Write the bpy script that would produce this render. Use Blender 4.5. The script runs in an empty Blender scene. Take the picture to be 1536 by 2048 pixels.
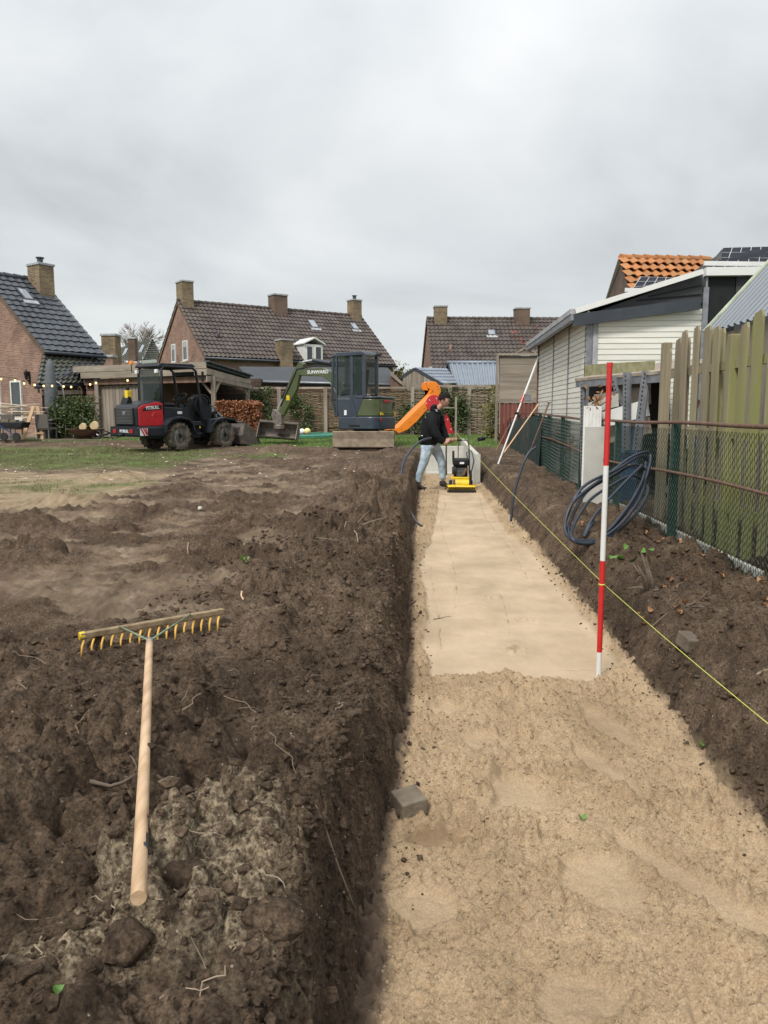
import bpy, math, random
import numpy as np
from mathutils import Vector, Matrix, Euler
random.seed(7)
R = math.radians
scene = bpy.context.scene
# ---------------------------------------------------------------- camera, world, sun, exposure
FPX = 1540.0; PITCH = math.atan(194/FPX); YAW = math.atan(97/FPX); CAM_H = 1.4
cam_data = bpy.data.cameras.new('camera'); cam = bpy.data.objects.new('camera', cam_data)
scene.collection.objects.link(cam); scene.camera = cam
cam.location = (0, 0, CAM_H); cam.rotation_euler = (R(90)-PITCH, 0, YAW)
cam_data.sensor_fit = 'VERTICAL'; cam_data.sensor_height = 36; cam_data.lens = 36*FPX/2048
cam_data.clip_start = 0.05; cam_data.clip_end = 2000
SUN_EL, SUN_AZ = R(48), R(205)
world = bpy.data.worlds.new('World'); scene.world = world; world.use_nodes = True
nt = world.node_tree; nt.nodes.clear(); N = nt.nodes.new; Lk = nt.links.new
wo = N('ShaderNodeOutputWorld'); bg = N('ShaderNodeBackground'); Lk(bg.outputs[0], wo.inputs[0])
sky = N('ShaderNodeTexSky'); sky.sky_type = 'NISHITA'; sky.sun_disc = False
sky.sun_elevation = SUN_EL; sky.sun_rotation = SUN_AZ; sky.dust_density = 2
tc = N('ShaderNodeTexCoord'); sp = N('ShaderNodeSeparateXYZ'); Lk(tc.outputs['Generated'], sp.inputs[0])
def wm(op, a, b=None, c=None):
    m = N('ShaderNodeMath'); m.operation = op
    for i, q in enumerate((a, b, c)):
        if q is None: continue
        if isinstance(q, (int, float)): m.inputs[i].default_value = q
        else: Lk(q, m.inputs[i])
    return m.outputs[0]
zz = wm('ADD', wm('MAXIMUM', sp.outputs[2], 0.0), 0.22)
cv = N('ShaderNodeCombineXYZ'); Lk(wm('DIVIDE', sp.outputs[0], zz), cv.inputs[0]); Lk(wm('DIVIDE', sp.outputs[1], zz), cv.inputs[1])
n1 = N('ShaderNodeTexNoise'); n1.inputs['Scale'].default_value = 0.85; n1.inputs['Detail'].default_value = 6; n1.inputs['Roughness'].default_value = .5; n1.inputs['Distortion'].default_value = .35
Lk(cv.outputs[0], n1.inputs['Vector'])
rp = N('ShaderNodeValToRGB'); Lk(n1.outputs[0], rp.inputs[0])
e = rp.color_ramp.elements; e[0].position = .3; e[0].color = (.33, .345, .36, 1); e[1].position = .7; e[1].color = (.71, .71, .71, 1)
m_ = e.new(.48); m_.color = (.505, .530, .547, 1)
# brightness of an overcast sky rises from the horizon towards the zenith
gr = wm('MULTIPLY_ADD', wm('POWER', wm('MAXIMUM', sp.outputs[2], 0.0), 2.0), 1.2, .91)
sc = N('ShaderNodeVectorMath'); sc.operation = 'SCALE'; Lk(rp.outputs[0], sc.inputs[0]); Lk(gr, sc.inputs['Scale'])
hz = N('ShaderNodeMapRange'); Lk(sp.outputs[2], hz.inputs[0]); hz.inputs[1].default_value = 0; hz.inputs[2].default_value = .28; hz.inputs[3].default_value = .75; hz.inputs[4].default_value = 0
mh = N('ShaderNodeMix'); mh.data_type = 'RGBA'; Lk(hz.outputs[0], mh.inputs[0]); Lk(sc.outputs[0], mh.inputs[6]); mh.inputs[7].default_value = (.545, .585, .585, 1)
ss = N('ShaderNodeVectorMath'); ss.operation = 'SCALE'; Lk(sky.outputs[0], ss.inputs[0]); ss.inputs['Scale'].default_value = .1
mx = N('ShaderNodeMix'); mx.data_type = 'RGBA'; mx.inputs[0].default_value = .97; Lk(ss.outputs[0], mx.inputs[6]); Lk(mh.outputs[2], mx.inputs[7])
Lk(mx.outputs[2], bg.inputs[0]); bg.inputs[1].default_value = 0.74
sd = bpy.data.lights.new('sun', 'SUN'); sd.energy = 1.5; sd.angle = R(12); sd.color = (1, .96, .9)
sun = bpy.data.objects.new('sun', sd); scene.collection.objects.link(sun)
sun.rotation_euler = (R(90)-SUN_EL, 0, math.pi-SUN_AZ)
scene.view_settings.view_transform = 'Standard'; scene.view_settings.look = 'None'
scene.view_settings.exposure = 0.94; scene.view_settings.gamma = 1; scene.view_settings.use_curve_mapping = False

# ---------------------------------------------------------------- helpers
def W(u, v, Y):
    """point of the place seen in direction (u,v), at distance Y along the trench axis"""
    x = (u-768)/FPX; y = (1024-v)/FPX
    f = math.cos(PITCH)+y*math.sin(PITCH); z = -math.sin(PITCH)+y*math.cos(PITCH)
    rx = x*math.cos(YAW)-f*math.sin(YAW); ry = x*math.sin(YAW)+f*math.cos(YAW); t = Y/ry
    return Vector((rx*t, Y, CAM_H+z*t))
def link(o, parent=None):
    scene.collection.objects.link(o)
    if parent: o.parent = parent
    return o
def tag(o, label=None, cat=None, group=None, kind=None):
    if label: o['label'] = label
    if cat: o['category'] = cat
    if group: o['group'] = group
    if kind: o['kind'] = kind
    return o
def thing(name, label, cat, loc=(0, 0, 0), rz=0, group=None):
    o = bpy.data.objects.new(name, None); o.empty_display_size = .1; link(o); o.location = loc; o.rotation_euler = (0, 0, rz)
    return tag(o, label, cat, group)
def copy_tree(o, parent=None):
    c = o.copy(); link(c)
    if parent: c.parent = parent
    for ch in list(o.children): copy_tree(ch, c)
    return c
class MB:
    def __init__(s, M=None): s.v = []; s.f = []; s.M = M
    def add(s, vs, fs):
        b = len(s.v)
        s.v += [tuple(s.M @ Vector(p)) if s.M else tuple(p) for p in vs]
        s.f += [tuple(b+i for i in f) for f in fs]; return s
    def box(s, x0, x1, y0, y1, z0, z1, rot=None):
        vs = [Vector((x, y, z)) for x in (x0, x1) for y in (y0, y1) for z in (z0, z1)]
        if rot:
            c = Vector(((x0+x1)/2, (y0+y1)/2, (z0+z1)/2)); E = Euler(rot).to_matrix(); vs = [c+E@(p-c) for p in vs]
        return s.add(vs, [(0, 1, 3, 2), (4, 6, 7, 5), (0, 4, 5, 1), (2, 3, 7, 6), (0, 2, 6, 4), (1, 5, 7, 3)])
    def beam(s, p, q, w, h, up=(0, 0, 1)):
        p, q = Vector(p), Vector(q); d = (q-p).normalized(); a = d.cross(Vector(up))
        if a.length < 1e-4: a = d.cross(Vector((0, 1, 0)))
        a.normalize(); b = a.cross(d)
        vs = [c+a*i*w/2+b*j*h/2 for c in (p, q) for i in (-1, 1) for j in (-1, 1)]
        return s.add(vs, [(0, 1, 3, 2), (4, 6, 7, 5), (0, 4, 5, 1), (2, 3, 7, 6), (0, 2, 6, 4), (1, 5, 7, 3)])
    def tube(s, pts, r, n=8, closed=False, caps=True):
        pts = [Vector(p) for p in pts]; k = len(pts); rr = r if isinstance(r, (list, tuple)) else [r]*k
        vs = []; prev = None
        for i, p in enumerate(pts):
            if closed: d = pts[(i+1) % k]-pts[i-1]
            else: d = pts[min(i+1, k-1)]-pts[max(i-1, 0)]
            d.normalize()
            if prev is None:
                a = d.cross(Vector((0, 0, 1)))
                if a.length < .01: a = d.cross(Vector((0, 1, 0)))
            else: a = prev-d*prev.dot(d)
            a.normalize(); prev = a; b = d.cross(a)
            vs += [p+(a*math.cos(2*math.pi*j/n)+b*math.sin(2*math.pi*j/n))*rr[i] for j in range(n)]
        fs = []
        for i in range(k if closed else k-1):
            i2 = (i+1) % k
            for j in range(n): fs.append((i*n+j, i*n+(j+1) % n, i2*n+(j+1) % n, i2*n+j))
        if caps and not closed: fs.append(tuple(range(n))[::-1]); fs.append(tuple((k-1)*n+j for j in range(n)))
        return s.add(vs, fs)
    def cyl(s, p, q, r, r2=None, n=16): return s.tube([p, q], [r, r if r2 is None else r2], n)
    def prism(s, poly, lo, hi, axis='y'):
        m = {'x': lambda a, b, d: (d, a, b), 'y': lambda a, b, d: (a, d, b), 'z': lambda a, b, d: (a, b, d)}[axis]
        k = len(poly); vs = [m(a, b, lo) for a, b in poly]+[m(a, b, hi) for a, b in poly]
        return s.add(vs, [tuple(range(k))[::-1], tuple(range(k, 2*k))]+[(i, (i+1) % k, k+(i+1) % k, k+i) for i in range(k)])
    def lathe(s, prof, c=(0, 0, 0), axis='z', n=24):
        vs = []; k = len(prof)
        for r, h in prof:
            for j in range(n):
                a = 2*math.pi*j/n; x, y = r*math.cos(a), r*math.sin(a)
                p = {'z': (x, y, h), 'y': (x, h, y), 'x': (h, x, y)}[axis]
                vs.append((p[0]+c[0], p[1]+c[1], p[2]+c[2]))
        fs = [(i*n+j, i*n+(j+1) % n, (i+1)*n+(j+1) % n, (i+1)*n+j) for i in range(k-1) for j in range(n)]
        fs += [tuple(range(n)), tuple((k-1)*n+j for j in range(n))]
        return s.add(vs, fs)
    def ball(s, c, rx, ry, rz, n=12, jit=0, rnd=random):
        vs = []; fs = []; m = max(4, n//2)
        for i in range(m+1):
            t = math.pi*i/m
            for j in range(n):
                a = 2*math.pi*j/n; q = 1+(rnd.random()-.5)*jit
                vs.append((c[0]+rx*q*math.sin(t)*math.cos(a), c[1]+ry*q*math.sin(t)*math.sin(a), c[2]+rz*q*math.cos(t)))
        for i in range(m):
            for j in range(n): fs.append((i*n+j, (i+1)*n+j, (i+1)*n+(j+1) % n, i*n+(j+1) % n))
        return s.add(vs, fs)
    def build(s, name, mat, parent=None, smooth=False, bevel=0, merge=False):
        me = bpy.data.meshes.new(name); me.from_pydata(s.v, [], s.f); 
        if merge:
            import bmesh
            b = bmesh.new(); b.from_mesh(me); bmesh.ops.remove_doubles(b, verts=b.verts, dist=1e-4); bmesh.ops.recalc_face_normals(b, faces=b.faces); b.to_mesh(me); b.free()
        me.validate(); me.materials.append(mat)
        if smooth: me.polygons.foreach_set('use_smooth', [True]*len(me.polygons))
        if smooth == 'auto':
            me.set_sharp_from_angle(angle=R(38))
        o = bpy.data.objects.new(name, me); link(o, parent)
        if bevel:
            b = o.modifiers.new('b', 'BEVEL'); b.width = bevel; b.segments = 2; b.limit_method = 'ANGLE'; b.angle_limit = R(40); b.harden_normals = False
        return o
def inst(src, name, parent, loc=None, rot=None, scale=None):
    o = bpy.data.objects.new(name, src.data); link(o, parent)
    if loc: o.location = loc
    if rot: o.rotation_euler = rot
    if scale: o.scale = scale
    return o

# ---------------------------------------------------------------- materials
def mat(name, col, rough=.75, var=.2, scale=6, bump=.15, bscale=None, metal=0, col2=None, rnd=0, coat=0, stretch=None, alpha=1, trans=0, emit=None, spec=.5, mixpos=(.35, .65)):
    m = bpy.data.materials.new(name); m.use_nodes = True; t = m.node_tree; b = t.nodes['Principled BSDF']
    n_ = t.nodes.new; l_ = t.links.new
    c = col; c2 = col2 or tuple(min(1, x*(1+var)) for x in col); c1 = col if col2 else tuple(x*(1-var) for x in col)
    co = n_('ShaderNodeTexCoord'); mp = n_('ShaderNodeMapping'); l_(co.outputs['Object'], mp.inputs[0])
    if stretch: mp.inputs['Scale'].default_value = stretch
    no = n_('ShaderNodeTexNoise'); no.inputs['Scale'].default_value = scale; no.inputs['Detail'].default_value = 6; no.inputs['Roughness'].default_value = .6
    l_(mp.outputs[0], no.inputs['Vector'])
    rp = n_('ShaderNodeValToRGB'); l_(no.outputs[0], rp.inputs[0]); e = rp.color_ramp.elements
    e[0].position, e[1].position = mixpos; e[0].color = (*c1, 1); e[1].color = (*c2, 1)
    out = rp.outputs[0]
    if rnd:
        oi = n_('ShaderNodeObjectInfo'); mr = n_('ShaderNodeMapRange'); l_(oi.outputs['Random'], mr.inputs[0]); mr.inputs[3].default_value = 1-rnd; mr.inputs[4].default_value = 1+rnd
        vm = n_('ShaderNodeVectorMath'); vm.operation = 'SCALE'; l_(out, vm.inputs[0]); l_(mr.outputs[0], vm.inputs['Scale']); out = vm.outputs[0]
        va = n_('ShaderNodeVectorMath'); va.operation = 'SCALE'; l_(oi.outputs['Random'], va.inputs['Scale']); va.inputs[0].default_value = (37, 71, 13)
        vb = n_('ShaderNodeVectorMath'); l_(va.outputs[0], vb.inputs[0]); l_(co.outputs['Object'], vb.inputs[1]); l_(vb.outputs[0], mp.inputs[0])
    l_(out, b.inputs['Base Color'])
    rr = n_('ShaderNodeMapRange'); l_(no.outputs[0], rr.inputs[0]); rr.inputs[3].default_value = max(0, rough-.12); rr.inputs[4].default_value = min(1, rough+.12); l_(rr.outputs[0], b.inputs['Roughness'])
    b.inputs['Metallic'].default_value = metal; b.inputs['Specular IOR Level'].default_value = spec
    if coat: b.inputs['Coat Weight'].default_value = coat; b.inputs['Coat Roughness'].default_value = .12
    if alpha < 1: b.inputs['Alpha'].default_value = alpha
    if trans: b.inputs['Transmission Weight'].default_value = trans
    if emit: b.inputs['Emission Color'].default_value = (*emit[:3], 1); b.inputs['Emission Strength'].default_value = emit[3]
    if bump:
        nb = n_('ShaderNodeTexNoise'); nb.inputs['Scale'].default_value = bscale or scale*6; nb.inputs['Detail'].default_value = 5; l_(mp.outputs[0], nb.inputs['Vector'])
        bu = n_('ShaderNodeBump'); bu.inputs['Strength'].default_value = bump; bu.inputs['Distance'].default_value = .01; l_(nb.outputs[0], bu.inputs['Height']); l_(bu.outputs[0], b.inputs['Normal'])
    return m
def brick_mat(name, c1, c2, mortar, bw=.21, bh=.0625, vary=.35):
    m = bpy.data.materials.new(name); m.use_nodes = True; t = m.node_tree; b = t.nodes['Principled BSDF']; n_ = t.nodes.new; l_ = t.links.new
    co = n_('ShaderNodeTexCoord'); s = n_('ShaderNodeSeparateXYZ'); l_(co.outputs['Object'], s.inputs[0])
    ad = n_('ShaderNodeMath'); l_(s.outputs[0], ad.inputs[0]); l_(s.outputs[1], ad.inputs[1])
    cb = n_('ShaderNodeCombineXYZ'); l_(ad.outputs[0], cb.inputs[0]); l_(s.outputs[2], cb.inputs[1])
    br = n_('ShaderNodeTexBrick'); l_(cb.outputs[0], br.inputs['Vector']); br.inputs['Scale'].default_value = 1
    br.inputs['Brick Width'].default_value = bw; br.inputs['Row Height'].default_value = bh; br.inputs['Mortar Size'].default_value = .007; br.inputs['Mortar Smooth'].default_value = .3
    br.inputs['Color1'].default_value = (*c1, 1); br.inputs['Color2'].default_value = (*c2, 1); br.inputs['Mortar'].default_value = (*mortar, 1)
    no = n_('ShaderNodeTexNoise'); no.inputs['Scale'].default_value = 1.3; no.inputs['Detail'].default_value = 7; l_(co.outputs['Object'], no.inputs['Vector'])
    mr = n_('ShaderNodeMapRange'); l_(no.outputs[0], mr.inputs[0]); mr.inputs[1].default_value = .3; mr.inputs[2].default_value = .7; mr.inputs[3].default_value = 1-vary; mr.inputs[4].default_value = 1+vary*.6
    vm = n_('ShaderNodeVectorMath'); vm.operation = 'SCALE'; l_(br.outputs['Color'], vm.inputs[0]); l_(mr.outputs[0], vm.inputs['Scale']); l_(vm.outputs[0], b.inputs['Base Color'])
    b.inputs['Roughness'].default_value = .9
    bu = n_('ShaderNodeBump'); bu.inputs['Distance'].default_value = .006; bu.inputs['Strength'].default_value = .8; bu.invert = True; l_(br.outputs['Fac'], bu.inputs['Height']); l_(bu.outputs[0], b.inputs['Normal'])
    return m
M = {}
M['brick_red'] = brick_mat('brick_red', (.20, .100, .072), (.30, .165, .122), (.36, .31, .26))
M['brick_yellow'] = brick_mat('brick_yellow', (.26, .185, .10), (.15, .10, .055), (.30, .26, .2))
M['brick_brown'] = brick_mat('brick_brown', (.12, .075, .055), (.16, .10, .07), (.14, .11, .09))
M['tile_slate'] = mat('tile_slate', (.05, .056, .066), .38, .25, 3, .1, rnd=.12)
M['tile_brown'] = mat('tile_brown', (.048, .036, .031), .65, .3, 1.6, .2, col2=(.11, .086, .073), rnd=0)
M['tile_green'] = mat('tile_green', (.05, .052, .042), .6, .3, 2, .2, col2=(.11, .11, .085))
M['tile_orange'] = mat('tile_orange', (.42, .13, .03), .7, .3, 9, .3, col2=(.30, .17, .07), rnd=.2)
M['white'] = mat('white_paint', (.68, .68, .655), .45, .05, 3, .03)
M['cream'] = mat('cream_siding', (.70, .69, .61), .5, .08, 2, .05, col2=(.78, .77, .71), rnd=.04, stretch=(1, 1, 6))
M['glass'] = mat('window_glass', (.03, .035, .04), .06, .3, 1, 0, spec=.8)
M['sky_glass'] = mat('roof_window_glass', (.25, .27, .30), .05, .2, 1, 0, spec=1)
M['lead'] = mat('lead_flashing', (.33, .34, .35), .6, .2, 5, .1)
M['anthracite'] = mat('anthracite_metal', (.035, .042, .052), .42, .15, 4, .03)
M['cab_blue'] = mat('blue_grey_machine_paint', (.030, .042, .060), .38, .15, 4, .03, coat=.3)
M['black'] = mat('black_plastic', (.011, .012, .013), .6, .3, 8, .05, spec=.3)
M['dark'] = mat('dark_interior', (.012, .010, .009), .95, .3, 3, 0)  # near-black with the shade inside sheds and behind boards put in
M['steel'] = mat('worn_steel', (.13, .115, .10), .6, .3, 9, .3, metal=.5, col2=(.24, .21, .18))
M['galv'] = mat('galvanised_steel', (.24, .25, .27), .5, .2, 7, .1, metal=.55)
M['alu'] = mat('aluminium', (.62, .62, .62), .35, .1, 5, .05, metal=.7)
M['rust'] = mat('rusty_iron', (.10, .05, .032), .85, .3, 25, .5, col2=(.17, .10, .07))
M['mud'] = mat('muddy_rubber', (.045, .04, .035), .9, .3, 7, .6, col2=(.19, .15, .11), mixpos=(.42, .6))
M['rubber'] = mat('black_rubber', (.02, .02, .02), .8, .3, 9, .2)
M['red'] = mat('red_paint', (.50, .012, .018), .3, .12, 3, .02, coat=.5)
M['red_pole'] = mat('red_pole_paint', (.55, .022, .02), .4, .1, 8, .04, coat=.2)
M['olive'] = mat('olive_green_paint', (.070, .088, .036), .4, .15, 3, .03, coat=.3)
M['yellow'] = mat('yellow_paint', (.72, .50, .015), .4, .12, 6, .04, coat=.2)
M['orange'] = mat('orange_plastic', (.75, .21, .015), .4, .05, 3, .02)
M['grey'] = mat('grey_plastic', (.10, .10, .10), .6, .2, 5, .05)
M['blue'] = mat('blue_barrel_plastic', (.02, .06, .16), .45, .2, 4, .05)
M['pipe'] = mat('blue_black_pipe', (.022, .030, .045), .42, .15, 9, .05, col2=(.035, .045, .065))
M['wood_grey'] = mat('weathered_wood', (.19, .155, .12), .85, .3, 5, .35, 30, col2=(.34, .29, .235), rnd=.15, stretch=(1, 1, .12))
M['wood_greyh'] = mat('weathered_wood_boards', (.21, .175, .135), .85, .3, 5, .35, 30, col2=(.35, .30, .24), rnd=.15, stretch=(.12, .6, 1))
M['wood_brown'] = mat('brown_stained_wood', (.13, .07, .045), .8, .3, 5, .3, 30, col2=(.22, .14, .10), rnd=.15, stretch=(1, 1, .12))
M['wood_fresh'] = mat('fresh_wood', (.55, .36, .20), .6, .15, 4, .15, 30, col2=(.63, .44, .27), rnd=.1, stretch=(1, 1, .1))
M['wood_pale'] = mat('pale_planks', (.50, .42, .33), .8, .2, 4, .2, rnd=.25)
M['concrete'] = mat('concrete', (.44, .43, .39), .85, .12, 5, .25, 60, col2=(.52, .51, .46))
M['stone'] = mat('dirty_stone', (.11, .085, .06), .95, .3, 9, .5, 60, col2=(.20, .165, .12))
M['sol'] = mat('solar_cells', (.004, .005, .012), .5, .2, 3, 0, spec=.06)
M['corr'] = mat('corrugated_steel_sheet', (.15, .17, .19), .55, .1, 2, .05, metal=.3)
M['corrblue'] = mat('blue_grey_steel_sheet', (.20, .23, .27), .5, .1, 2, .05, metal=.2)
M['leaf'] = mat('green_leaves', (.035, .06, .015), .6, .4, 3, 0, col2=(.075, .11, .03))
M['leaf_fresh'] = mat('fresh_leaf', (.10, .22, .035), .5, .2, 5, 0)
M['leaf_yel'] = mat('yellow_green_leaves', (.10, .11, .03), .6, .4, 3, 0, col2=(.22, .20, .06))
M['beech'] = mat('copper_beech_leaves', (.16, .055, .022), .65, .4, 9, 0, col2=(.34, .14, .06))
M['dry_leaf'] = mat('dry_brown_leaf', (.20, .085, .030), .7, .3, 60, .3, col2=(.38, .20, .09), rnd=.4)
M['bark'] = mat('twig_bark', (.09, .065, .045), .9, .3, 9, .4, col2=(.17, .13, .095))
M['root'] = mat('pale_root', (.20, .15, .10), .9, .3, 9, .4, col2=(.32, .25, .18))
M['skin'] = mat('skin', (.48, .27, .19), .55, .08, 9, .05)
M['skin'].node_tree.nodes['Principled BSDF'].inputs['Subsurface Weight'].default_value = .1
M['hair'] = mat('dark_hair', (.012, .009, .007), .8, .3, 60, .6, spec=.2)
M['jacket'] = mat('black_softshell', (.010, .011, .013), .85, .3, 14, .5, 22, spec=.2)
M['jeans'] = mat('light_blue_denim', (.27, .36, .44), .85, .2, 14, .5, 40, col2=(.50, .58, .63), mixpos=(.4, .65))
M['boot'] = mat('dark_boot', (.025, .022, .020), .8, .3, 9, .3)
M['green_post'] = mat('green_coated_steel', (.016, .052, .040), .5, .25, 8, .1)
M['netting'] = mat('green_coated_wire', (.02, .042, .032), .55, .25, 8, 0)
M['string'] = mat('yellow_string', (.62, .66, .12), .6, .1, 30, .2)
M['label'] = mat('white_label', (.75, .76, .78), .4, .05, 5, 0)
M['lamp_red'] = mat('red_lamp_lens', (.35, .01, .01), .2, .1, 5, 0)
M['bulb'] = mat('warm_bulb', (1, .7, .35), .4, 0, 5, 0, emit=(1, .62, .22, 1.3))
M['clearglass'] = mat('tinted_cab_glass', (.02, .035, .032), .03, .05, 1, 0, alpha=.52, spec=.5)
def post_mat():   # green algae low and weathered brown higher up, growing in streaks
    m = mat('algae_board', (.17, .145, .085), .85, .3, 4, .4, 26, col2=(.31, .26, .18), rnd=.18, stretch=(1, 1, .14))
    t = m.node_tree; n_ = t.nodes.new; l_ = t.links.new; b = t.nodes['Principled BSDF']
    src = b.inputs['Base Color'].links[0].from_socket
    co = n_('ShaderNodeNewGeometry'); s = n_('ShaderNodeSeparateXYZ'); l_(co.outputs['Position'], s.inputs[0])
    no = n_('ShaderNodeTexNoise'); no.inputs['Scale'].default_value = 3; no.inputs['Detail'].default_value = 5
    mp = n_('ShaderNodeMapping'); mp.inputs['Scale'].default_value = (2.5, 2.5, .5); l_(co.outputs['Position'], mp.inputs[0]); l_(mp.outputs[0], no.inputs['Vector'])
    # Y: boards farther on are less green
    a = n_('ShaderNodeMapRange'); l_(s.outputs[1], a.inputs[0]); a.inputs[1].default_value = 8.3; a.inputs[2].default_value = 6.2; a.inputs[3].default_value = -.26; a.inputs[4].default_value = .10
    ad = n_('ShaderNodeMath'); l_(a.outputs[0], ad.inputs[0]); l_(no.outputs[0], ad.inputs[1])
    zr = n_('ShaderNodeMapRange'); l_(s.outputs[2], zr.inputs[0]); zr.inputs[1].default_value = 2.2; zr.inputs[2].default_value = .4; zr.inputs[3].default_value = -.08; zr.inputs[4].default_value = .12
    ad2 = n_('ShaderNodeMath'); l_(ad.outputs[0], ad2.inputs[0]); l_(zr.outputs[0], ad2.inputs[1])
    f = n_('ShaderNodeMapRange'); l_(ad2.outputs[0], f.inputs[0]); f.inputs[1].default_value = .42; f.inputs[2].default_value = .72; f.inputs[4].default_value = .9
    mx = n_('ShaderNodeMix'); mx.data_type = 'RGBA'; l_(f.outputs[0], mx.inputs[0]); l_(src, mx.inputs[6]); mx.inputs[7].default_value = (.25, .255, .085, 1); l_(mx.outputs[2], b.inputs['Base Color'])
    return m
M['algae'] = post_mat()

# ---------------------------------------------------------------- noise on arrays
_T = np.random.RandomState(99).rand(65536)
def _h(ix, iy, s):
    return _T[((ix.astype(np.int32)+s*131) & 255)*256+((iy.astype(np.int32)+s*57) & 255)]
def perl(x, y, s=0):
    x0 = np.floor(x); y0 = np.floor(y); fx = x-x0; fy = y-y0; r = []
    for dx in (0, 1):
        for dy in (0, 1):
            a = _h(x0+dx, y0+dy, s)*2*np.pi; r.append(np.cos(a)*(fx-dx)+np.sin(a)*(fy-dy))
    u = fx*fx*fx*(fx*(fx*6-15)+10); v = fy*fy*fy*(fy*(fy*6-15)+10)
    return (r[0]*(1-v)+r[1]*v)*(1-u)+(r[2]*(1-v)+r[3]*v)*u
def fbm(x, y, f, o=4, s=0, g=.5):
    t = 0; a = 1.0
    for i in range(o): t = t+a*perl(x*f+i*17.3, y*f-i*9.1, s+i); f *= 2.03; a *= g
    return t
def clod(x, y, cell, s, dens=.8):
    """rounded lumps of uneven size lying about; height in metres"""
    x = x/cell; y = y/cell; x0 = np.floor(x); y0 = np.floor(y); h = np.zeros_like(x)
    for dx in (-1, 0, 1):
        for dy in (-1, 0, 1):
            cx = x0+dx; cy = y0+dy; px = cx+_h(cx, cy, s); py = cy+_h(cx, cy, s+1)
            k = _h(cx, cy, s+2); r = (.22+.55*k*k)*(_h(cx, cy, s+3) < dens); st = .7+.6*_h(cx, cy, s+4)
            d = ((x-px)*st)**2+((y-py)/st)**2
            h = np.maximum(h, np.sqrt(np.maximum(0, r*r-d)))
    return h*cell
def sst(a, b, x): t = np.clip((x-a)/(b-a), 0, 1); return t*t*(3-2*t)
KY = [0, 2.2, 2.7, 3.4, 4.2, 5.7, 7.9, 12.7, 19.5]
def xl(Y): return np.interp(Y, KY, [-.175, -.175, -.15, -.13, -.135, -.18, -.22, -.26, -.28])
def xr(Y): return np.interp(Y, [0, 5, 8, 12, 15, 19.5], [1.085, 1.09, 1.09, 1.03, .98, .98])
MOUNDS = [(-3.3, 10.2, .45, .30, .10), (-4.4, 9.3, .6, .22, .08), (-2.5, 9.6, .7, .25, .08), (-3.2, 7.9, .9, .2, .07), (-2.3, 8.6, .6, .2, .07), (-1.3, 8.9, .5, .2, .05), (-3.9, 6.9, .8, .25, .09), (-2.6, 6.4, .5, .15, .05),
          (-1.6, 5.6, .5, .13, .06), (-3.0, 5.4, .5, .2, .08), (-1.0, 7.0, .35, .3, .05), (-.9, 11, .5, .6, .10), (-2.0, 12.5, .6, .3, .07), (-1.3, 14.5, .6, .5, .10), (-2.7, 15.2, .7, .35, .10), (-3.6, 18.2, .6, .35, .22), (-2.5, 17.6, .8, .4, .10), (-.9, 17.3, .4, 1.0, .12),
          (-7.5, 21.5, 1.6, .4, .08), (-10.5, 21.0, 1.8, .4, .10), (-6, 15.8, .8, .4, .04), (-1.0, 4.6, .35, .3, .03)]
def ground_base(X, Y):
    """large forms only"""
    g = .30+.17*sst(9, 20, Y)+.14*sst(19, 26, Y)
    left = sst(.3, -.3, X)
    berm = .07*np.exp(-((X+.75+.1*np.sin(Y*.9))/.5)**2)*sst(3.0, 5.0, Y)*sst(19, 14, Y)+.06*np.exp(-((X+.7)/.5)**2)*sst(3.5, 2.0, Y)
    m = 0
    for (cx, cy, sx, sy, h) in MOUNDS:
        wob = .22*perl(X*1.7+cx, Y*1.3, 5)
        m = m+1.15*h*np.exp(-np.abs((X-cx)/sx)**2.5-np.abs((Y-cy+wob+.12*(X-cx))/sy)**2.0)
    ash = .09*np.exp(-((X+.50)/.20)**2-((Y-1.62)/.32)**2)+.05*np.exp(-((X+.95)/.3)**2-((Y-1.55)/.2)**2)
    rb = .06*np.exp(-((X-1.5)/.18)**2)*sst(16, 10, Y)
    return g+left*(berm+m+ash)+(1-left)*rb
SCRAPES = [(-1.75, 4.75, .75, .36, -2.4, 6.6, .15, .050), (-1.55, 4.05, .5, .22, -3.2, 7.5, .11, .035), (-3.9, 7.6, .9, .35, -3.4, 10.5, .2, .06), (-2.3, 10.3, 1.0, .5, -4, 14, .28, .07), (-3.2, 9.0, .8, .3, -3.0, 12, .25, .06)]
TREADS = [(-2.75, 4.45, .42, .36, 1.1, .17), (-3.3, 5.9, .7, .3, .9, .2), (-5.5, 12.6, .35, 1.2, 1.5, .4), (-1.5, 6.4, .45, .25, .9, .2)]
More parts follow.
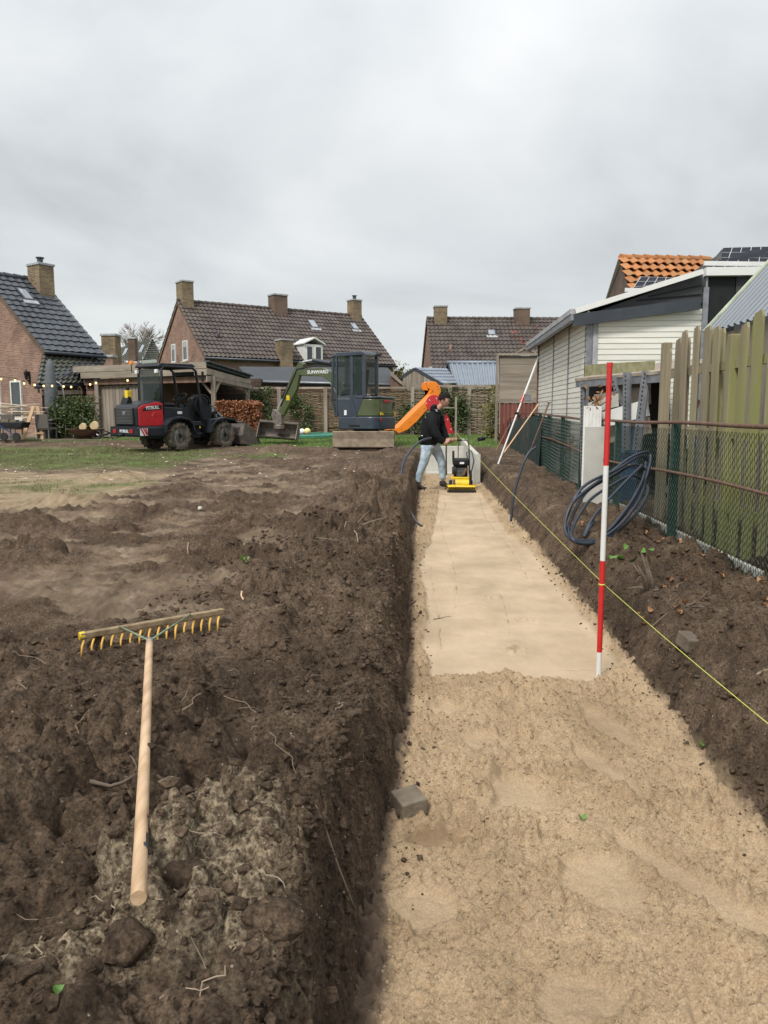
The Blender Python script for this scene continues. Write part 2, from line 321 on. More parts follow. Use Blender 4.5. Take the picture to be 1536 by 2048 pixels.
def ground_top(X, Y):
    b = ground_base(X, Y)
    near = sst(22, 8, Y); left = sst(.3, -.3, X); rough = sst(-5.0, -3.2, X+.06*(Y-8))*sst(21, 17, Y)*left+(1-left)
    bank = np.clip(left*sst(-1.7, -.7, X+.12*perl(X*2, Y*2, 9))+(1-left)*.9+left*sst(3.9, 3.1, Y+.5*perl(X*1.2, Y*1.2, 8)), 0, 1)
    b = b+.05*fbm(X, Y, .55, 3, 1)+.035*fbm(X, Y, 2.2, 3, 31)*rough
    wx = X+.02*perl(X*9, Y*9, 41); wy = Y+.02*perl(X*9, Y*9, 42)
    lump = clod(wx, wy, .17, 40, .45)*.9+clod(wx+.3, wy, .075, 50, .6)*1.0+clod(wx, wy+.7, .034, 60, .7)*1.1
    fine = clod(X, Y, .016, 70, .8)*1.0*sst(7, 3, Y)
    amt = bank*(.45+.7*sst(-.25, .35, fbm(X, Y, 1.3, 3, 77)))
    md = sst(.02, .09, ground_base(X, Y)-(.30+.17*sst(9, 20, Y)+.14*sst(19, 26, Y)))*left
    big = (clod(X, Y, .30, 140, .4)*.35+clod(X+5, Y, .14, 150, .6)*.6)*sst(4, 6, Y)*left
    b = b+(lump+fine)*(amt*.85+.10*rough)*(.45+.55*sst(15, 6, Y))+(big*.45+lump*.6)*(md*.8+.12*rough)*(.35+.65*sst(16, 7, Y))
    mid = rough*left*sst(3.6, 5, Y)
    patch = sst(-.15, .25, fbm(X, Y*1.6, .9, 4, 166))
    b = b+mid*(.028*np.abs(fbm(X, Y*1.3, 2.2, 3, 160, .55))+patch*(.022*np.abs(fbm(X, Y, 6, 2, 170, .6))+.45*lump+.25*big)+.008*perl(X*22, Y*22, 171))
    # bucket and track marks in the scraped parts
    cx, cy = -1.4, 9.0
    rr = np.hypot((X-cx)*.8, (Y-cy)*1.0); g1 = np.sin(rr*2*np.pi/.085+3*perl(X, Y, 3))*.014+.03*np.abs(perl(rr*9, 0*X+2, 4))
    flat = (1-bank)*left*sst(12, 8, Y)
    b = b+flat*g1
    tr = np.abs(((Y*1.0+X*.45) % .16)/.08-1); b = b+flat*.022*tr*sst(.0, .2, perl(X*.8, Y*.9, 12))
    b = b+.016*fbm(X, Y, 11, 4, 21, .6)*near
    # bucket-tooth arcs and tyre tread pressed into the scraped soil
    base = ground_base(X, Y)+.03*fbm(X, Y, .8, 2, 1)
    for (cx, cy, sx, sy, ox, oy, sp, am) in SCRAPES:
        z1 = np.clip(1.35*np.exp(-np.abs((X-cx)/sx)**2.6-np.abs((Y-cy)/sy)**2.6), 0, 1)*left; r_ = np.hypot(X-ox, Y-oy)+.02*perl(X*2, Y*2, 19)
        b = b*(1-z1)+z1*(base+.5*lump+.014*fbm(X, Y, 17, 3, 27)+am*(np.abs(perl(r_/sp, 0*X+sp, 23))*1.6+.5*np.abs(np.sin(r_*math.pi/(sp*1.3))))+.006*fbm(X, Y, 14, 3, 25))
    for (cx, cy, sx, sy, an, sp) in TREADS:
        z1 = np.clip(1.35*np.exp(-np.abs((X-cx)/sx)**2.6-np.abs((Y-cy)/sy)**2.6), 0, 1)*left; q = (X*math.cos(an)+Y*math.sin(an))/sp
        b = b*(1-z1)+z1*(base+.4*lump+.040*np.clip(np.abs((q % 1)-.5)*4-.6, 0, 1)+.008*fbm(X, Y, 12, 3, 26))
    return b
def ground_z(X, Y):
    X = np.asarray(X, float); Y = np.asarray(Y, float)
    top = ground_top(X, Y)
    jl = .03*fbm(Y, top*0+X*.3, 3.1, 4, 90)+.016*perl(Y*18, X*18, 91)+.008*perl(Y*45, X*45, 92); jr = .03*fbm(Y, X*.3, 2.7, 4, 95)+.012*perl(Y*16, X*16, 96)
    cut = sst(19.8, 19.55, Y)
    l = xl(Y)+jl; r = xr(Y)+jr
    fl = -.12
    tl = np.clip((l+.03-X)/.15, 0, 1)**.75; tr = np.clip((X-r+.03)/.27, 0, 1)**.7
    w = np.where(X < .4, tl, tr)
    dents = (clod(X+top, Y, .07, 120, .6)*.9+clod(X, Y, .03, 130, .7)*1.0+.03*fbm(X*2, Y, 9, 4, 135, .7))*np.clip(4*w*(1-w), 0, 1)
    z = fl+(top-fl)*w+dents
    return np.where(cut > 0, z*cut+top*(1-cut), top)
def gz(x, y): return float(ground_z(np.array([float(x)]), np.array([float(y)]))[0])
def bz(x, y): return float(ground_base(np.array([float(x)]), np.array([float(y)]))[0])
def grid_obj(name, xs, ys, zf, m, attrs=None, parent=None):
    X, Y = np.meshgrid(xs, ys); Z = zf(X, Y); nx, ny = len(xs), len(ys)
    me = bpy.data.meshes.new(name); me.vertices.add(nx*ny)
    me.vertices.foreach_set('co', np.stack([X, Y, Z], -1).astype(np.float32).ravel())
    i = (np.arange(ny-1)[:, None]*nx+np.arange(nx-1)[None, :]).ravel()
    q = np.stack([i, i+1, i+1+nx, i+nx], -1).astype(np.int32)
    me.loops.add(q.size); me.loops.foreach_set('vertex_index', q.ravel()); me.polygons.add(len(q))
    me.polygons.foreach_set('loop_start', np.arange(0, q.size, 4, dtype=np.int32)); me.polygons.foreach_set('use_smooth', np.ones(len(q), bool))
    me.update(calc_edges=True)
    for k, fn in (attrs or {}).items():
        a = me.attributes.new(k, 'FLOAT', 'POINT'); a.data.foreach_set('value', fn(X, Y, Z).astype(np.float32).ravel())
    me.materials.append(m); o = bpy.data.objects.new(name, me); link(o, parent); return o
def span(pts):
    """cumulative positions; pts = [(x, spacing), ...] with the spacing interpolated"""
    xs = [pts[0][0]]
    for (a, sa), (b, sb) in zip(pts, pts[1:]):
        x = a
        while x < b:
            t = (x-a)/(b-a); x += sa*(sb/sa)**t; xs.append(min(x, b))
    out = [xs[0]]
    for x in xs[1:]:
        if x-out[-1] > 1e-5: out.append(x)
    return np.array(out)
def attr_mix(t, a_name, base, col, noise=None, amt=.0):
    n_ = t.nodes.new; l_ = t.links.new
    a = n_('ShaderNodeAttribute'); a.attribute_name = a_name; f = a.outputs['Fac']
    if noise is not None:
        ad = n_('ShaderNodeMath'); ad.operation = 'MULTIPLY_ADD'; l_(noise, ad.inputs[0]); ad.inputs[1].default_value = amt; l_(f, ad.inputs[2])
        mr = n_('ShaderNodeMapRange'); l_(ad.outputs[0], mr.inputs[0]); mr.inputs[1].default_value = .5+amt/2-.18; mr.inputs[2].default_value = .5+amt/2+.18
        ml = n_('ShaderNodeMath'); ml.operation = 'MULTIPLY'; l_(mr.outputs[0], ml.inputs[0])
        cl = n_('ShaderNodeMapRange'); l_(f, cl.inputs[0]); cl.inputs[1].default_value = 0; cl.inputs[2].default_value = .1; l_(cl.outputs[0], ml.inputs[1]); f = ml.outputs[0]
    mx = n_('ShaderNodeMix'); mx.data_type = 'RGBA'; l_(f, mx.inputs[0]); l_(base, mx.inputs[6])
    if isinstance(col, tuple): mx.inputs[7].default_value = (*col, 1)
    else: l_(col, mx.inputs[7])
    return mx.outputs[2]
def soil_material():
    m = bpy.data.materials.new('soil'); m.use_nodes = True; t = m.node_tree; b = t.nodes['Principled BSDF']; n_ = t.nodes.new; l_ = t.links.new
    co = n_('ShaderNodeTexCoord')
    def noise(sc, det=5, ro=.6): n = n_('ShaderNodeTexNoise'); n.inputs['Scale'].default_value = sc; n.inputs['Detail'].default_value = det; n.inputs['Roughness'].default_value = ro; l_(co.outputs['Object'], n.inputs['Vector']); return n.outputs[0]
    def ramp(f, *st):
        r = n_('ShaderNodeValToRGB'); l_(f, r.inputs[0]); e = r.color_ramp.elements; e[0].position, e[0].color = st[0][0], (*st[0][1], 1); e[1].position, e[1].color = st[-1][0], (*st[-1][1], 1)
        for p, c in st[1:-1]: q = e.new(p); q.color = (*c, 1)
        return r.outputs[0]
    c = ramp(noise(1.6, 8, .65), (.3, (.056, .038, .026)), (.52, (.110, .077, .053)), (.72, (.200, .146, .102)))
    g = noise(90, 3, .7); cg = ramp(g, (.32, (.45, .45, .45)), (.68, (1.55, 1.53, 1.5)))
    mu = n_('ShaderNodeMix'); mu.data_type = 'RGBA'; mu.blend_type = 'MULTIPLY'; mu.inputs[0].default_value = 1; l_(c, mu.inputs[6]); l_(cg, mu.inputs[7]); c = mu.outputs[2]
    m2 = n_('ShaderNodeMix'); m2.data_type = 'RGBA'; m2.blend_type = 'MULTIPLY'; m2.inputs[0].default_value = 1; l_(c, m2.inputs[6]); l_(ramp(noise(13, 7, .75), (.34, (.55, .54, .53)), (.66, (1.4, 1.4, 1.38))), m2.inputs[7]); c = m2.outputs[2]
    c = attr_mix(t, 'tan', c, ramp(noise(5, 7), (.3, (.12, .086, .058)), (.5, (.21, .153, .104)), (.7, (.33, .255, .18))), noise(3, 6), 1.0)
    c = attr_mix(t, 'sandy', c, ramp(noise(6, 6), (.3, (.27, .20, .12)), (.7, (.40, .31, .20))), noise(2.5, 6), .9)
    c = attr_mix(t, 'grass', c, ramp(noise(7, 6), (.3, (.05, .075, .02)), (.55, (.10, .145, .035)), (.75, (.16, .15, .065))), noise(1.8, 7, .7), 1.1)
    c = attr_mix(t, 'ash', c, ramp(noise(60, 5, .75), (.38, (.085, .060, .041)), (.48, (.20, .152, .10)), (.62, (.50, .405, .275))), noise(9, 7, .7), 1.0)
    # crumbs of pale root, shell and stone
    vo = n_('ShaderNodeTexVoronoi'); vo.inputs['Scale'].default_value = 55; l_(co.outputs['Object'], vo.inputs['Vector'])
    v1 = n_('ShaderNodeMath'); v1.operation = 'LESS_THAN'; l_(vo.outputs['Distance'], v1.inputs[0]); v1.inputs[1].default_value = .16
    sx = n_('ShaderNodeSeparateColor'); l_(vo.outputs['Color'], sx.inputs[0]); v2 = n_('ShaderNodeMath'); v2.operation = 'GREATER_THAN'; l_(sx.outputs[0], v2.inputs[0]); v2.inputs[1].default_value = .93
    v3 = n_('ShaderNodeMath'); v3.operation = 'MULTIPLY'; l_(v1.outputs[0], v3.inputs[0]); l_(v2.outputs[0], v3.inputs[1])
    mx = n_('ShaderNodeMix'); mx.data_type = 'RGBA'; l_(v3.outputs[0], mx.inputs[0]); l_(c, mx.inputs[6]); mx.inputs[7].default_value = (.42, .36, .28, 1)
    l_(mx.outputs[2], b.inputs['Base Color']); b.inputs['Roughness'].default_value = .95; b.inputs['Specular IOR Level'].default_value = .2
    b0 = n_('ShaderNodeBump'); b0.inputs['Distance'].default_value = .045; b0.inputs['Strength'].default_value = .75; l_(noise(9, 8, .72), b0.inputs['Height'])
    b1 = n_('ShaderNodeBump'); b1.inputs['Distance'].default_value = .014; b1.inputs['Strength'].default_value = 1; l_(noise(42, 9, .75), b1.inputs['Height']); l_(b0.outputs[0], b1.inputs['Normal'])
    b2 = n_('ShaderNodeBump'); b2.inputs['Distance'].default_value = .004; b2.inputs['Strength'].default_value = .8; l_(noise(220, 4, .7), b2.inputs['Height']); l_(b1.outputs[0], b2.inputs['Normal'])
    l_(b2.outputs[0], b.inputs['Normal']); return m
SOIL = soil_material()
def a_tan(X, Y, Z):
    left = sst(-.6, -1.5, X+.25*perl(X*1.5, Y*1.5, 9)); low = sst(.03, -.03, ground_base(X, Y)-(.30+.17*sst(9, 20, Y)+.14*sst(19, 26, Y))-.035)
    patch = sst(-.15, .25, fbm(X, Y*1.6, .9, 4, 166))
    sc = 0*X
    for q in SCRAPES+TREADS: sc = np.maximum(sc, np.clip(1.2*np.exp(-np.abs((X-q[0])/q[2])**2.6-np.abs((Y-q[1])/q[3])**2.6), 0, 1))
    return np.maximum(left*low*sst(3.2, 4.0, Y)*sst(20.5, 15, Y)*(.62-.42*patch), .62*sc*sst(-.3, -.6, X))
def a_sandy(X, Y, Z):
    s = (sst(-3.4, -4.4, X+.12*(Y-9)+.3*perl(X, Y, 2)))*sst(7.8, 8.8, Y)*sst(15.5, 12.5, Y)*.62
    w = np.exp(-((X-xl(Y)-.0)/.05)**2)*sst(.16, .0, Z)*.35+np.exp(-((X-xr(Y)-.02)/.06)**2)*sst(.14, .02, Z)*.5
    return np.maximum(s, w)
def a_grass(X, Y, Z):
    lawn = sst(20.6, 22.5, Y+.5*perl(X*.7, Y, 6))*sst(2.3, 1.6, X)*np.where(X < -5.5, sst(23.2, 24.4, Y), 1)
    strip = sst(-4.0, -5.2, X+.1*(Y-12))*sst(12.5, 15.5, Y)*sst(21.2, 20.2, Y)*.62+sst(-3.8, -4.6, X)*np.exp(-((Y-11.2)/1.4)**2)*.5+np.exp(-((X+3.8)/1.2)**2-((Y-17.2)/.8)**2)*.6
    far = sst(27, 32, Y)+sst(3.2, 5, X)+sst(-14, -18, X)
    return np.clip(np.maximum(np.maximum(lawn, strip), far), 0, 1)
def a_ash(X, Y, Z):
    w = .12*perl(X*5, Y*5, 15)+.05*perl(X*14, Y*14, 16)
    a = 1.0*np.exp(-(((X+.46+w)/.21)**4)-((Y-1.64+w)/.33)**4)+.62*np.exp(-((X+.62+w)/.42)**2-((Y-1.33)/.13)**2)+.35*np.exp(-((X+.95)/.6)**2-((Y-1.98-.15*(X+.9))/.05)**2)
    a = a+.42*np.exp(-((X-1.45)/.3)**2-((Y-2.5)/.6)**2)+.3*np.exp(-((X-1.2)/.1)**2-((Y-3.4)/.5)**2)
    return np.clip(a, 0, 1)*.72
gx = span([(-400, 60), (-40, 4), (-14, .10), (-6, .024), (-1.8, .010), (-.45, .008), (-.33, .005), (-.05, .005), (0.0, .06), (.9, .06), (.95, .008), (1.6, .009), (2.3, .014), (4, .2), (60, 10), (400, 80)])
gy = [0.85]
while gy[-1] < 14: gy.append(gy[-1]*1.0042)
while gy[-1] < 30: gy.append(gy[-1]*1.009)
while gy[-1] < 700: gy.append(gy[-1]*1.12)
gy = np.array([-6, -2, 0.2]+gy)
ground = grid_obj('ground', gx, gy, ground_z, SOIL, {'tan': a_tan, 'sandy': a_sandy, 'grass': a_grass, 'ash': a_ash}); tag(ground, kind='structure')
# ---- sand
def smooth_mask(X, Y):
    edge = 4.02+.05*np.sin(X*5)+.05*perl(X*4, Y*0, 3)+.03*perl(X*13, Y*3, 31)+.22*sst(.82, 1.0, X)
    lx = np.interp(Y, [4, 4.6, 5.3, 6, 7.2, 8.5, 11, 14.3], [.0, -.06, -.03, -.05, -.13, -.02, .06, .12])+.03*perl(Y*2.2, X*0, 4)
    rx = xr(Y)-np.interp(Y, [4, 5, 6, 8, 9, 10, 14], [.03, .03, .04, .06, .16, .17, .12])
    return sst(edge-.015, edge+.03, Y)*sst(lx-.02, lx+.02, X)*sst(rx+.02, rx-.02, X)*sst(14.45, 14.3, Y)
PRINTS = [(.80, 3.4, .07, .22, .25), (.22, 3.2, .09, .10, .2), (.45, 1.35, .14, .07, 0), (.33, 2.75, .10, .15, .3), (.52, 2.22, .12, .13, .0), (.36, 1.72, .11, .09, .4), (.08, 3.55, .10, .07, .2), (-.02, 2.05, .10, .09, 0), (.70, 2.95, .045, .28, .35), (.92, 2.0, .05, .5, .55), (.62, 1.55, .02, .22, -.1), (.02, 2.42, .11, .045, .15)]
def prints(X, Y):
    m = 0*X
    for (cx, cy, sx, sy, a) in PRINTS:
        dx = (X-cx)*math.cos(a)+(Y-cy)*math.sin(a); dy = -(X-cx)*math.sin(a)+(Y-cy)*math.cos(a)
        m = np.maximum(m, sst(1.25, .8, np.sqrt((dx/sx)**2+(dy/sy)**2)+.5*perl(X*7, Y*7, 8)+.25*perl(X*19, Y*19, 18)))
    return m
def cracks(X, Y):
    """fine ridges and hairline cracks the plate compactor leaves"""
    r = 0*X
    for (x0, a, f, p, y0, y1, w) in ((.17, .045, 1.1, .3, 5.2, 13.5, .007), (.80, .05, .9, 1.2, 6.4, 13.8, .007), (.03, .03, 1.6, 0, 4.2, 7.5, .006), (.52, .03, 2.1, 2, 4.7, 6.6, .004)):
        xc = x0+a*np.sin(Y*f+p)+.016*perl(Y*4, 0*X+x0, 4)+.006*perl(Y*17, 0*X+x0, 5); r = np.maximum(r, np.exp(-((X-xc)/(w*np.sqrt(np.maximum(Y, 3)/5)))**2)*sst(y0, y0+.3, Y)*sst(y1, y1-.3, Y))
    for (y0, b, x0, x1) in ((4.22, .35, .62, 1.04), (6.05, -.12, .10, .40), (5.35, .10, .40, .85), (5.85, .2, -.05, .2), (7.6, .15, .0, .3), (5.0, -.2, .75, 1.0), (4.9, .1, .1, .28)):
        yc = y0+b*(X-x0)**2+.02*perl(X*9, 0*X+y0, 6); r = np.maximum(r, .9*np.exp(-((Y-yc)/.010)**2)*sst(x0, x0+.08, X)*sst(x1, x1-.08, X))
    return r*(.55+.6*sst(-.2, .3, perl(X*6, Y*6, 11)))
def sand_z(X, Y):
    s = smooth_mask(X, Y); p = prints(X, Y)
    z = .012*fbm(X, Y, 1.6, 3, 200)
    ro = .018*fbm(X, Y, 5, 4, 210)+(clod(X+.01*perl(X*40, Y*40, 1), Y, .07, 220, .5)*.45+clod(X+.006*perl(X*70, Y*70, 1), Y, .034, 230, .7)*.9+clod(X, Y, .018, 240, .8)*1.1+.012*np.abs(fbm(X, Y, 28, 3, 244, .7)))*(.75+.6*sst(-.3, .3, fbm(X, Y, 2.5, 2, 250)))
    ro = ro*(1-.8*p)-.014*p+p*(.003*fbm(X, Y, 22, 3, 277))
    tread = np.exp(-((X-.72)/.11)**2-((Y-1.86-.5*(X-.7))/.2)**2); ro = ro+tread*.012*np.sin((Y*1.0-X*.35)*2*np.pi/.028)
    hole = sst(1, .6, np.hypot((X-.05-.0)/.16, (Y-2.44)/.055)); ro = ro-.035*hole
    sm = .004*fbm(X, Y, 3, 3, 260)-.012+.0012*fbm(X, Y, 30, 2, 262)
    for (cx, cy, sx, sy, a) in ((.50, 4.55, .06, .14, .010), (.12, 6.2, .10, .12, .006), (.06, 5.3, .07, .1, .006), (.62, 5.25, .10, .05, .010), (.48, 5.9, .12, .07, .008), (.30, 4.95, .08, .05, .004)):
        sm = sm+1.9*a*np.exp(-((X-cx)/sx)**2-((Y-cy)/sy)**2)*(clod(X, Y, .03, 270, .9)*60+.3*perl(X*30, Y*12, 7))
    sm = sm-.006*cracks(X, Y)
    side = .028*np.exp(-((X-xr(Y)-.02)/.07)**2)*(1+perl(Y*3, X*0, 5))
    return z+np.where(Y > 19.6, -.3, 0)+ro*(1-s)+sm*s+side
def sand_material():
    m = bpy.data.materials.new('sand'); m.use_nodes = True; t = m.node_tree; b = t.nodes['Principled BSDF']; n_ = t.nodes.new; l_ = t.links.new
    co = n_('ShaderNodeTexCoord')
    def noise(sc, det=5, ro=.6, st=None):
        n = n_('ShaderNodeTexNoise'); n.inputs['Scale'].default_value = sc; n.inputs['Detail'].default_value = det; n.inputs['Roughness'].default_value = ro
        if st: mp = n_('ShaderNodeMapping'); mp.inputs['Scale'].default_value = st; l_(co.outputs['Object'], mp.inputs[0]); l_(mp.outputs[0], n.inputs['Vector'])
        else: l_(co.outputs['Object'], n.inputs['Vector'])
        return n.outputs[0]
    r = n_('ShaderNodeValToRGB'); l_(noise(2.2, 8, .65), r.inputs[0]); e = r.color_ramp.elements; e[0].position = .3; e[0].color = (.30, .215, .128, 1); e[1].position = .7; e[1].color = (.475, .355, .228, 1)
    g = n_('ShaderNodeValToRGB'); l_(noise(170, 3, .7), g.inputs[0]); e = g.color_ramp.elements; e[0].position = .3; e[0].color = (.62, .60, .58, 1); e[1].position = .7; e[1].color = (1.22, 1.22, 1.22, 1)
    mu = n_('ShaderNodeMix'); mu.data_type = 'RGBA'; mu.blend_type = 'MULTIPLY'; mu.inputs[0].default_value = 1; l_(r.outputs[0], mu.inputs[6]); l_(g.outputs[0], mu.inputs[7])
    fr = n_('ShaderNodeValToRGB'); l_(noise(1.7, 7, .62), fr.inputs[0]); e = fr.color_ramp.elements; e[0].position = .3; e[0].color = (.37, .28, .185, 1); e[1].position = .66; e[1].color = (.515, .40, .275, 1)
    c = attr_mix(t, 'firm', mu.outputs[2], fr.outputs[0])
    c = attr_mix(t, 'darker', c, (.25, .175, .105), noise(9, 6), .7)
    c = attr_mix(t, 'soiled', c, (.12, .085, .06), noise(20, 7, .7), .9)
    st = n_('ShaderNodeMapRange'); l_(noise(3, 7, .6, (1, .35, 1)), st.inputs[0]); st.inputs[1].default_value = .35; st.inputs[2].default_value = .65; st.inputs[3].default_value = .9; st.inputs[4].default_value = 1.07
    sm = n_('ShaderNodeVectorMath'); sm.operation = 'SCALE'; l_(c, sm.inputs[0]); l_(st.outputs[0], sm.inputs['Scale'])
    l_(sm.outputs[0], b.inputs['Base Color']); b.inputs['Roughness'].default_value = .95; b.inputs['Specular IOR Level'].default_value = .15
    fm = n_('ShaderNodeAttribute'); fm.attribute_name = 'firm'; iv = n_('ShaderNodeMath'); iv.operation = 'MULTIPLY_ADD'; l_(fm.outputs['Fac'], iv.inputs[0]); iv.inputs[1].default_value = -.75; iv.inputs[2].default_value = .9
    b1 = n_('ShaderNodeBump'); b1.inputs['Distance'].default_value = .008; l_(iv.outputs[0], b1.inputs['Strength']); l_(noise(60, 8, .7), b1.inputs['Height'])
    b2 = n_('ShaderNodeBump'); b2.inputs['Distance'].default_value = .0015; b2.inputs['Strength'].default_value = .5; l_(noise(420, 3, .7), b2.inputs['Height']); l_(b1.outputs[0], b2.inputs['Normal']); l_(b2.outputs[0], b.inputs['Normal'])
    return m
SAND = sand_material()
sx_ = span([(-.42, .008), (1.5, .008)])
sy_ = [1.0]
while sy_[-1] < 19.6: sy_.append(sy_[-1]*1.0038)
def a_firm(X, Y, Z): return np.maximum(smooth_mask(X, Y), prints(X, Y)*.22)
def a_darker(X, Y, Z):  # darker tone along cracks, strip edge, the hollow and some lumps
    s = smooth_mask(X, Y); s2 = smooth_mask(X+.02, Y+.03)
    return np.clip(.55*cracks(X, Y)*s+.9*np.abs(s-s2)*.5+.30*(1-s)*sst(13, 6, Y)*0+.6*sst(1, .7, np.hypot((X-.05)/.16, (Y-2.44)/.055))+.5*np.exp(-((X-.5)/.07)**2-((Y-4.55)/.12)**2)+.35*np.exp(-((X-.12)/.1)**2-((Y-6.2)/.12)**2)+.35*np.exp(-((X-.62)/.11)**2-((Y-5.25)/.04)**2)+.3*np.exp(-((X-.06)/.07)**2-((Y-5.3)/.1)**2), 0, 1)
def a_soiled(X, Y, Z): return np.clip(.75*np.exp(-((X-xl(Y))/.06)**2)+.5*np.exp(-((X-xr(Y)-.03)/.05)**2)+.35*np.exp(-((X+.12)/.07)**2-((Y-1.75)/.3)**2), 0, 1)
sand = grid_obj('sand_bed', sx_, np.array(sy_), sand_z, SAND, {'firm': a_firm, 'darker': a_darker, 'soiled': a_soiled}); tag(sand, kind='structure')
def sz(x, y): return float(sand_z(np.array([float(x)]), np.array([float(y)]))[0])
# ================================================================ loose soil and sand crumbs
def ico():
    t = (1+5**.5)/2; v = np.array([(-1, t, 0), (1, t, 0), (-1, -t, 0), (1, -t, 0), (0, -1, t), (0, 1, t), (0, -1, -t), (0, 1, -t), (t, 0, -1), (t, 0, 1), (-t, 0, -1), (-t, 0, 1)], float)
    f = np.array([(0, 11, 5), (0, 5, 1), (0, 1, 7), (0, 7, 10), (0, 10, 11), (1, 5, 9), (5, 11, 4), (11, 10, 2), (10, 7, 6), (7, 1, 8), (3, 9, 4), (3, 4, 2), (3, 2, 6), (3, 6, 8), (3, 8, 9), (4, 9, 5), (2, 4, 11), (6, 2, 10), (8, 6, 7), (9, 8, 1)])
    return v/np.linalg.norm(v[0]), f
def crumbs(name, P, rad, m, seed, flat=.75, parent=None):
    rs = np.random.RandomState(seed); v, f = ico(); n = len(P); nv = len(v)
    S = rad[:, None, None]*(v[None]*(1+.9*(rs.rand(n, nv, 1)-.5)))*(np.array([1, 1, flat])*(1+.5*(rs.rand(n, 1, 3)-.5)))
    a = rs.rand(n)*6.28; c, s = np.cos(a)[:, None], np.sin(a)[:, None]
    Q = np.stack([S[..., 0]*c-S[..., 1]*s, S[..., 0]*s+S[..., 1]*c, S[..., 2]], -1)+P[:, None]
    F = (f[None]+(np.arange(n)*nv)[:, None, None]).reshape(-1, 3).astype(np.int32)
    me = bpy.data.meshes.new(name); me.vertices.add(n*nv); me.vertices.foreach_set('co', Q.astype(np.float32).ravel())
    me.loops.add(F.size); me.loops.foreach_set('vertex_index', F.ravel()); me.polygons.add(len(F)); me.polygons.foreach_set('loop_start', np.arange(0, F.size, 3, dtype=np.int32))
    me.polygons.foreach_set('use_smooth', np.zeros(len(F), bool)); me.update(calc_edges=True)
    me.materials.append(m); o = bpy.data.objects.new(name, me); link(o, parent); return o
rs = np.random.RandomState(3)
n = 24000; Y = 1.15*(7.5/1.15)**rs.rand(n); X = np.where(rs.rand(n) < .72, -.28-2.6*rs.rand(n)**1.4*np.clip(Y/3, .45, 1), 1.12+1.0*rs.rand(n)**1.2)
keep = ~((X < -1.6) & (Y > 3.6)) & (_h(np.floor(X*6), np.floor(Y*6), 5)+rs.rand(n) > .6); X, Y = X[keep], Y[keep]
k = rs.rand(len(X)) < .15; X = np.where(k, xl(Y)-.02-.14*rs.rand(len(X)), X)
rad = np.clip(.0022*Y**.5*(rs.rand(len(X))**-.5), .0025, .02)
P = np.stack([X, Y, ground_z(X, Y)+rad*.25], -1)
o = crumbs('soil_crumbs', P, rad, SOIL, 5); tag(o, 'loose dark soil crumbs lying over the dug banks', 'soil', kind='stuff')
n = 15000; Y = 1.2*(4.3/1.2)**rs.rand(n); X = -.16+1.3*rs.rand(n); k = (smooth_mask(X, Y) < .3) & (prints(X, Y) < .3) & (X < xr(Y)-.03) & (X > xl(Y)+.06); X, Y = X[k], Y[k]
rad = np.clip(.0014*Y**.5*(rs.rand(len(X))**-.4), .0014, .007)
o = crumbs('sand_crumbs', np.stack([X, Y, sand_z(X, Y)+rad*.1], -1), rad, SAND, 6); tag(o, 'loose moist sand crumbs on the rough part of the trench', 'sand', kind='stuff')
n = 700; Y = 2*(18/2)**rs.rand(n); sd_ = rs.rand(n) < .62; X = np.where(sd_, xl(Y)+.03+.13*rs.rand(n)**2.5, xr(Y)+.01-.10*rs.rand(n)**2.5); rad = np.clip(.0018*Y**.5*(rs.rand(n)**-.4), .002, .013)
o = crumbs('fallen_soil', np.stack([X, Y, sand_z(X, Y)+rad*.3], -1), rad, SOIL, 7); tag(o, 'dark soil crumbs fallen onto the sand along the trench walls', 'soil', kind='stuff')

# stones, clods, bricks
def rock(name, label, x, y, r, m, seed, cat='stone', z=None, sq=(1, 1, .75), group=None):
    rn = random.Random(seed); b = MB()
    import bmesh
    bm = bmesh.new(); bmesh.ops.create_icosphere(bm, subdivisions=3, radius=1)
    dirs = [Vector((rn.gauss(0, 1), rn.gauss(0, 1), rn.gauss(0, 1))).normalized() for _ in range(9)]
    for v in bm.verts:
        k = 1.0
        for d in dirs: k = min(k, .78/max(.05, v.co.dot(d)) if v.co.dot(d) > .78 else 1)
        n_ = 1+.10*math.sin(v.co.x*5+seed)*math.cos(v.co.y*4+seed)+.05*math.sin(v.co.z*11+v.co.x*9)
        v.co = Vector((v.co.x*sq[0], v.co.y*sq[1], v.co.z*sq[2]))*r*k*n_
    me = bpy.data.meshes.new(name); bm.to_mesh(me); bm.free(); me.materials.append(m)
    for p in me.polygons: p.use_smooth = True
    o = bpy.data.objects.new(name, me); link(o); o.location = (x, y, (bz(x, y)+r*.35) if z is None else z); o.rotation_euler = (0, 0, rn.random()*6)
    return tag(o, label, cat, group)
def on_ground(u, v, lift=0.0):
    z = .35
    for _ in range(12):
        a = W(u, v, 10.0)-Vector((0, 0, CAM_H)); t = (z-CAM_H)/a.z; z = .5*z+.5*(bz(a.x*t, a.y*t)+lift)
    return Vector((a.x*t, a.y*t, z))
def onz(u, v, z):
    a = W(u, v, 10.0)-Vector((0, 0, CAM_H)); t = (z-CAM_H)/a.z; return a.x*t, a.y*t
x, y = onz(365, 1830, .36); rock('clod', 'large dark earth clod just right of the rake handle end', x, y, .052, SOIL, 3, 'clod')
x, y = onz(520, 1960, .36); rock('clod', 'earth clod at the foot of the pale ashy heap', x, y, .03, SOIL, 11, 'clod')
x, y = onz(540, 1800, .42); rock('clod', 'pale root-bound earth lump on top of the ashy heap', x, y, .075, SOIL, 14, 'clod', sq=(1.2, .9, .6))
x, y = onz(255, 1930, .36); rock('clod', 'brown earth clod low in the bottom left corner', x, y, .05, SOIL, 21, 'clod')
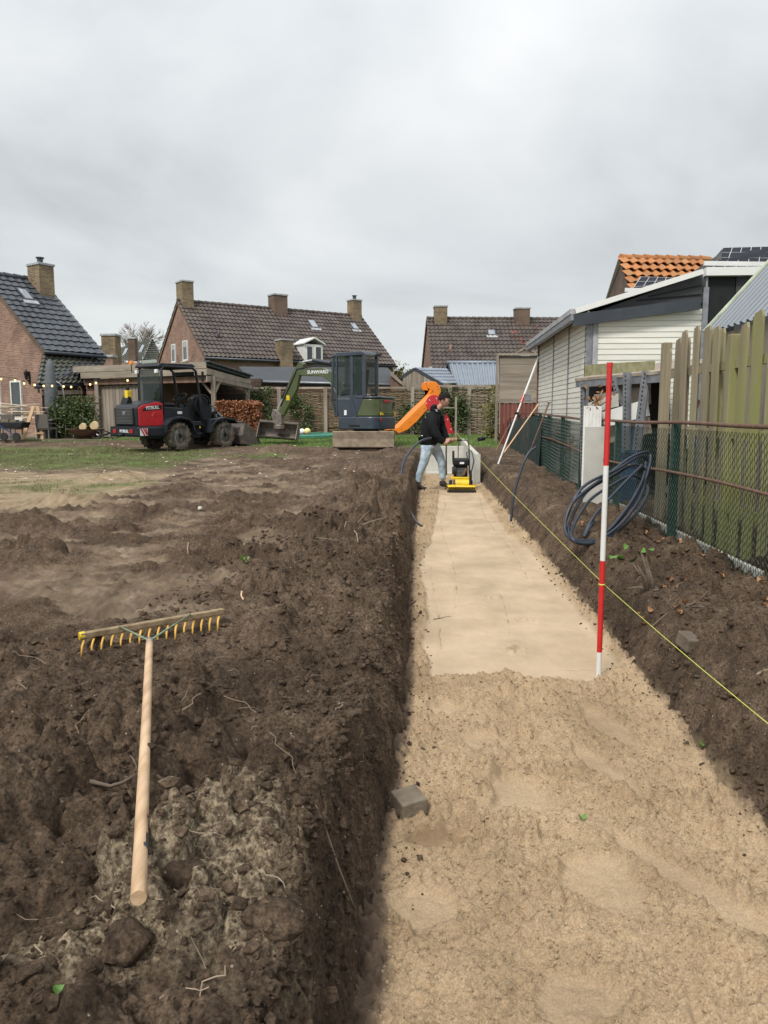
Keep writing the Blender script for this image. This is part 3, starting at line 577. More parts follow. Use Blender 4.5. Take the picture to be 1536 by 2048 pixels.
x, y = onz(352, 1550, .34); rock('stone', 'flat grey stone beside the middle of the rake handle', x, y, .022, M['stone'], 31, sq=(1.3, 1, .5))
x, y = onz(524, 1480, .36); rock('stone', 'small orange pebble on the dark soil near the trench', x, y, .009, M['dry_leaf'], 32)
x, y = onz(10, 1960, .34); rock('stone', 'pale flat stone at the lower left picture edge', x, y, .02, M['stone'], 33, sq=(1.3, 1, .5))
x, y = onz(400, 1002, .45); rock('stone', 'white stone lying on a far soil mound', x, y, .03, M['concrete'], 34, z=bz(x, y)+.05)
def paver(label, u, v, z, rz, tilt, s=(.105, .105, .07)):
    b = MB().box(-s[0]/2, s[0]/2, -s[1]/2, s[1]/2, -s[2]/2, s[2]/2); o = b.build('paving_stone', M['stone'], bevel=.006); x, y = onz(u, v, z); o.location = (x, y, z); o.rotation_euler = (tilt[0], tilt[1], rz); tag(o, label, 'paving stone')
paver('grey block lying in the sand against the left trench wall', 818, 1605, .045, .5, (.1, -.06), (.10, .10, .065))
M['brown_block'] = mat('soil_stained_block', (.10, .075, .055), .95, .3, 9, .5, 60, col2=(.16, .125, .095)); paver('brown block half buried in the right bank below the string', 1392, 1285, .275, .2, (.16, .1), (.15, .12, .07)); bpy.context.scene.objects['paving_stone.001'].data.materials[0] = M['brown_block']

# roots and twigs
def wiggle(p, q, k, amp, rn, sag=0):
    p, q = Vector(p), Vector(q); pts = []
    ax, ay = rn.random()*6, rn.random()*6
    for i in range(k+1):
        t = i/k; c = p.lerp(q, t); w = math.sin(t*math.pi)
        c += Vector((math.sin(t*7+ax)*amp*w+rn.gauss(0, amp*.25), math.cos(t*6+ay)*amp*w, rn.gauss(0, amp*.2)+sag*w)); pts.append(c)
    return pts
def twig(label, u0, v0, u1, v1, r, m='bark', name='twig', lift=.012, branches=0, seed=1, z=None, cat='twig'):
    rn = random.Random(seed*31+int(u0)); z0 = .36 if z is None else z
    if z is None: q0, q1 = on_ground(u0, v0, .02), on_ground(u1, v1, .02); x0, y0, x1, y1 = q0.x, q0.y, q1.x, q1.y
    else: x0, y0 = onz(u0, v0, z0); x1, y1 = onz(u1, v1, z0)
    pts = wiggle((x0, y0, 0), (x1, y1, 0), 9, .06*math.hypot(x1-x0, y1-y0), rn)
    pts = [Vector((p.x, p.y, (sz(p.x, p.y) if xl(p.y)+.05 < p.x < xr(p.y)-.05 else gz(p.x, p.y))+lift)) for p in pts]
    for _ in range(2): pts = [pts[0]]+[pts[i].lerp((pts[i-1]+pts[i+1])/2, .5) for i in range(1, len(pts)-1)]+[pts[-1]]
    b = MB().tube(pts, [r*(1-.6*i/9) for i in range(10)], 6)
    for k in range(branches):
        i = rn.randint(2, 7); d = Vector((rn.uniform(-1, 1), rn.uniform(-1, 1), .25)).normalized()*.25*(pts[0]-pts[-1]).length
        b.tube([pts[i], pts[i]+d*.5+Vector((0, 0, .01)), pts[i]+d], [r*.5, r*.4, r*.2], 5)
    o = b.build(name, M[m], smooth=True); return tag(o, label, cat)
twig('thick dark root crossing under the rake handle', 175, 1590, 400, 1583, .006, seed=2, branches=3, name='root', cat='root', lift=.018)
twig('short grey stick poking out of the bank toward the trench', 632, 1643, 706, 1637, .005, 'root', seed=3)
twig('long thin branch on the right bank below the red and white pole', 1290, 1220, 1460, 1243, .006, seed=4, branches=5, z=.31)
twig('forked branch on the right bank under the yellow string', 1380, 1235, 1470, 1195, .005, seed=5, branches=3, z=.31)
twig('broken flat stick near the right picture edge', 1500, 1368, 1536, 1372, .008, 'root', seed=6, z=.32)
twig('forked pale root on the left heap beside the trench', 690, 1065, 725, 1130, .007, 'root', seed=7, branches=4, name='root', cat='root')
twig('dark root running along the crest of the left bank', 655, 1112, 730, 1125, .010, seed=8, branches=3, name='root', cat='root')
twig('thin stick standing out of the scraped soil', 365, 1095, 370, 1130, .010, 'root', seed=9, lift=.05)
twig('pale straight stick on the soil right of the rake', 484, 1192, 488, 1218, .006, 'wood_fresh', seed=10, lift=.02)
twig('small dark twig stuck on the compacted sand', 868, 1237, 902, 1231, .003, seed=12, z=0, lift=.004)
rn = random.Random(5); b = MB()
for i in range(230):
    y = 1.2*(8/1.2)**rn.random(); x = -.3-rn.random()**1.3*(.5+.4*y) if rn.random() < .75 else 1.3+rn.random()*.75
    L_ = .03+.10*rn.random(); a = rn.random()*6.28; x1 = x+L_*math.cos(a); y1 = y+L_*math.sin(a)
    pts = wiggle((x, y, gz(x, y)+.006), (x1, y1, gz(x1, y1)+.012), 6, L_*.12, rn, .006); b.tube(pts, .0007+.0008*rn.random(), 3)
tag(b.build('rootlets', M['root']), 'fine pale rootlets hanging out of the dug soil', 'roots', kind='stuff')
# woody stump with a few cut leaves on the right bank
x, y = onz(1300, 1190, .30); z = gz(x, y)
st = thing('shrub_stump', 'dug-up shrub stump with splintered stem on the right bank', 'stump', (x, y, z-.01)); rn = random.Random(8)
b = MB()
for i in range(9):
    a = rn.random()*6.28; h = .10+.14*rn.random(); b.tube([(.02*math.cos(a), .02*math.sin(a), -.02), (.03*math.cos(a)-.02, .03*math.sin(a), h*.5), (.05*math.cos(a)-.06, .05*math.sin(a), h)], [.012, .009, .004], 6)
b.build('stem', M['bark'], st, smooth=True)
b = MB()
for i in range(7):
    a = rn.random()*6.28; b.tube([(0, 0, 0), (.06*math.cos(a), .06*math.sin(a), .015), (.15*math.cos(a), .15*math.sin(a), -.005)], [.009, .006, .002], 5)
b.build('root', M['bark'], st, smooth=True)
def leafmesh(L_=.05, w=.016, curl=.9):
    b = MB(); n_ = 6; rows = []
    for i in range(n_+1):
        t = i/n_; ww = w*math.sin(math.pi*min(1, t*.95+.05))**.8; x_ = (t-.5)*L_; z_ = curl*L_*(t-.5)**2*2
        rows += [(x_, -ww, z_+.25*ww), (x_, 0, z_), (x_, ww, z_+.25*ww)]
    fs = [(i*3+j, i*3+j+1, i*3+j+4, i*3+j+3) for i in range(n_) for j in (0, 1)]
    return b.add(rows, fs)
LF = {}
for k, m_ in (('leaf_fresh', 'leaf_fresh'), ('dry_leaf', 'dry_leaf')):
    o = leafmesh().build('leaf_source', M[m_], smooth=True); LF[k] = o.data; bpy.data.objects.remove(o)
LEAFN = [0]
WHERE = ['pale', 'deep brown', 'rolled-up', 'flat', 'torn', 'small', 'long', 'broken', 'curled', 'tilted']
def leaf(kind, label, u, v, z, s, rz, tilt=.25, group=None, onsand=False):
    x, y = onz(u, v, z); o = bpy.data.objects.new('leaf', LF[kind]); link(o); zz_ = sz(x, y) if onsand else gz(x, y)
    o.location = (x, y, zz_+.008*s+.004); o.rotation_euler = (tilt, tilt*.5, rz); o.scale = (s, s, s); tag(o, label, 'leaf', group)
leaf('leaf_fresh', 'round light green leaf lying on the loose sand', 1164, 1645, 0, .7, .6, .1, onsand=True)
leaf('leaf_fresh', 'bright green leaf on the scraped soil above the rake', 486, 1152, .34, 1.8, 1.2, .5)
leaf('leaf_fresh', 'single green leaf on the right bank beside the string', 1418, 1362, .33, 1.2, 2.4, .3)
leaf('leaf_fresh', 'small green sprout at the bottom left of the dug soil', 112, 2032, .34, .55, 1.3, .8)
for i, (u, v) in enumerate(((1222, 1128), (1240, 1130), (1262, 1142), (1284, 1132), (1256, 1120), (1296, 1112))):
    leaf('leaf_fresh', 'cut green laurel leaf beside the shrub stump', u, v, .31, 1.7, i*1.3, .35, 'cut green leaves by the stump')
rn = random.Random(12)
for i in range(34):
    t = i/34; u = 1290+(1536-1290)*t+rn.uniform(-14, 14); v = 1068+(1180-1068)*t+rn.uniform(-6, 16)
    leaf('dry_leaf', 'curled brown leaf in the litter along the foot of the mesh fence', u, v, .31, rn.uniform(.5, 1.15), rn.random()*6, rn.uniform(.1, .9), 'dry leaves along the fence foot')
for i in range(30):
    u, v = rn.choice([(1365, 1188), (1385, 1185), (1410, 1180), (1345, 1190), (1365, 1238), (1290, 1205), (1525, 1215), (1520, 1230), (1240, 1090), (1170, 1068)]); u += rn.uniform(-14, 14); v += rn.uniform(-7, 7)
    leaf('dry_leaf', 'dry orange-brown leaf scattered over the right bank', u, v, .31, rn.uniform(.5, 1.1), rn.random()*6, rn.uniform(.1, .9), 'dry leaves on the right bank')

# ================================================================ ranging rod, string, rake
rx, ry = .897, 4.05
rod = thing('ranging_rod', 'red and white banded surveying pole standing in the sand', 'pole', (rx, ry, 0)); z = 1.66; c = 'red_pole'
b = MB(); b.cyl((0, 0, 1.645), (0, 0, 1.665), .0155, .0155, 20); b.build('cap', M['red_pole'], rod, 'auto')
for k, (z0, z1, c) in enumerate(((1.14, 1.645, 'red_pole'), (.64, 1.14, 'white'), (.145, .64, 'red_pole'), (-.12, .145, 'white'))):
    MB().cyl((0, 0, z0), (0, 0, z1), .0140-.0002*(k % 2), n=24).build('red_band' if c != 'white' else 'white_band', M[c], rod, 'auto')
b = MB()
for i in range(2): b.tube([(.0155*math.cos(a), .0155*math.sin(a), .512+i*.003) for a in np.linspace(0, 6.2, 20)], .0016, 5, closed=True)
b.build('string_loop', M['string'], rod)
A = Vector((rx+.013, ry-.012, .512))
x, y = onz(1560, 1462, .36); B = Vector((x, y, .40)); B = A+(W(1536, 1443, 2.2)-A)*1.25
C_ = W(912, 864, 17.9)
b = MB(); b.tube([A.lerp(B, t)-Vector((0, 0, .01*math.sin(t*3.1))) for t in np.linspace(0, 1, 16)], .0013, 6); b.tube([A.lerp(C_, t)-Vector((0, 0, .05*math.sin(t*3.1416))) for t in np.linspace(0, 1, 40)], [.0013+.0016*i/39 for i in range(40)], 6)
tag(b.build('string_line', M['string'], smooth=True), 'taut yellow builders string running along the right trench edge', 'string')

_l = .045
for _ in range(3):
    _a, _b = on_ground(277, 1796, _l), on_ground(299, 1285, _l)
    _l = max(_l, max(gz(*_a.lerp(_b, t).xy)+.011-(_a.lerp(_b, t).z-_l) for t in np.linspace(.03, .97, 40)))
hx, hy, tx, ty = _a.x, _a.y, _b.x, _b.y
P0, P1 = _a, _b
D = (P1-P0); D.normalize()
rake = thing('rake', 'wide yellow-toothed rake with long wooden handle lying on the soil', 'rake', P0)
def rp_(p): return Vector(p)-P0
b = MB(); b.tube([rp_(P0.lerp(P1, t))+Vector((0, 0, .004*math.sin(t*9))) for t in np.linspace(0, 1, 14)], .0142, 16); hd = b.build('handle', mat('used_ash_handle', (.40, .26, .145), .6, .2, 5, .25, 60, col2=(.60, .42, .26), stretch=(6, .5, 6)), rake, 'auto')
b = MB(); q = P0+D*.19; b.tube([rp_(q-D*.03)+Vector((.001, -.001, .0012)), rp_(q+D*.03)+Vector((.001, -.001, .0012))], .0153, 16); st_ = b.build('sticker', M['anthracite'], hd, 'auto')
hl = on_ground(160, 1272, .085); hr = on_ground(447, 1222, .085); ax_ = (hr-hl).normalized()
b = MB(); b.beam(rp_(hl), rp_(hr), .035, .028); b.build('head_bar', mat('muddy_head_bar', (.16, .11, .06), .85, .3, 20, .4, col2=(.30, .22, .13)), rake, bevel=.004)
b = MB(); b.cyl(rp_(hl-ax_*.004), rp_(hl+ax_*.02), .019, n=10); b.build('end_cap', M['yellow'], rake, 'auto')
b = MB(); b.cyl(rp_(P1-D*.03), rp_(P1+D*.05), .0165, .012, 14); b.build('socket', M['galv'], rake, 'auto')
M['pinewood'] = mat('yellow_teeth', (.62, .36, .07), .6, .2, 8, .1)
for k in range(16):
    c_ = hl.lerp(hr, (k+.5)/16); o = MB().tube([rp_(c_)+Vector((0, 0, -.008)), rp_(c_)+Vector((0, -.035, -.045)), rp_(c_)+Vector((.004, -.055, -.088))], [.006, .0055, .004], 7).build('tooth', M['pinewood'], rake, True)
mm = M['brace'] = mat('green_grey_steel_brace', (.20, .27, .17), .5, .2, 20, .1, metal=.3)
for t in (.27, .76): MB().tube([rp_(P1+D*.03), rp_(hl.lerp(hr, t))+Vector((0, -.02, .016))], .0045, 8).build('brace', mm, rake, True)

# ================================================================ pipes
def spline(pts, k=8, closed=False):
    P_ = [Vector(p) for p in pts]; n = len(P_); out = []
    for i in range(n if closed else n-1):
        a, b_, c, d = (P_[(i-1) % n], P_[i], P_[(i+1) % n], P_[(i+2) % n]) if closed else (P_[max(i-1, 0)], P_[i], P_[i+1], P_[min(i+2, n-1)])
        for j in range(k):
            t = j/k; out.append(.5*((2*b_)+(c-a)*t+(2*a-5*b_+4*c-d)*t*t+(3*b_-a-3*c+d)*t**3))
    if not closed: out.append(P_[-1])
    return out
coil = thing('pipe_coil', 'coil of blue-black water pipe leaning on the mesh fence', 'pipe', (1.75, 7.0, .3))
cb = Vector((1.75, 7.0, .3))
loops = [((1130, 1050, 6.5), (1150, 1000, 6.6), (1215, 950, 6.9), (1262, 915, 7.2), (1298, 905, 7.4), (1297, 940, 7.3), (1270, 1000, 7.1), (1225, 1055, 6.8), (1180, 1084, 6.5), (1143, 1080, 6.45)),
         ((1132, 1040, 6.6), (1165, 975, 6.7), (1235, 938, 7.0), (1280, 912, 7.3), (1292, 925, 7.4), (1285, 960, 7.2), (1255, 1015, 7.0), (1212, 1065, 6.7), (1170, 1082, 6.5), (1137, 1070, 6.5)),
         ((1140, 1045, 6.6), (1172, 985, 6.7), (1225, 952, 7.0), (1268, 930, 7.2), (1292, 945, 7.3), (1280, 995, 7.1), (1245, 1045, 6.8), (1200, 1078, 6.6), (1160, 1085, 6.5), (1140, 1070, 6.5)),
         ((1148, 1050, 6.6), (1180, 1000, 6.75), (1228, 968, 7.0), (1262, 952, 7.2), (1287, 962, 7.3), (1296, 985, 7.2), (1270, 1030, 7.0), (1225, 1070, 6.7), (1175, 1088, 6.45), (1145, 1078, 6.4))]
for L_ in loops:
    b = MB(); b.tube([p-cb for p in spline([W(*q) for q in L_], 7, True)], .0135, 10, closed=True); b.build('loop', M['pipe'], coil, True)
b = MB(); b.tube([p-cb for p in spline([W(1166, 1075, 6.6), W(1190, 1030, 6.7), (W(1240, 975, 6.9)), W(1285, 930, 7.2)])], .0135, 10); b.tube([p-cb for p in spline([W(1168, 1074, 6.55), W(1176, 1060, 6.6), W(1187, 1042, 6.7)])], .0135, 10); b.build('pipe_end', M['pipe'], coil, True)
b = MB(); b.tube(spline([W(1022, 1043, 9.4), W(1028, 990, 9.45), W(1042, 940, 9.5), W(1056, 908, 9.55), W(1072, 894, 9.6)]), .015, 12); tag(b.build('pipe', M['pipe'], smooth=True), 'single bent blue-black pipe sticking up out of the right trench edge', 'pipe')
b = MB(); b.tube(spline([W(808, 1008, 12.2), W(803, 985, 12.2), W(802, 955, 12.3), (W(807, 925, 12.5)), W(822, 900, 12.9), W(842, 882, 13.3), W(862, 876, 13.6)]), .02, 12); tag(b.build('pipe', M['pipe'], smooth=True), 'arched dark pipe end rising from the left bank behind the worker', 'pipe')
x, y = onz(842, 1052, .02); b = MB(); b.tube(spline([(x-.12, y+.1, .16), (x-.05, y+.03, .06), (x+.02, y-.02, .02)]), .014, 8); tag(b.build('pipe', M['pipe'], smooth=True), 'short pipe stub poking out low from the left trench wall', 'pipe')
b = MB(); b.cyl(W(958, 879, 20.5), W(968, 877, 20.9), .05, n=14); tag(b.build('pipe', M['black'], smooth='auto'), 'short black drain pipe lying at the far end of the right bank', 'pipe')

# ================================================================ mesh fence and board fence
FX = 2.12
fence = thing('mesh_fence', 'low green wire mesh fence on rusty rails along the right bank', 'fence', (FX, 3, .3))
FY0, FY1 = 3.2, 26.0
def fxy(y): return FX+.10*sst(12, 24, y)
def fb(y): return .28+.15*float(sst(9, 20, y))
def L2(x, y, z): return Vector((x-FX, y-3, z-.3))
top = [L2(float(fxy(y)), y, fb(y)+1.05-.25*float(sst(17, 25, y))+.006*math.sin(y*2.1)) for y in np.linspace(FY0, FY1, 90)]
b = MB(); b.tube(top, .016, 8); b.build('top_rail', M['rust'], fence, True)
mid = [L2(float(fxy(y))-.01, y, fb(y)+.60-.03*math.sin(y*.8)) for y in np.linspace(FY0, 15.5, 60)]
b = MB(); b.tube(mid, .013, 8); b.build('middle_rail', M['rust'], fence, True)
for y in (4.6, 7.0, 9.15, 11.3, 13.0, 14.6, 15.9, 17.2, 20.2, 23.2, 26.0):
    h = 1.06-.25*float(sst(17, 25, y)); MB().box(-.032, .032, -.032, .032, -.3, h).build('post', M['green_post'], fence).location = L2(float(fxy(y))+.03, y, fb(y))
rn = random.Random(4)
def wires(y0, y1, cell, r, z0, h, name, mt, hh=.055):
    b = MB(); a = cell/2; k = int((y1-y0)/a); nrow = int(h/(hh/2))
    for i in range(k):
        P_ = []
        for j in range(nrow+1):
            y_ = y0+a*(i+((j+i) % 2))+.0015*(1 if (j+i) % 2 else -1); P_.append(L2(float(fxy(y_))+(.004 if (j+i) % 2 else -.004)+.012*math.sin(y_*3+j*.2), y_, fb(y_)+z0+h*j/nrow))
        b.tube(P_, r, 3, caps=False)
    return b.build(name, mt, fence)
def wires_old(y0, y1, cell, r, z0, h, name, mt):
    vs = []; nrow = int(h/(cell/2)); b = MB(); k = int((y1-y0)/cell)
    for i in range(k+1):
        yy = y0+i*cell; pts = []
        for j in range(nrow+1):
            y_ = yy+(cell/2 if (j % 2) else 0)*(1 if i % 2 == 0 else 1)-(0); 
            pts.append((j, y_))
        # each wire zigzags between its own column and the next
        P_ = [L2(float(fxy(y_))+(.004 if (j % 2) else -.004)+.012*math.sin(y_*3+j*.2), y_-(cell/2 if j % 2 else 0)+(cell*.52 if j % 2 else -cell*.02), fb(y_)+z0+h*j/nrow) for j, y_ in pts]
        b.tube(P_, r, 3, caps=False)
    return b.build(name, mt, fence)
w = wires(3.4, 12.0, .07, .0028, .02, .98, 'netting', M['netting']); tag(w, kind='stuff')
w = wires(12.0, 17.6, .08, .0046, .02, .98, 'netting', M['netting']); tag(w, kind='stuff')
# green windbreak cloth on the far stretch
b = MB(); ys = np.linspace(15.2, 26, 66); k = len(ys)
for j in (0, 1, 2, 3):
    for i, y in enumerate(ys): b.v.append(tuple(L2(float(fxy(y))-.05+.02*math.sin(y*9+j), y, fb(y)-.05+(.98-.25*float(sst(17, 25, y))+.03*math.sin(y*4))*j/3)))
b.f = [(j*k+i, j*k+i+1, (j+1)*k+i+1, (j+1)*k+i) for j in range(3) for i in range(k-1)]
M['cloth'] = mat('dark_green_shade_cloth', (.018, .040, .036), .8, .35, 5, .4, 200, alpha=.9)
b.build('shade_cloth', M['cloth'], fence, True)
for i in range(12):
    y = 3.3+i*1.16
    o = MB().box(-.02, .02, 0, 1.14, -.2, .06+.01*random.random()).build('edging_board', M['concrete'], fence, bevel=.004); o.location = L2(float(fxy(y))+.09, y, fb(y)+.02); o.rotation_euler = (.0, .03*random.uniform(-1, 1), .006*random.uniform(-1, 1))
b = MB(); rn = random.Random(77)
pts = wiggle(L2(FX, 11.6, .9), L2(FX, 13.6, 1.15), 12, .12, rn); b.tube(pts, .007, 5)
for i in range(9): p = pts[rn.randint(1, 11)]; b.tube([p, p+Vector((0, rn.uniform(-.15, .15), rn.uniform(-.2, .2))), p+Vector((0, rn.uniform(-.3, .3), rn.uniform(-.35, .3)))], [.004, .003, .0015], 4)
o = b.build('dead_vine', M['bark']); o.location = (FX, 3, .3); tag(o, 'leafless vine tangled in the mesh in front of the pale clad wall', 'vine')

bf = thing('board_fence', 'tall weathered board fence with arched tops and green algae', 'fence', (2.35, 5, .3))
def ftop(y):
    # arched panels: high in the middle, lower at the posts
    for a, c in ((6.35, 8.15), (4.55, 6.35), (2.75, 4.55)):
        if a <= y <= c: t = (y-a)/(c-a); return 1.99+.20*math.sin(math.pi*t)**.7
    return 2.0
rn = random.Random(21)
for front in (1, 0):
    y = 8.08-.07-(0 if front else .135); i = 0
    while y > 3.0:
        if min(abs(y-py) for py in (8.15, 6.35, 4.55, 2.75)) > .07:
            h = ftop(y)-(.03 if not front else 0)+rn.uniform(-.015, .015); w_ = .070
            poly = [(-w_, 0), (w_, 0), (w_, h-.36), (w_*.75, h-.315), (-w_*.75, h-.30), (-w_, h-.34)]
            o = MB().prism(poly, -.009, .009, 'x').build('slat', M['algae'], bf); o.location = (0 if front else .06, y-5, 0); o.rotation_euler = (rn.uniform(-.012, .012), rn.uniform(-.008, .008), rn.uniform(-.06, .06))
        y -= .27; i += 1
for y in (8.15, 6.35, 4.55, 2.75):
    o = MB().box(-.045, .045, -.045, .045, -.3, 1.73 if y < 8 else 1.83).build('post', M['algae'], bf, bevel=.008); o.location = (.02, y-5, 0)
for (a, c) in ((6.40, 8.10), (4.60, 6.30), (2.80, 4.50)):
    for z_ in (.35, .95, 1.50): MB().box(.013, .047, a-5, c-5, z_-.035, z_+.035).build('rail', M['algae'], bf)
# ================================================================ buildings
def on_plane(u, v, p0, n):
    o = Vector((0, 0, CAM_H)); d = W(u, v, 10.0)-o; return o+d*((Vector(p0)-o).dot(Vector(n))/d.dot(Vector(n)))
def tile_sheet(name, e0, e1, r1, r0, tw, th, amp, m, parent, Mi, lift=.03):
    """tiled slope between two eave and two ridge points: waves across, stepped courses up the slope"""
    e0, e1, r1, r0 = map(Vector, (e0, e1, r1, r0)); n = (e1-e0).cross(r0-e0).normalized()
    if n.z < 0: n = -n
    nu = max(2, round(max((e1-e0).length, (r1-r0).length)/tw)); nv = max(2, round(((r0-e0).length+(r1-e1).length)/2/th))
    prof = [(0, 0), (.18, .45), (.36, 1), (.55, .55), (.75, 0)]
    us = [((i+a)/nu, h) for i in range(nu) for a, h in prof]+[(1, 0)]
    vs = []
    for j in range(nv): vs += [((j+.001)/nv, 1), ((j+.999)/nv, .0)]
    b = MB(Mi)
    P = []
    for t, s in vs:
        l, r = e0.lerp(r0, t), e1.lerp(r1, t)
        for u, h in us: P.append(l.lerp(r, u)+n*(lift+amp*h+s*amp*.9))
    k = len(us); F = [(j*k+i, j*k+i+1, (j+1)*k+i+1, (j+1)*k+i) for j in range(len(vs)-1) for i in range(k-1)]
    b.add(P, F); return tag(b.build(name, m, parent), kind='stuff')
def tile_each(name, e0, e1, r1, r0, tw, th, amp, m, parent, Mi, lift=.03):
    """the same slope with every tile a piece of its own"""
    e0, e1, r1, r0 = [Mi @ Vector(p) for p in (e0, e1, r1, r0)]; n = (e1-e0).cross(r0-e0).normalized()
    if n.z < 0: n = -n
    nu = round((e1-e0).length/tw); nv = round((r0-e0).length/th); U = (e1-e0)/nu; V = (r0-e0)/nv; ul, vl = U.length, V.length
    prof = [(-.5, 0), (-.3, .35), (-.1, 1), (.1, 1), (.3, .3), (.56, 0)]
    b = MB(); k = len(prof)
    vs = [(p*ul, -.03*vl, h*amp+amp*.95+.012) for p, h in prof]+[(p*ul, 1.03*vl, h*amp) for p, h in prof]+[(p*ul, -.03*vl, h*amp+amp*.95-.012) for p, h in prof]
    b.add(vs, [(i, i+1, k+i+1, k+i) for i in range(k-1)]+[(2*k+i, 2*k+i+1, i+1, i) for i in range(k-1)])
    src = b.build(name, m, parent); Rm = Matrix((U.normalized(), V.normalized(), n)).transposed().to_4x4(); rn = random.Random(5)
    for j in range(nv):
        for i in range(nu):
            o = src if i == j == 0 else link(src.copy(), parent)
            p = e0+U*(i+.5)+V*j+n*(lift+rn.uniform(-.003, .003)); o.matrix_basis = Matrix.Translation(p) @ Rm @ Matrix.Rotation(rn.uniform(-.008, .008), 4, 'Z')
def gable_house(name, label, loc, az, L_, hw, ez, rz_, wall, tile, tw, th, amp, each=False, over=.25, g0=.5):
    t = thing(name, label, 'house', (loc[0], loc[1], g0), R(90)-az); bpy.context.view_layer.update(); Mi = t.matrix_world.inverted(); Mw = t.matrix_world
    e, r = ez-g0, rz_-g0
    wl = MB().prism([(-hw, -1), (hw, -1), (hw, e), (0, r-.02), (-hw, e)], 0, L_, 'x').build('wall', wall, t)
    def P(x, y, z): return Mw @ Vector((x, y, z))
    sl = (r-e)/hw; oe = .25
    rf = MB().prism([(-hw-oe, e-oe*sl), (0, r), (hw+oe, e-oe*sl), (hw+oe, e-oe*sl+.08), (0, r+.08), (-hw-oe, e-oe*sl+.08)], -.06, L_+.06, 'x').build('roof', M['anthracite'], t)
    f = tile_each if each else tile_sheet
    if each: f('roof_tile', P(-.1, -hw-oe, e-oe*sl+.06), P(L_+.1, -hw-oe, e-oe*sl+.06), P(L_+.1, 0, r+.06), P(-.1, 0, r+.06), tw, th, amp, tile, t, Mi)
    else: f('roof_tiles', P(-.1, -hw-oe, e-oe*sl+.06), P(L_+.1, -hw-oe, e-oe*sl+.06), P(L_+.1, 0, r+.06), P(-.1, 0, r+.06), tw, th, amp, tile, t, Mi)
    tile_sheet('roof_tiles', P(-.1, hw+oe, e-oe*sl+.06), P(L_+.1, hw+oe, e-oe*sl+.06), P(L_+.1, 0, r+.06), P(-.1, 0, r+.06), tw*2, th*1.5, amp, tile, t, Mi)
    b = MB(); k = int(L_/.38)
    for i in range(k): x = -.08+i*(L_+.16)/k; b.tube([(x, 0, r+.13), (x+(L_+.16)/k*.98, 0, r+.115)], [.115, .10], 8)
    b.build('ridge_tiles', tile, t, 'auto')
    g = MB(); g.tube([(-.1, -hw-oe-.06, e-oe*sl+.02), (L_+.1, -hw-oe-.06, e-oe*sl+.0)], .065, 8); g.build('gutter', M['anthracite'], t, True)
    b = MB()
    for s in (-1, 1): b.beam((-.05, s*(hw+oe), e-oe*sl-.02), (-.05, 0, r+.02), .05, .16)
    b.build('verge_board', M['brick_brown'], t)
    return t, Mi, P
def chimney(t, x, y, z0, z1, sx, sy, m, pot=None):
    c = MB().box(x-sx/2, x+sx/2, y-sy/2, y+sy/2, z0, z1).build('chimney', m, t)
    MB().box(x-sx/2-.04, x+sx/2+.04, y-sy/2-.04, y+sy/2+.04, z1+.001, z1+.09).build('cap', M['lead'] if pot != 'b' else M['brick_brown'], c, bevel=.01)
    MB().box(x-sx/2-.05, x+sx/2+.05, y-sy/2-.12, y+sy/2+.03, z0-.0, z0+.16).build('flashing', M['lead'], c) if False else None
    if pot: MB().lathe([(.11, z1+.09), (.11, z1+.3), (.16, z1+.31), (.16, z1+.35)], (x, y, 0), n=10).build('pot', M['anthracite'], c, 'auto')
    return c
def skylight(t, x, s, hw, e, r, w=.55, h=.8):
    """roof window on the near slope, s = 0 eave .. 1 ridge"""
    sl = math.atan2(r-e, hw); c = Vector((x, -hw*(1-s), e+(r-e)*s+.16)); E_ = Matrix.Translation(c) @ Matrix.Rotation(sl, 4, 'X')
    f = MB(E_).box(-w/2, w/2, -h/2, h/2, -.06, .05).build('roof_window', M['anthracite'], t, bevel=.01)
    MB(E_).box(-w/2+.06, w/2-.06, -h/2+.06, h/2-.06, .052, .062).build('pane', M['sky_glass'], f)
    MB(E_).box(-w/2-.08, w/2+.08, -h/2-.22, -h/2-.002, -.05, .035).build('flashing', M['lead'], f)
def gwin(t, y0, y1, z0, z1, x=-.03, split=True, fr='white', blind=True):
    f = MB(); w = .06
    f.box(x-.03, x+.04, y0, y0+w, z0, z1); f.box(x-.03, x+.04, y1-w, y1, z0, z1); f.box(x-.028, x+.038, y0+w, y1-w, z0, z0+w); f.box(x-.028, x+.038, y0+w, y1-w, z1-w, z1)
    o = f.build('window', M[fr], t); MB().box(x+.0, x+.02, y0+w, y1-w, z0+w, z1-w).build('pane', M['glass'], o)
    if blind: MB().box(x-.012, x-.004, y0+w, y1-w, z0+w+(z1-z0)*.62, z1-w).build('blind', M['lead'], o)
    MB().box(x-.09, x+.03, y0-.06, y1+.06, z0-.07, z0-.002).build('sill', M['concrete'], o)

# house 2, the long brown roof in the middle
t, Mi, P = gable_house('brick_house', 'long brick house with dark brown tiled roof, three chimneys and white dormer', (-13.8, 42), R(52), 11.7, 3.55, 4.45, 7.42, M['brick_red'], M['tile_brown'], .25, .36, .055, g0=.5)
e_, r_ = 3.95, 6.92
chimney(t, .38, 0, 5.6, 8.0, .62, .95, M['brick_yellow']); chimney(t, 5.9, -.15, 6.1, 7.75, .85, .8, M['brick_brown'], None); chimney(t, 11.2, -.1, 6.2, 7.9, .62, .7, M['brick_yellow'], 'p')
skylight(t, 7.7, .70, 3.55, e_, r_, .5, .78); skylight(t, 10.6, .72, 3.55, e_, r_, .45, .7)
gwin(t, -1.25, -.55, 2.85+.95, 4.85-.0); gwin(t, .65, 1.25, 3.8, 4.8)
MB().tube([(1.2, -2.5, 4.7), (1.2, -2.6, 5.35)], [.07, .07], 8).build('vent_pipe', M['anthracite'], t, True)
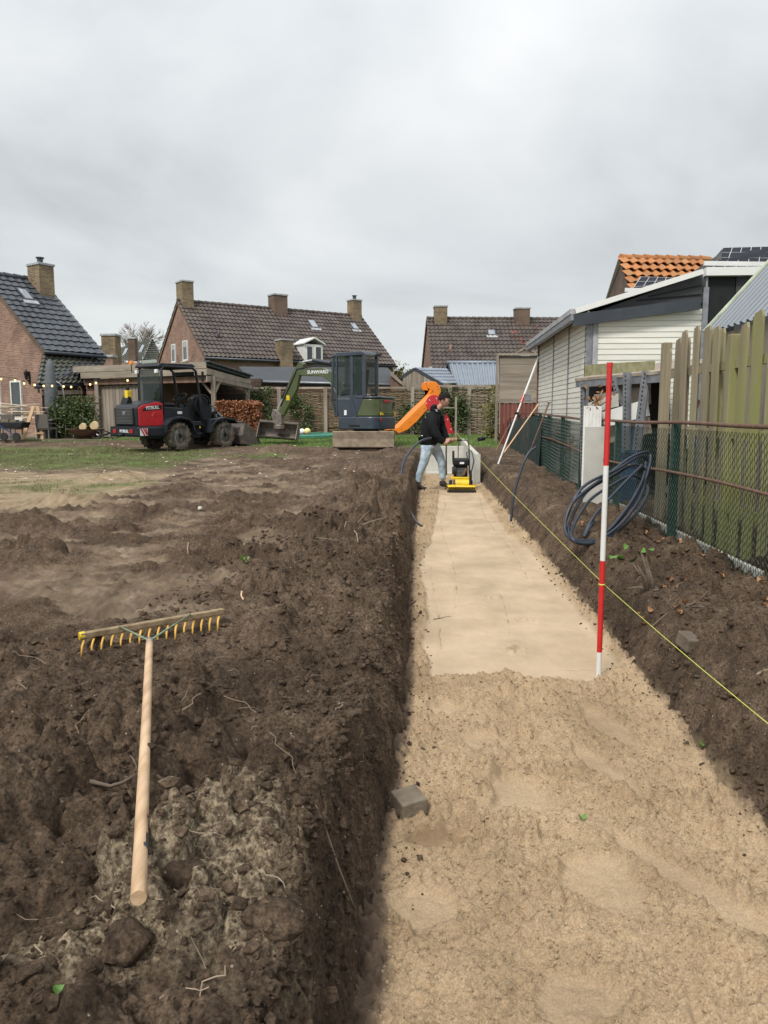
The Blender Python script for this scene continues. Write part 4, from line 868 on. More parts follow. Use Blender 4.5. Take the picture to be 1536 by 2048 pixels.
d = MB().prism([(-3.85, 3.72), (-3.85, 4.75), (-1.9, 4.75), (-1.9, 3.72)], 5.6, 6.75, 'x').build('dormer', M['white'], t)
for (x0, x1) in ((5.68, 6.12), (6.22, 6.67)):
    f = MB().box(x0, x1, -3.885, -3.851, 3.82, 4.68).build('dormer_window', M['white'], d, bevel=.01); MB().box(x0+.07, x1-.07, -3.898, -3.886, 3.9, 4.61).build('pane', M['glass'], f)
MB().prism([(5.5, 4.74), (6.18, 5.06), (6.85, 4.74), (6.85, 4.80), (6.18, 5.14), (5.5, 4.80)], -4.0, -1.9, 'y').build('dormer_roof', M['white'], d)
c = MB().box(4.1, 4.75, -4.1, -3.35, 2.6, 4.85).build('chimney', M['brick_yellow'], t); MB().box(4.06, 4.79, -4.14, -3.31, 4.851, 4.93).build('cap', M['lead'], c)
# house 3
t, Mi, P = gable_house('brick_house', 'grey-brown tiled house behind the two small sheds', (-.35, 48), R(84), 12.5, 3.4, 4.15, 7.12, M['brick_red'], M['tile_brown'], .25, .36, .055, g0=.5)
chimney(t, .75, -.1, 5.7, 7.35, .75, .8, M['brick_yellow']); chimney(t, 5.7, -.2, 6.0, 7.25, .85, .8, M['brick_brown'])
skylight(t, 3.7, .66, 3.4, 3.65, 6.62, .5, .55); gwin(t, -2.5, -2.1, 2.6, 3.7); gwin(t, -1.6, -1.1, 2.6, 3.7)
MB().tube([(1.1, -2.3, 4.3), (1.1, -2.4, 4.95)], .09, 8).build('vent_pipe', M['brick_red'], t, True)
b = MB().box(8.0, 11, -2.4, -.6, 4.9, 6.25); dd = b.build('dormer', M['anthracite'], t); MB().box(7.9, 11.1, -2.5, -.5, 6.26, 6.42).build('dormer_trim', M['white'], dd)
# house 1 at the left edge
H1 = (-16.85, 28.8); t, Mi, P = gable_house('brick_house', 'red brick house with slate-grey tiled roof at the left edge', H1, R(31), 2.30, 3.5, 3.78, 6.60, M['brick_red'], M['tile_slate'], .30, .335, .03, each=True, g0=.45)
h1 = t
chimney(t, 1.98, -.5, 4.7, 6.72, .62, .8, M['brick_yellow'], 'p')
skylight(t, .95, .70, 3.5, 3.33, 6.15, .42, .75)
pn = (-math.sin(R(31)), -math.cos(R(31)), 0); p0 = (H1[0], H1[1], 0)
def gy_(u, v): q = Mi @ on_plane(u, v, p0, pn); return q.y, q.z
(ya, za), (yb, zb) = gy_(22, 762), gy_(47, 822); gwin(t, min(ya, yb), max(ya, yb), min(za, zb)-.3, max(za, zb), blind=False)
(ya, za), (yb, zb) = gy_(-14, 762), gy_(5, 822); gwin(t, min(ya, yb), max(ya, yb), min(za, zb)-.3, max(za, zb), blind=False)
yl, zl = gy_(60, 757)
wl_ = thing('wall_lamp', 'black lantern on the brick gable wall above the patio', 'lamp', t.matrix_world @ Vector((-.02, yl, zl)), R(59))
MB().box(-.02, .0, -.05, .05, -.2, .25).build('bracket', M['black'], wl_); MB().lathe([(.05, -.12), (.09, .12), (.10, .13), (.02, .22)], (-.12, 0, .08), n=6).build('lantern', M['black'], wl_); MB().beam((-.02, 0, -.1), (-.12, 0, -.05), .03, .03).build('arm', M['black'], wl_)
# low roof of the extension right of house 1
x_ = thing('house_extension', 'low brick annex with greenish tiled roof beside the slate-roofed house', 'house', (-13, 28.4, .5)); Mi = Matrix.Translation((13, -28.4, -.5))
A, B, C2, D2 = W(72, 771, 25.0), W(182, 768, 27.6), W(212, 716, 29.3), W(84, 712, 26.9)
tile_sheet('roof_tiles', A, B, C2, D2, .24, .33, .05, M['tile_green'], x_, Mi)
b = MB(Mi); b.add([A, B, C2, D2, A-Vector((0, 0, .1)), B-Vector((0, 0, .1)), C2-Vector((0, 0, .1)), D2-Vector((0, 0, .1))], [(0, 1, 2, 3), (7, 6, 5, 4), (0, 4, 5, 1), (1, 5, 6, 2), (2, 6, 7, 3), (3, 7, 4, 0)]); b.build('roof', M['anthracite'], x_)
MB(Mi).tube([A-Vector((0, .06, .05)), B-Vector((0, .06, .05))], .06, 8).build('gutter', M['anthracite'], x_, True)
a2, b2 = A+Vector((.0, .35, -.12)), B+Vector((0, .35, -.12))
MB(Mi).add([a2, b2, Vector((b2.x, b2.y, .3)), Vector((a2.x, a2.y, .3)), a2+Vector((.2, 3, 0)), b2+Vector((.2, 3, 0)), Vector((b2.x+.2, b2.y+3, .3)), Vector((a2.x+.2, a2.y+3, .3))], [(0, 1, 2, 3), (4, 7, 6, 5), (1, 5, 6, 2), (0, 3, 7, 4)]).build('wall', M['brick_brown'], x_)
for (u0, u1) in ((76, 84),):
    p, q = on_plane(u0, 777, a2, Vector((b2.y-a2.y, -(b2.x-a2.x), 0))), on_plane(u1, 786, a2, Vector((b2.y-a2.y, -(b2.x-a2.x), 0)))
    MB(Mi).box(min(p.x, q.x), max(p.x, q.x), p.y-.05, p.y+.02, min(p.z, q.z), max(p.z, q.z)).build('window', M['glass'], x_)
MB(Mi).beam(W(85, 786, 25.3), W(165, 784, 27.2), .05, .14).build('lintel_board', M['wood_grey'], x_)
# far house with hipped roof and its chimneys
def simple_block(name, label, loc): return thing(name, label, 'house', loc), Matrix.Translation(-Vector(loc))
t, Mi = simple_block('hipped_house', 'distant house with hipped dark tiled roof and two roof windows', (-21.5, 58, .5))
a, b_, c_, d_ = W(200, 722, 55), W(318, 720, 55), W(302, 678, 60), W(262, 700, 60)
tile_sheet('roof_tiles', W(200, 724, 55), W(282, 724, 54), W(303, 679, 59), W(252, 694, 60), .3, .36, .06, M['tile_green'], t, Mi)
tile_sheet('roof_tiles', W(282, 724, 54), W(325, 722, 58), W(304, 679, 59.2), W(302, 679, 59), .3, .36, .06, M['tile_green'], t, Mi)
MB(Mi).add([W(201, 725, 55), W(282, 725, 54.02), W(325, 723, 58), W(325, 770, 58), W(282, 770, 54.02), W(201, 770, 55)], [(0, 1, 4, 5), (1, 2, 3, 4)]).build('wall', M['brick_red'], t)
MB(Mi).beam(W(283, 724, 53.9), W(312, 722, 56.5), .1, .22).build('fascia', M['white'], t)
for (u, v) in ((249, 705), (282, 698)):
    f = MB(Mi).add([W(u-5, v+7, 56), W(u+1, v+7, 56), W(u+7, v-7, 57.6), W(u+2, v-7, 57.6), W(u-5, v+5.5, 56), W(u+1, v+5.5, 56), W(u+7, v-8.5, 57.6), W(u+2, v-8.5, 57.6)], [(4, 5, 6, 7), (0, 1, 5, 4), (1, 2, 6, 5), (3, 0, 4, 7)]).build('roof_window', M['sky_glass'], t)
def free_chimney(label, u0, u1, v0, v1, Y, m, pot=None):
    a, b_ = W(u0, v0, Y), W(u1, v1, Y); w = (b_.x-a.x)/2; cx = (a.x+b_.x)/2
    t = thing('chimney', label, 'chimney', (cx, Y+w, b_.z)); MB().box(-w, w, -w, w, 0, a.z-b_.z).build('stack', m, t); MB().box(-w-.05, w+.05, -w-.05, w+.05, a.z-b_.z+.002, a.z-b_.z+.12).build('cap', M['lead'], t, bevel=.02)
free_chimney('square yellow-brown brick chimney left of the bare tree', 202, 232, 672, 728, 38, M['brick_yellow'])
free_chimney('slim brown chimney on the hipped roof', 255, 271, 678, 722, 53, M['brick_brown'])
free_chimney('small distant chimney just right of the slate roof', 180, 186, 683, 700, 62, M['brick_brown'])
free_chimney('far brick chimney right of the excavator cab', 797, 804, 742, 760, 60, M['brick_brown'])
t, Mi = simple_block('distant_house', 'distant low brown roof between the slate house and the hipped house', (-25, 66, .5))
tile_sheet('roof_tiles', W(185, 728, 64), W(250, 728, 64), W(243, 694, 68), (W(189, 692, 68)), .3, .36, .06, M['tile_brown'], t, Mi); MB(Mi).add([W(186, 729, 64.2), W(250, 729, 64.2), W(250, 775, 64.2), W(186, 775, 64.2)], [(0, 1, 2, 3)]).build('wall', M['brick_brown'], t)
b = MB(); a = W(160, 752, 60); 
free_chimney('narrow brick chimney of the annex behind the timber shed', 205, 226, 715, 740, 36, M['brick_red'])

M['wood_shaded'] = mat('shaded_old_boards', (.045, .028, .02), .9, .3, 5, .3, 30, col2=(.08, .05, .035), rnd=.15)  # board colour darkened to carry the shade of the open bay
# ---- timber carport shed
FL, FR = Vector((-12.75, 27.0, 0)), Vector((-7.42, 25.2, 0)); SR = Vector((-6.72, 28.4, 0)); G = .6
t = thing('timber_shed', 'open timber carport shed with weathered grey boards and plank doors', 'shed', (FR.x, FR.y, G)); Mi = Matrix.Translation((-FR.x, -FR.y, -G))
fd = (FR-FL).normalized(); nd = Vector((fd.y, -fd.x, 0)); sd2 = (SR-FR).normalized()
def z_(p, z): return Vector((p.x, p.y, z))
for k, (z0, z1) in enumerate(((2.90, 3.11), (2.68, 2.885))):
    q = FL+fd*(.0+.35*k) - nd*(.03*k) if False else FL+fd*(.35*k)
    MB(Mi).beam(z_(q-nd*.02*k*-1, (z0+z1)/2), z_(FR-nd*0, (z0+z1)/2+.02), .035, z1-z0).build('fascia_board', M['wood_greyh'], t)
for (z0, z1, dz) in ((2.72, 2.94, -.26), (2.47, 2.70, -.14)):
    MB(Mi).beam(z_(FR, (z0+z1)/2), z_(SR, (z0+z1)/2+dz), .035, .2).build('fascia_board', M['wood_greyh'], t)
MB(Mi).add([z_(FL, 3.10)+Vector((0, .03, 0)), z_(FR, 3.12)+Vector((0, .03, 0)), z_(SR, 2.84), z_(FL+sd2*6, 2.84), z_(FL, 3.0)+Vector((0, .03, 0)), z_(FR, 3.02)+Vector((0, .03, 0)), z_(SR, 2.74), z_(FL+sd2*6, 2.74)], [(0, 1, 2, 3), (7, 6, 5, 4), (1, 5, 6, 2), (2, 6, 7, 3)]).build('roof', M['anthracite'], t)
for i in range(9):
    a, b_ = FR.lerp(SR, i/9), FR.lerp(SR, (i+1.06)/9); MB(Mi).beam(z_(a, 3.15-.30*i/9), z_(b_, 3.13-.30*(i+1)/9), .22, .04).build('edge_tile', M['tile_slate'], t)
posts = [FR+nd*-.1, SR, FL+fd*1.05, FL+fd*2.95, FL+sd2*.1]
for p in (FR-Vector((-.12, -.35, 0)), SR-Vector((.1, .1, 0)), FL+fd*2.9+Vector((0, .15, 0)), FL+fd*.95+Vector((0, .15, 0))):
    MB(Mi).box(p.x-.07, p.x+.07, p.y-.07, p.y+.07, G-.3, 2.68).build('post', M['wood_grey'], t, bevel=.01)
p = FR-Vector((-.12, -.35, 0))
for (a, d) in ((p, fd*-.55), (p, sd2*.5), (SR-Vector((.1, .1, 0)), sd2*-.45)):
    MB(Mi).beam(z_(a, 2.05), z_(a+d, 2.6), .07, .07).build('brace', M['wood_grey'], t)
MB(Mi).beam(z_(p+Vector((0, .02, 0)), 2.60), z_(SR, 2.42), .10, .14).build('beam', M['wood_grey'], t)
MB(Mi).beam(z_(FL+fd*.4+Vector((0, .18, 0)), 2.56), z_(FR+Vector((0, .18, 0)), 2.57), .10, .2).build('beam', M['wood_brown'], t)
rn = random.Random(9)
fw = FL+Vector((0, .3, 0))
for i in range(13):   # horizontal slats left of the door
    q0, q1 = fw+fd*.38, fw+fd*.95; z0 = G+.03+i*.15; MB(Mi).beam(z_(q0, z0+.06), z_(q1, z0+.06), .03, .135).build('slat', M['wood_brown'], t)
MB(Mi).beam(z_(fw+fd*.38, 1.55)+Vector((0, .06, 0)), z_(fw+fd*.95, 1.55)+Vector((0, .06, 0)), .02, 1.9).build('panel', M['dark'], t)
for i in range(13):   # plank doors
    s0 = .97+i*.148; o = MB(Mi).beam(z_(fw+fd*(s0+.07), G+.02), z_(fw+fd*(s0+.07), 2.45-.02*(i % 2)), .03, .14, up=tuple(fd)).build('plank', M['wood_grey'], t)
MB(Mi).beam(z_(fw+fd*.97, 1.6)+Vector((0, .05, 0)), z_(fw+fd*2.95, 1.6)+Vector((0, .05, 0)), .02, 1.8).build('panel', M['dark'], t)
bk = sd2*4.2
for i in range(14):   # back wall of the open bay
    z0 = G+.02+i*.155; MB(Mi).beam(z_(FL+fd*2.9+bk, z0+.07), z_(FR+bk, z0+.07), .03, .14).build('slat', M['wood_shaded'], t)
MB(Mi).beam(z_(FL+fd*2.9+Vector((0, .3, 0)), 1.6), z_(FL+fd*2.9+bk, 1.6), .04, 2.1).build('side_wall', M['wood_brown'], t)
MB(Mi).beam(z_(FL+bk, 1.6)+Vector((0, .05, 0)), z_(SR+sd2*1.0, 1.6)+Vector((0, .1, 0)), .02, 2.3).build('shade_panel', M['dark'], t)  # near-black backing, shade of the bay painted into its colour
for k, (dx, s, lab) in enumerate(((.6, .5, 'grey covered heap stored at the left in the open bay of the timber shed'), (1.5, .35, 'low dark bundle stored at the middle of the timber shed bay'))):
    q = FL+fd*(3+dx)+sd2*2; o = MB().ball((0, 0, 0), s, s*.8, s*.9, 10, .2).build('covered_heap', M['grey'], smooth=True); o.location = (q.x, q.y, G+.3); tag(o, lab, 'heap')

# ---- leafy things
def leaf_cloud(name, pts, size, m, parent=None, seed=1, loc=(0, 0, 0)):
    rs_ = np.random.RandomState(seed); n = len(pts); pts = np.asarray(pts)-np.array(loc)
    a = rs_.normal(size=(n, 3)); a /= np.linalg.norm(a, axis=1)[:, None]; c = rs_.normal(size=(n, 3)); c -= a*(a*c).sum(1)[:, None]; c /= np.linalg.norm(c, axis=1)[:, None]
    s = size*(.6+.8*rs_.rand(n, 1)); Q = np.stack([pts-a*s, pts+c*s*.5, pts+a*s, pts-c*s*.5], 1)
    me = bpy.data.meshes.new(name); me.vertices.add(4*n); me.vertices.foreach_set('co', Q.astype(np.float32).ravel()); me.loops.add(4*n); me.loops.foreach_set('vertex_index', np.arange(4*n, dtype=np.int32)); me.polygons.add(n); me.polygons.foreach_set('loop_start', np.arange(0, 4*n, 4, dtype=np.int32)); me.update(calc_edges=True)
    me.materials.append(m); o = bpy.data.objects.new(name, me); link(o, parent); return o
def clump_pts(n, lo, hi, seed, k=14, r=.25):
    rs_ = np.random.RandomState(seed); lo, hi = np.array(lo), np.array(hi); c = lo+(hi-lo)*rs_.rand(k, 3); p = c[rs_.randint(0, k, n)]+rs_.normal(size=(n, 3))*r*(.5+rs_.rand(n, 1)); return np.clip(p, lo-.15, hi+.15)
def bush(name, label, cat, lo, hi, n, size, m, seed, k=14, r=.25, stems=6):
    cx, cy = (lo[0]+hi[0])/2, (lo[1]+hi[1])/2; t = thing(name, label, cat, (cx, cy, lo[2]))
    leaf_cloud('foliage', clump_pts(n, lo, hi, seed, k, r), size, m, t, seed, (cx, cy, lo[2])); rn = random.Random(seed); b = MB()
    for i in range(stems):
        x, y = rn.uniform(lo[0], hi[0])-cx, rn.uniform(lo[1], hi[1])-cy; b.tube([(x*.8, y, -.05), (x+rn.uniform(-.1, .1), y, (hi[2]-lo[2])*.5), (x+rn.uniform(-.25, .25), y, (hi[2]-lo[2])*.9)], [.02, .014, .006], 5)
    b.build('stem', M['bark'], t); return t
rs = np.random.RandomState(11)
lo, hi = np.array([-7.05, 24.9, .62]), np.array([-5.72, 25.5, 1.78]); n = 9000
p = lo+(hi-lo)*rs.rand(n, 3); s_ = rs.randint(0, 4, n); p[s_ == 0, 1] = lo[1]; p[s_ == 1, 2] = hi[2]; p[s_ == 2, 0] = hi[0]; p += rs.normal(size=p.shape)*.035
hd_ = thing('beech_hedge', 'clipped copper-brown beech hedge beside the timber shed', 'hedge', (-6.4, 25.2, .62)); leaf_cloud('foliage', p, .045, M['beech'], hd_, 3, (-6.4, 25.2, .62))
MB().box(-.58, .58, -.18, .22, 0, 1.02).build('branch_core', M['bark'], hd_)
bush('ivy', 'dark ivy hedge behind the folded parasol', 'ivy', (-12.55, 25.0, .6), (-11.3, 25.3, 1.85), 4200, .05, M['leaf'], 21, 40, .16)
bush('ivy', 'dark ivy hanging on the wattle fence behind the worker', 'ivy', (.2, 28.75, 1.0), (1.25, 28.9, 2.2), 3200, .05, M['leaf'], 22, 14, .16, 3)
bush('ivy', 'ivy strands on the wattle fence left of the excavator', 'ivy', (-5.4, 28.75, .8), (-4.6, 28.9, 2.2), 1500, .045, M['leaf'], 23, 12, .12, 3)
bush('ivy', 'ivy patch by the beech hedge on the wattle fence', 'ivy', (-6.9, 28.7, 1.3), (-6.1, 28.9, 2.3), 1400, .045, M['leaf'], 24, 8, .15, 3)
bush('shrub', 'yellow-green leafy shrub at the corner of the shade cloth fence', 'shrub', (1.75, 25.0, .6), (2.2, 25.8, 2.2), 1500, .05, M['leaf_yel'], 25, 12, .13, 7)
bush('ivy', 'ivy growing along the wattle fence behind the orange slide', 'ivy', (-1.2, 28.75, .8), (-.3, 28.9, 1.7), 1500, .045, M['leaf'], 26, 9, .16, 3)
def bare_tree(label, x, y, z0, h, spread, seed, m='bark', leaves=0):
    rn = random.Random(seed); t = thing('bare_tree', label, 'tree', (x, y, z0)); tr, cr = MB(), MB(); tips = []
    def grow(p, d, L_, r, k):
        q = p+d*L_; (tr if k < 1 else cr).tube([p, p.lerp(q, .5)+Vector((rn.gauss(0, .04), rn.gauss(0, .04), 0))*L_, q], [r, r*.8, r*.6], 5 if k < 3 else 3, caps=False)
        if k >= 6: tips.append(q); return
        for i in range(3 if k < 5 else 4):
            e = (d+Vector((rn.gauss(0, 1), rn.gauss(0, 1), rn.gauss(.12, .5)))*spread).normalized(); grow(q, e, L_*rn.uniform(.62, .85), r*.62, k+1)
    grow(Vector((0, 0, 0)), Vector((0, 0, 1)), h*.27, h*.028, 0); tr.build('trunk', M[m], t); cr.build('crown', M[m], t)
    if leaves: leaf_cloud('leaves', [tuple(p+Vector((rn.gauss(0, .15),)*3)) for p in tips for _ in range(leaves)], .09, M['leaf_yel'], t, 4)
    return t
a = W(275, 830, 75); M['twig_grey'] = mat('pale_grey_twigs', (.20, .17, .15), .9, .2, 3, 0, col2=(.30, .26, .23))
bare_tree('leafless round-crowned tree behind the hipped house', a.x, 75, 0, 11.5, .42, 3, 'twig_grey')
a = W(785, 830, 50); bare_tree('small yellowish budding tree behind the excavator cab', a.x, 50, 0, 4.6, .3, 6, 'twig_grey', 2)
a = W(742/4, 830, 75)

# ---- low flat-roofed shed behind
t = thing('garden_shed', 'low brown shed with flat dark bitumen roof behind the excavator arm', 'shed', (-5, 31, .6)); Mi = Matrix.Translation((5, -31, -.6))
A, B, C2, D2 = W(500, 762, 30.2), W(808, 769, 30.2), W(775, 735, 36), W(478, 733, 36)
MB(Mi).add([A, B, C2, D2]+[q-Vector((0, 0, .12)) for q in (A, B, C2, D2)], [(0, 1, 2, 3), (7, 6, 5, 4), (0, 4, 5, 1), (1, 5, 6, 2), (3, 7, 4, 0)]).build('roof', mat('bitumen_felt', (.042, .046, .052), .8, .2, 1.5, .2), t)
MB(Mi).tube([A-Vector((0, .05, .02)), B-Vector((0, .05, .02))], .05, 8).build('gutter', M['galv'], t, True)
for i in range(7): MB(Mi).beam(A+Vector((.1, .12, -.12-.08-.24*i)), B+Vector((-.3, .12, -.12-.08-.24*i)), .03, .22).build('board', M['wood_brown'], t)
MB(Mi).add([A+Vector((.1, .2, -.1)), B+Vector((-.3, .2, -.1)), Vector((B.x-.3, 30.4, .5)), Vector((A.x+.1, 30.4, .5))], [(0, 1, 2, 3)]).build('wall', M['wood_brown'], t)
t = thing('shed_roof_end', 'grey gabled shed end just right of the excavator', 'shed', (-1.2, 31, .6)); Mi = Matrix.Translation((1.2, -31, -.6))
MB(Mi).add([W(781, 742, 30), W(809, 768, 30), W(809, 774, 30), W(781, 751, 30), W(781, 742, 33), W(809, 768, 33)], [(0, 1, 2, 3), (0, 4, 5, 1)]).build('roof', M['wood_grey'], t); MB(Mi).add([W(781, 751, 30.1), W(812, 774, 30.1), W(812, 868, 30.1), W(781, 868, 30.1)], [(0, 1, 2, 3)]).build('wall', M['wood_brown'], t)
# ---- wattle fence
t = thing('wattle_fence', 'woven willow hurdle fence with grey posts across the lawn end', 'fence', (-2, 29, .6)); Mi = Matrix.Translation((2, -29, -.6)); rn = random.Random(3)
M['wattle'] = mat('willow_rods', (.115, .085, .045), .85, .3, 6, .3, col2=(.24, .19, .11), rnd=.1)
us = [502, 560, 652, 738, 825, 900, 938, 985]
for u0, u1 in zip(us, us[1:]):
    a, b_ = W(u0+2, 830, 29).x, W(u1-2, 830, 29).x; mb = MB(Mi); nz = 34; ph = 0; zt = 2.33+.06*(u0 > 800); k = max(6, int((b_-a)/.17))
    for j in range(nz):
        z = .68+(zt-.68)*j/nz+rn.gauss(0, .008); ph = j % 2; pts = [(a+(b_-a)*i/(k*1.0), 29+(.028 if (i+ph) % 2 else -.028)+rn.gauss(0, .006), z+rn.gauss(0, .012)) for i in range(k+1)]
        mb.tube(pts, rn.uniform(.013, .024), 4, caps=False)
    for i in range(0, k+1, 2): mb.tube([(a+(b_-a)*i/k, 29, .6), (a+(b_-a)*i/k, 29, zt+.03)], .014, 4)
    mb.build('woven_panel', M['wattle'], t)
for u in us:
    p = W(u, 830, 29); MB(Mi).box(p.x-.07, p.x+.07, 28.86, 28.94, .4, 2.36+.06*(u > 800)).build('post', M['wood_grey'], t, bevel=.01)
for u0, u1 in ((500, 652), (652, 830), (830, 985)):
    MB(Mi).box(W(u0, 830, 29).x, W(u1, 830, 29).x-.01, 28.88, 28.98, 2.37+.06*(u0 > 800), 2.44+.06*(u0 > 800)).build('top_rail', M['wood_grey'], t)
# ---- two small sheds beyond it
t = thing('garden_shed', 'small shed with grey plank gable and blue-grey tiled roof', 'shed', (0, 34, .6)); Mi = Matrix.Translation((0, -34, -.6))
ap, l_, r_2 = W(829, 737, 33), W(802, 755, 33), W(884, 769, 33); n = 12
for i in range(n):
    f0, f1 = i/n, (i+.94)/n; u0, u1 = 806+72*f0, 806+72*f1; um = (u0+u1)/2; vt = 737+(um-829)*.58 if um > 829 else 737+(829-um)*.66
    a, b_ = W(u0, vt+1.5, 33), W(u1, vt+1.5, 33); MB(Mi).box(a.x, b_.x, 33, 33.03, .5, a.z).build('plank', M['wood_grey'], t)
tile_sheet('roof_tiles', r_2, W(915, 769, 33.9), W(893, 738, 36), ap, .28, .4, .04, M['corrblue'], t, Mi)
MB(Mi).beam(ap, r_2, .06, .12).build('verge_board', M['anthracite'], t); MB(Mi).beam(l_, ap, .06, .1).build('verge_board', M['anthracite'], t)
MB(Mi).add([ap, l_, l_+Vector((.3, 3, 0)), ap+Vector((.3, 3, 0))], [(0, 1, 2, 3)]).build('roof', M['anthracite'], t)
MB(Mi).add([ap+Vector((0, .05, 0)), l_+Vector((.1, .05, 0)), Vector((l_.x+.1, 33.05, .5)), Vector((r_2.x, 33.05, .5)), r_2+Vector((0, .05, 0))], [(0, 1, 2, 3, 4)]).build('wall', M['dark'], t)
def corr_sheet(name, a, b_, c_, d_, pitch, amp, m, parent, Mi):
    """trapezoidal steel sheet; ribs run from edge a-b up to edge d-c"""
    a, b_, c_, d_ = map(Vector, (a, b_, c_, d_)); n_ = (b_-a).cross(d_-a).normalized(); n_ = n_ if n_.z > 0 else -n_; k = round((b_-a).length/pitch); P = []; us = []
    for i in range(k): us += [((i+q)/k, h) for q, h in ((0, 0), (.45, 0), (.55, 1), (.9, 1))]
    us.append((1, 0))
    for u, h in us: p = a.lerp(b_, u)+n_*amp*h; q = d_.lerp(c_, u)+n_*amp*h; P += [p, q, p-n_*.004, q-n_*.004]
    F = [(4*i, 4*i+4, 4*i+5, 4*i+1) for i in range(len(us)-1)]+[(4*i+2, 4*i+3, 4*i+7, 4*i+6) for i in range(len(us)-1)]+[(4*i, 4*i+2, 4*i+6, 4*i+4) for i in range(len(us)-1)]
    return MB(Mi).add(P, F).build(name, m, parent)
t = thing('garden_shed', 'larger shed with blue-grey corrugated steel roof', 'shed', (1.5, 35, .6)); Mi = Matrix.Translation((-1.5, -35, -.6))
a, b_, c_, d_ = W(907, 771, 34), W(1030, 771, 34), W(1030, 727, 36.4), W(896, 727, 36.4)
corr_sheet('roof_sheet', a, b_, c_, d_, .21, .045, M['corrblue'], t, Mi); MB(Mi).tube([d_+Vector((-.05, 0, .04)), c_+Vector((0, 0, .04))], .09, 8).build('ridge_cap', M['corrblue'], t, True)
g = W(884, 771, 37.5); MB(Mi).add([a+Vector((.05, .02, -.03)), d_+Vector((.05, 0, -.03)), g, Vector((g.x, g.y, .5)), Vector((a.x+.05, a.y, .5))], [(0, 1, 2, 3, 4)]).build('gable', M['wood_grey'], t)
MB(Mi).beam(a, d_, .06, .1).build('verge_board', M['black'], t); MB(Mi).beam(d_, g, .06, .1).build('verge_board', M['black'], t)
MB(Mi).add([a+Vector((0, .05, -.05)), b_+Vector((0, .05, -.05)), Vector((b_.x, 34.05, .5)), Vector((a.x, 34.05, .5))], [(0, 1, 2, 3)]).build('wall', M['wood_grey'], t)
# ---- horizontal plank panel, red boards
t = thing('plank_screen', 'screen of wide horizontal grey planks beside the pale clad garage', 'fence', (2.6, 24, .6)); Mi = Matrix.Translation((-2.6, -24, -.6))
for i in range(9):
    a, b_ = W(998, 712+i*17.3, 24), W(1074, 712+i*17.3, 24); MB(Mi).box(a.x, b_.x, 24+(i % 2)*.006, 24.03+(i % 2)*.006, a.z-.258, a.z).build('plank', M['wood_greyh'], t, bevel=.006)
a = W(996, 712, 24); MB(Mi).box(a.x-.06, a.x+.02, 23.93, 23.99, .4, a.z+.02).build('post', M['wood_grey'], t)
a = W(1032, 690, 23.9); MB(Mi).box(W(992, 830, 24).x, W(1074, 830, 24).x, 23.92, 24.04, W(1000, 711, 24).z+.002, W(1000, 709, 24).z+.03).build('cap', M['wood_greyh'], t)
t = thing('red_board_fence', 'low red-brown upright boards in front of the plank screen', 'fence', (2.6, 22.5, .6)); Mi = Matrix.Translation((-2.6, -22.5, -.6)); M['redwood'] = mat('red_stained_board', (.13, .028, .02), .7, .3, 5, .2, col2=(.19, .05, .035), rnd=.15, stretch=(1, 1, .15))
for i in range(9):
    a, b_ = W(1001+i*8, 806, 22.5), W(1008+i*8, 806, 22.5); MB(Mi).box(a.x, b_.x, 22.5, 22.53, .5, a.z-.01*(i % 2)).build('board', M['redwood'], t)
MB(Mi).box(W(999, 806, 22.5).x, W(1073, 806, 22.5).x, 22.47, 22.55, W(1001, 806, 22.5).z+.002, W(1001, 803.5, 22.5).z).build('cap', M['wood_grey'], t)
t = thing('white_gable_hut', 'small white pointed hut gable peeking over the plank screen', 'shed', (3.2, 27, .6)); Mi = Matrix.Translation((-3.2, -27, -.6))
a, b_, c_ = W(1024, 712, 27), W(1048, 697, 27), W(1072, 706, 27); MB(Mi).add([a, b_, c_, Vector((c_.x, 27, .5)), Vector((a.x, 27, .5)), a+Vector((0, 2, 0)), b_+Vector((0, 2, 0)), c_+Vector((0, 2, 0))], [(0, 1, 2, 3, 4), (0, 5, 6, 1), (1, 6, 7, 2)]).build('wall', M['white'], t); MB(Mi).beam(a-Vector((.05, .05, 0)), b_-Vector((0, .05, 0)), .12, .05).build('verge_board', M['wood_grey'], t); MB(Mi).beam(c_-Vector((0, .05, 0)), b_-Vector((0, .05, 0)), .12, .05).build('verge_board', M['wood_grey'], t)
rn = random.Random(2); a = W(1048, 700, 26); t = thing('red_twigged_shrub', 'thin shrub with a few red leaves above the plank screen', 'shrub', (a.x, 26, .6)); b = MB(); tp = []
for i in range(8):
    x1 = rn.uniform(-.45, .35); z1 = a.z-.6+rn.uniform(-.2, .75); b.tube([(0, 0, 0), (x1*.4, 0, z1*.6), (x1, rn.uniform(-.1, .1), z1)], [.012, .008, .003], 4); tp += [(x1+rn.gauss(0, .05), 0, z1+rn.gauss(0, .08)) for _ in range(7)]
b.build('stem', M['bark'], t); M['redleaf'] = mat('red_leaves', (.35, .03, .04), .6, .2, 5, 0); leaf_cloud('foliage', tp, .045, M['redleaf'], t, 6)

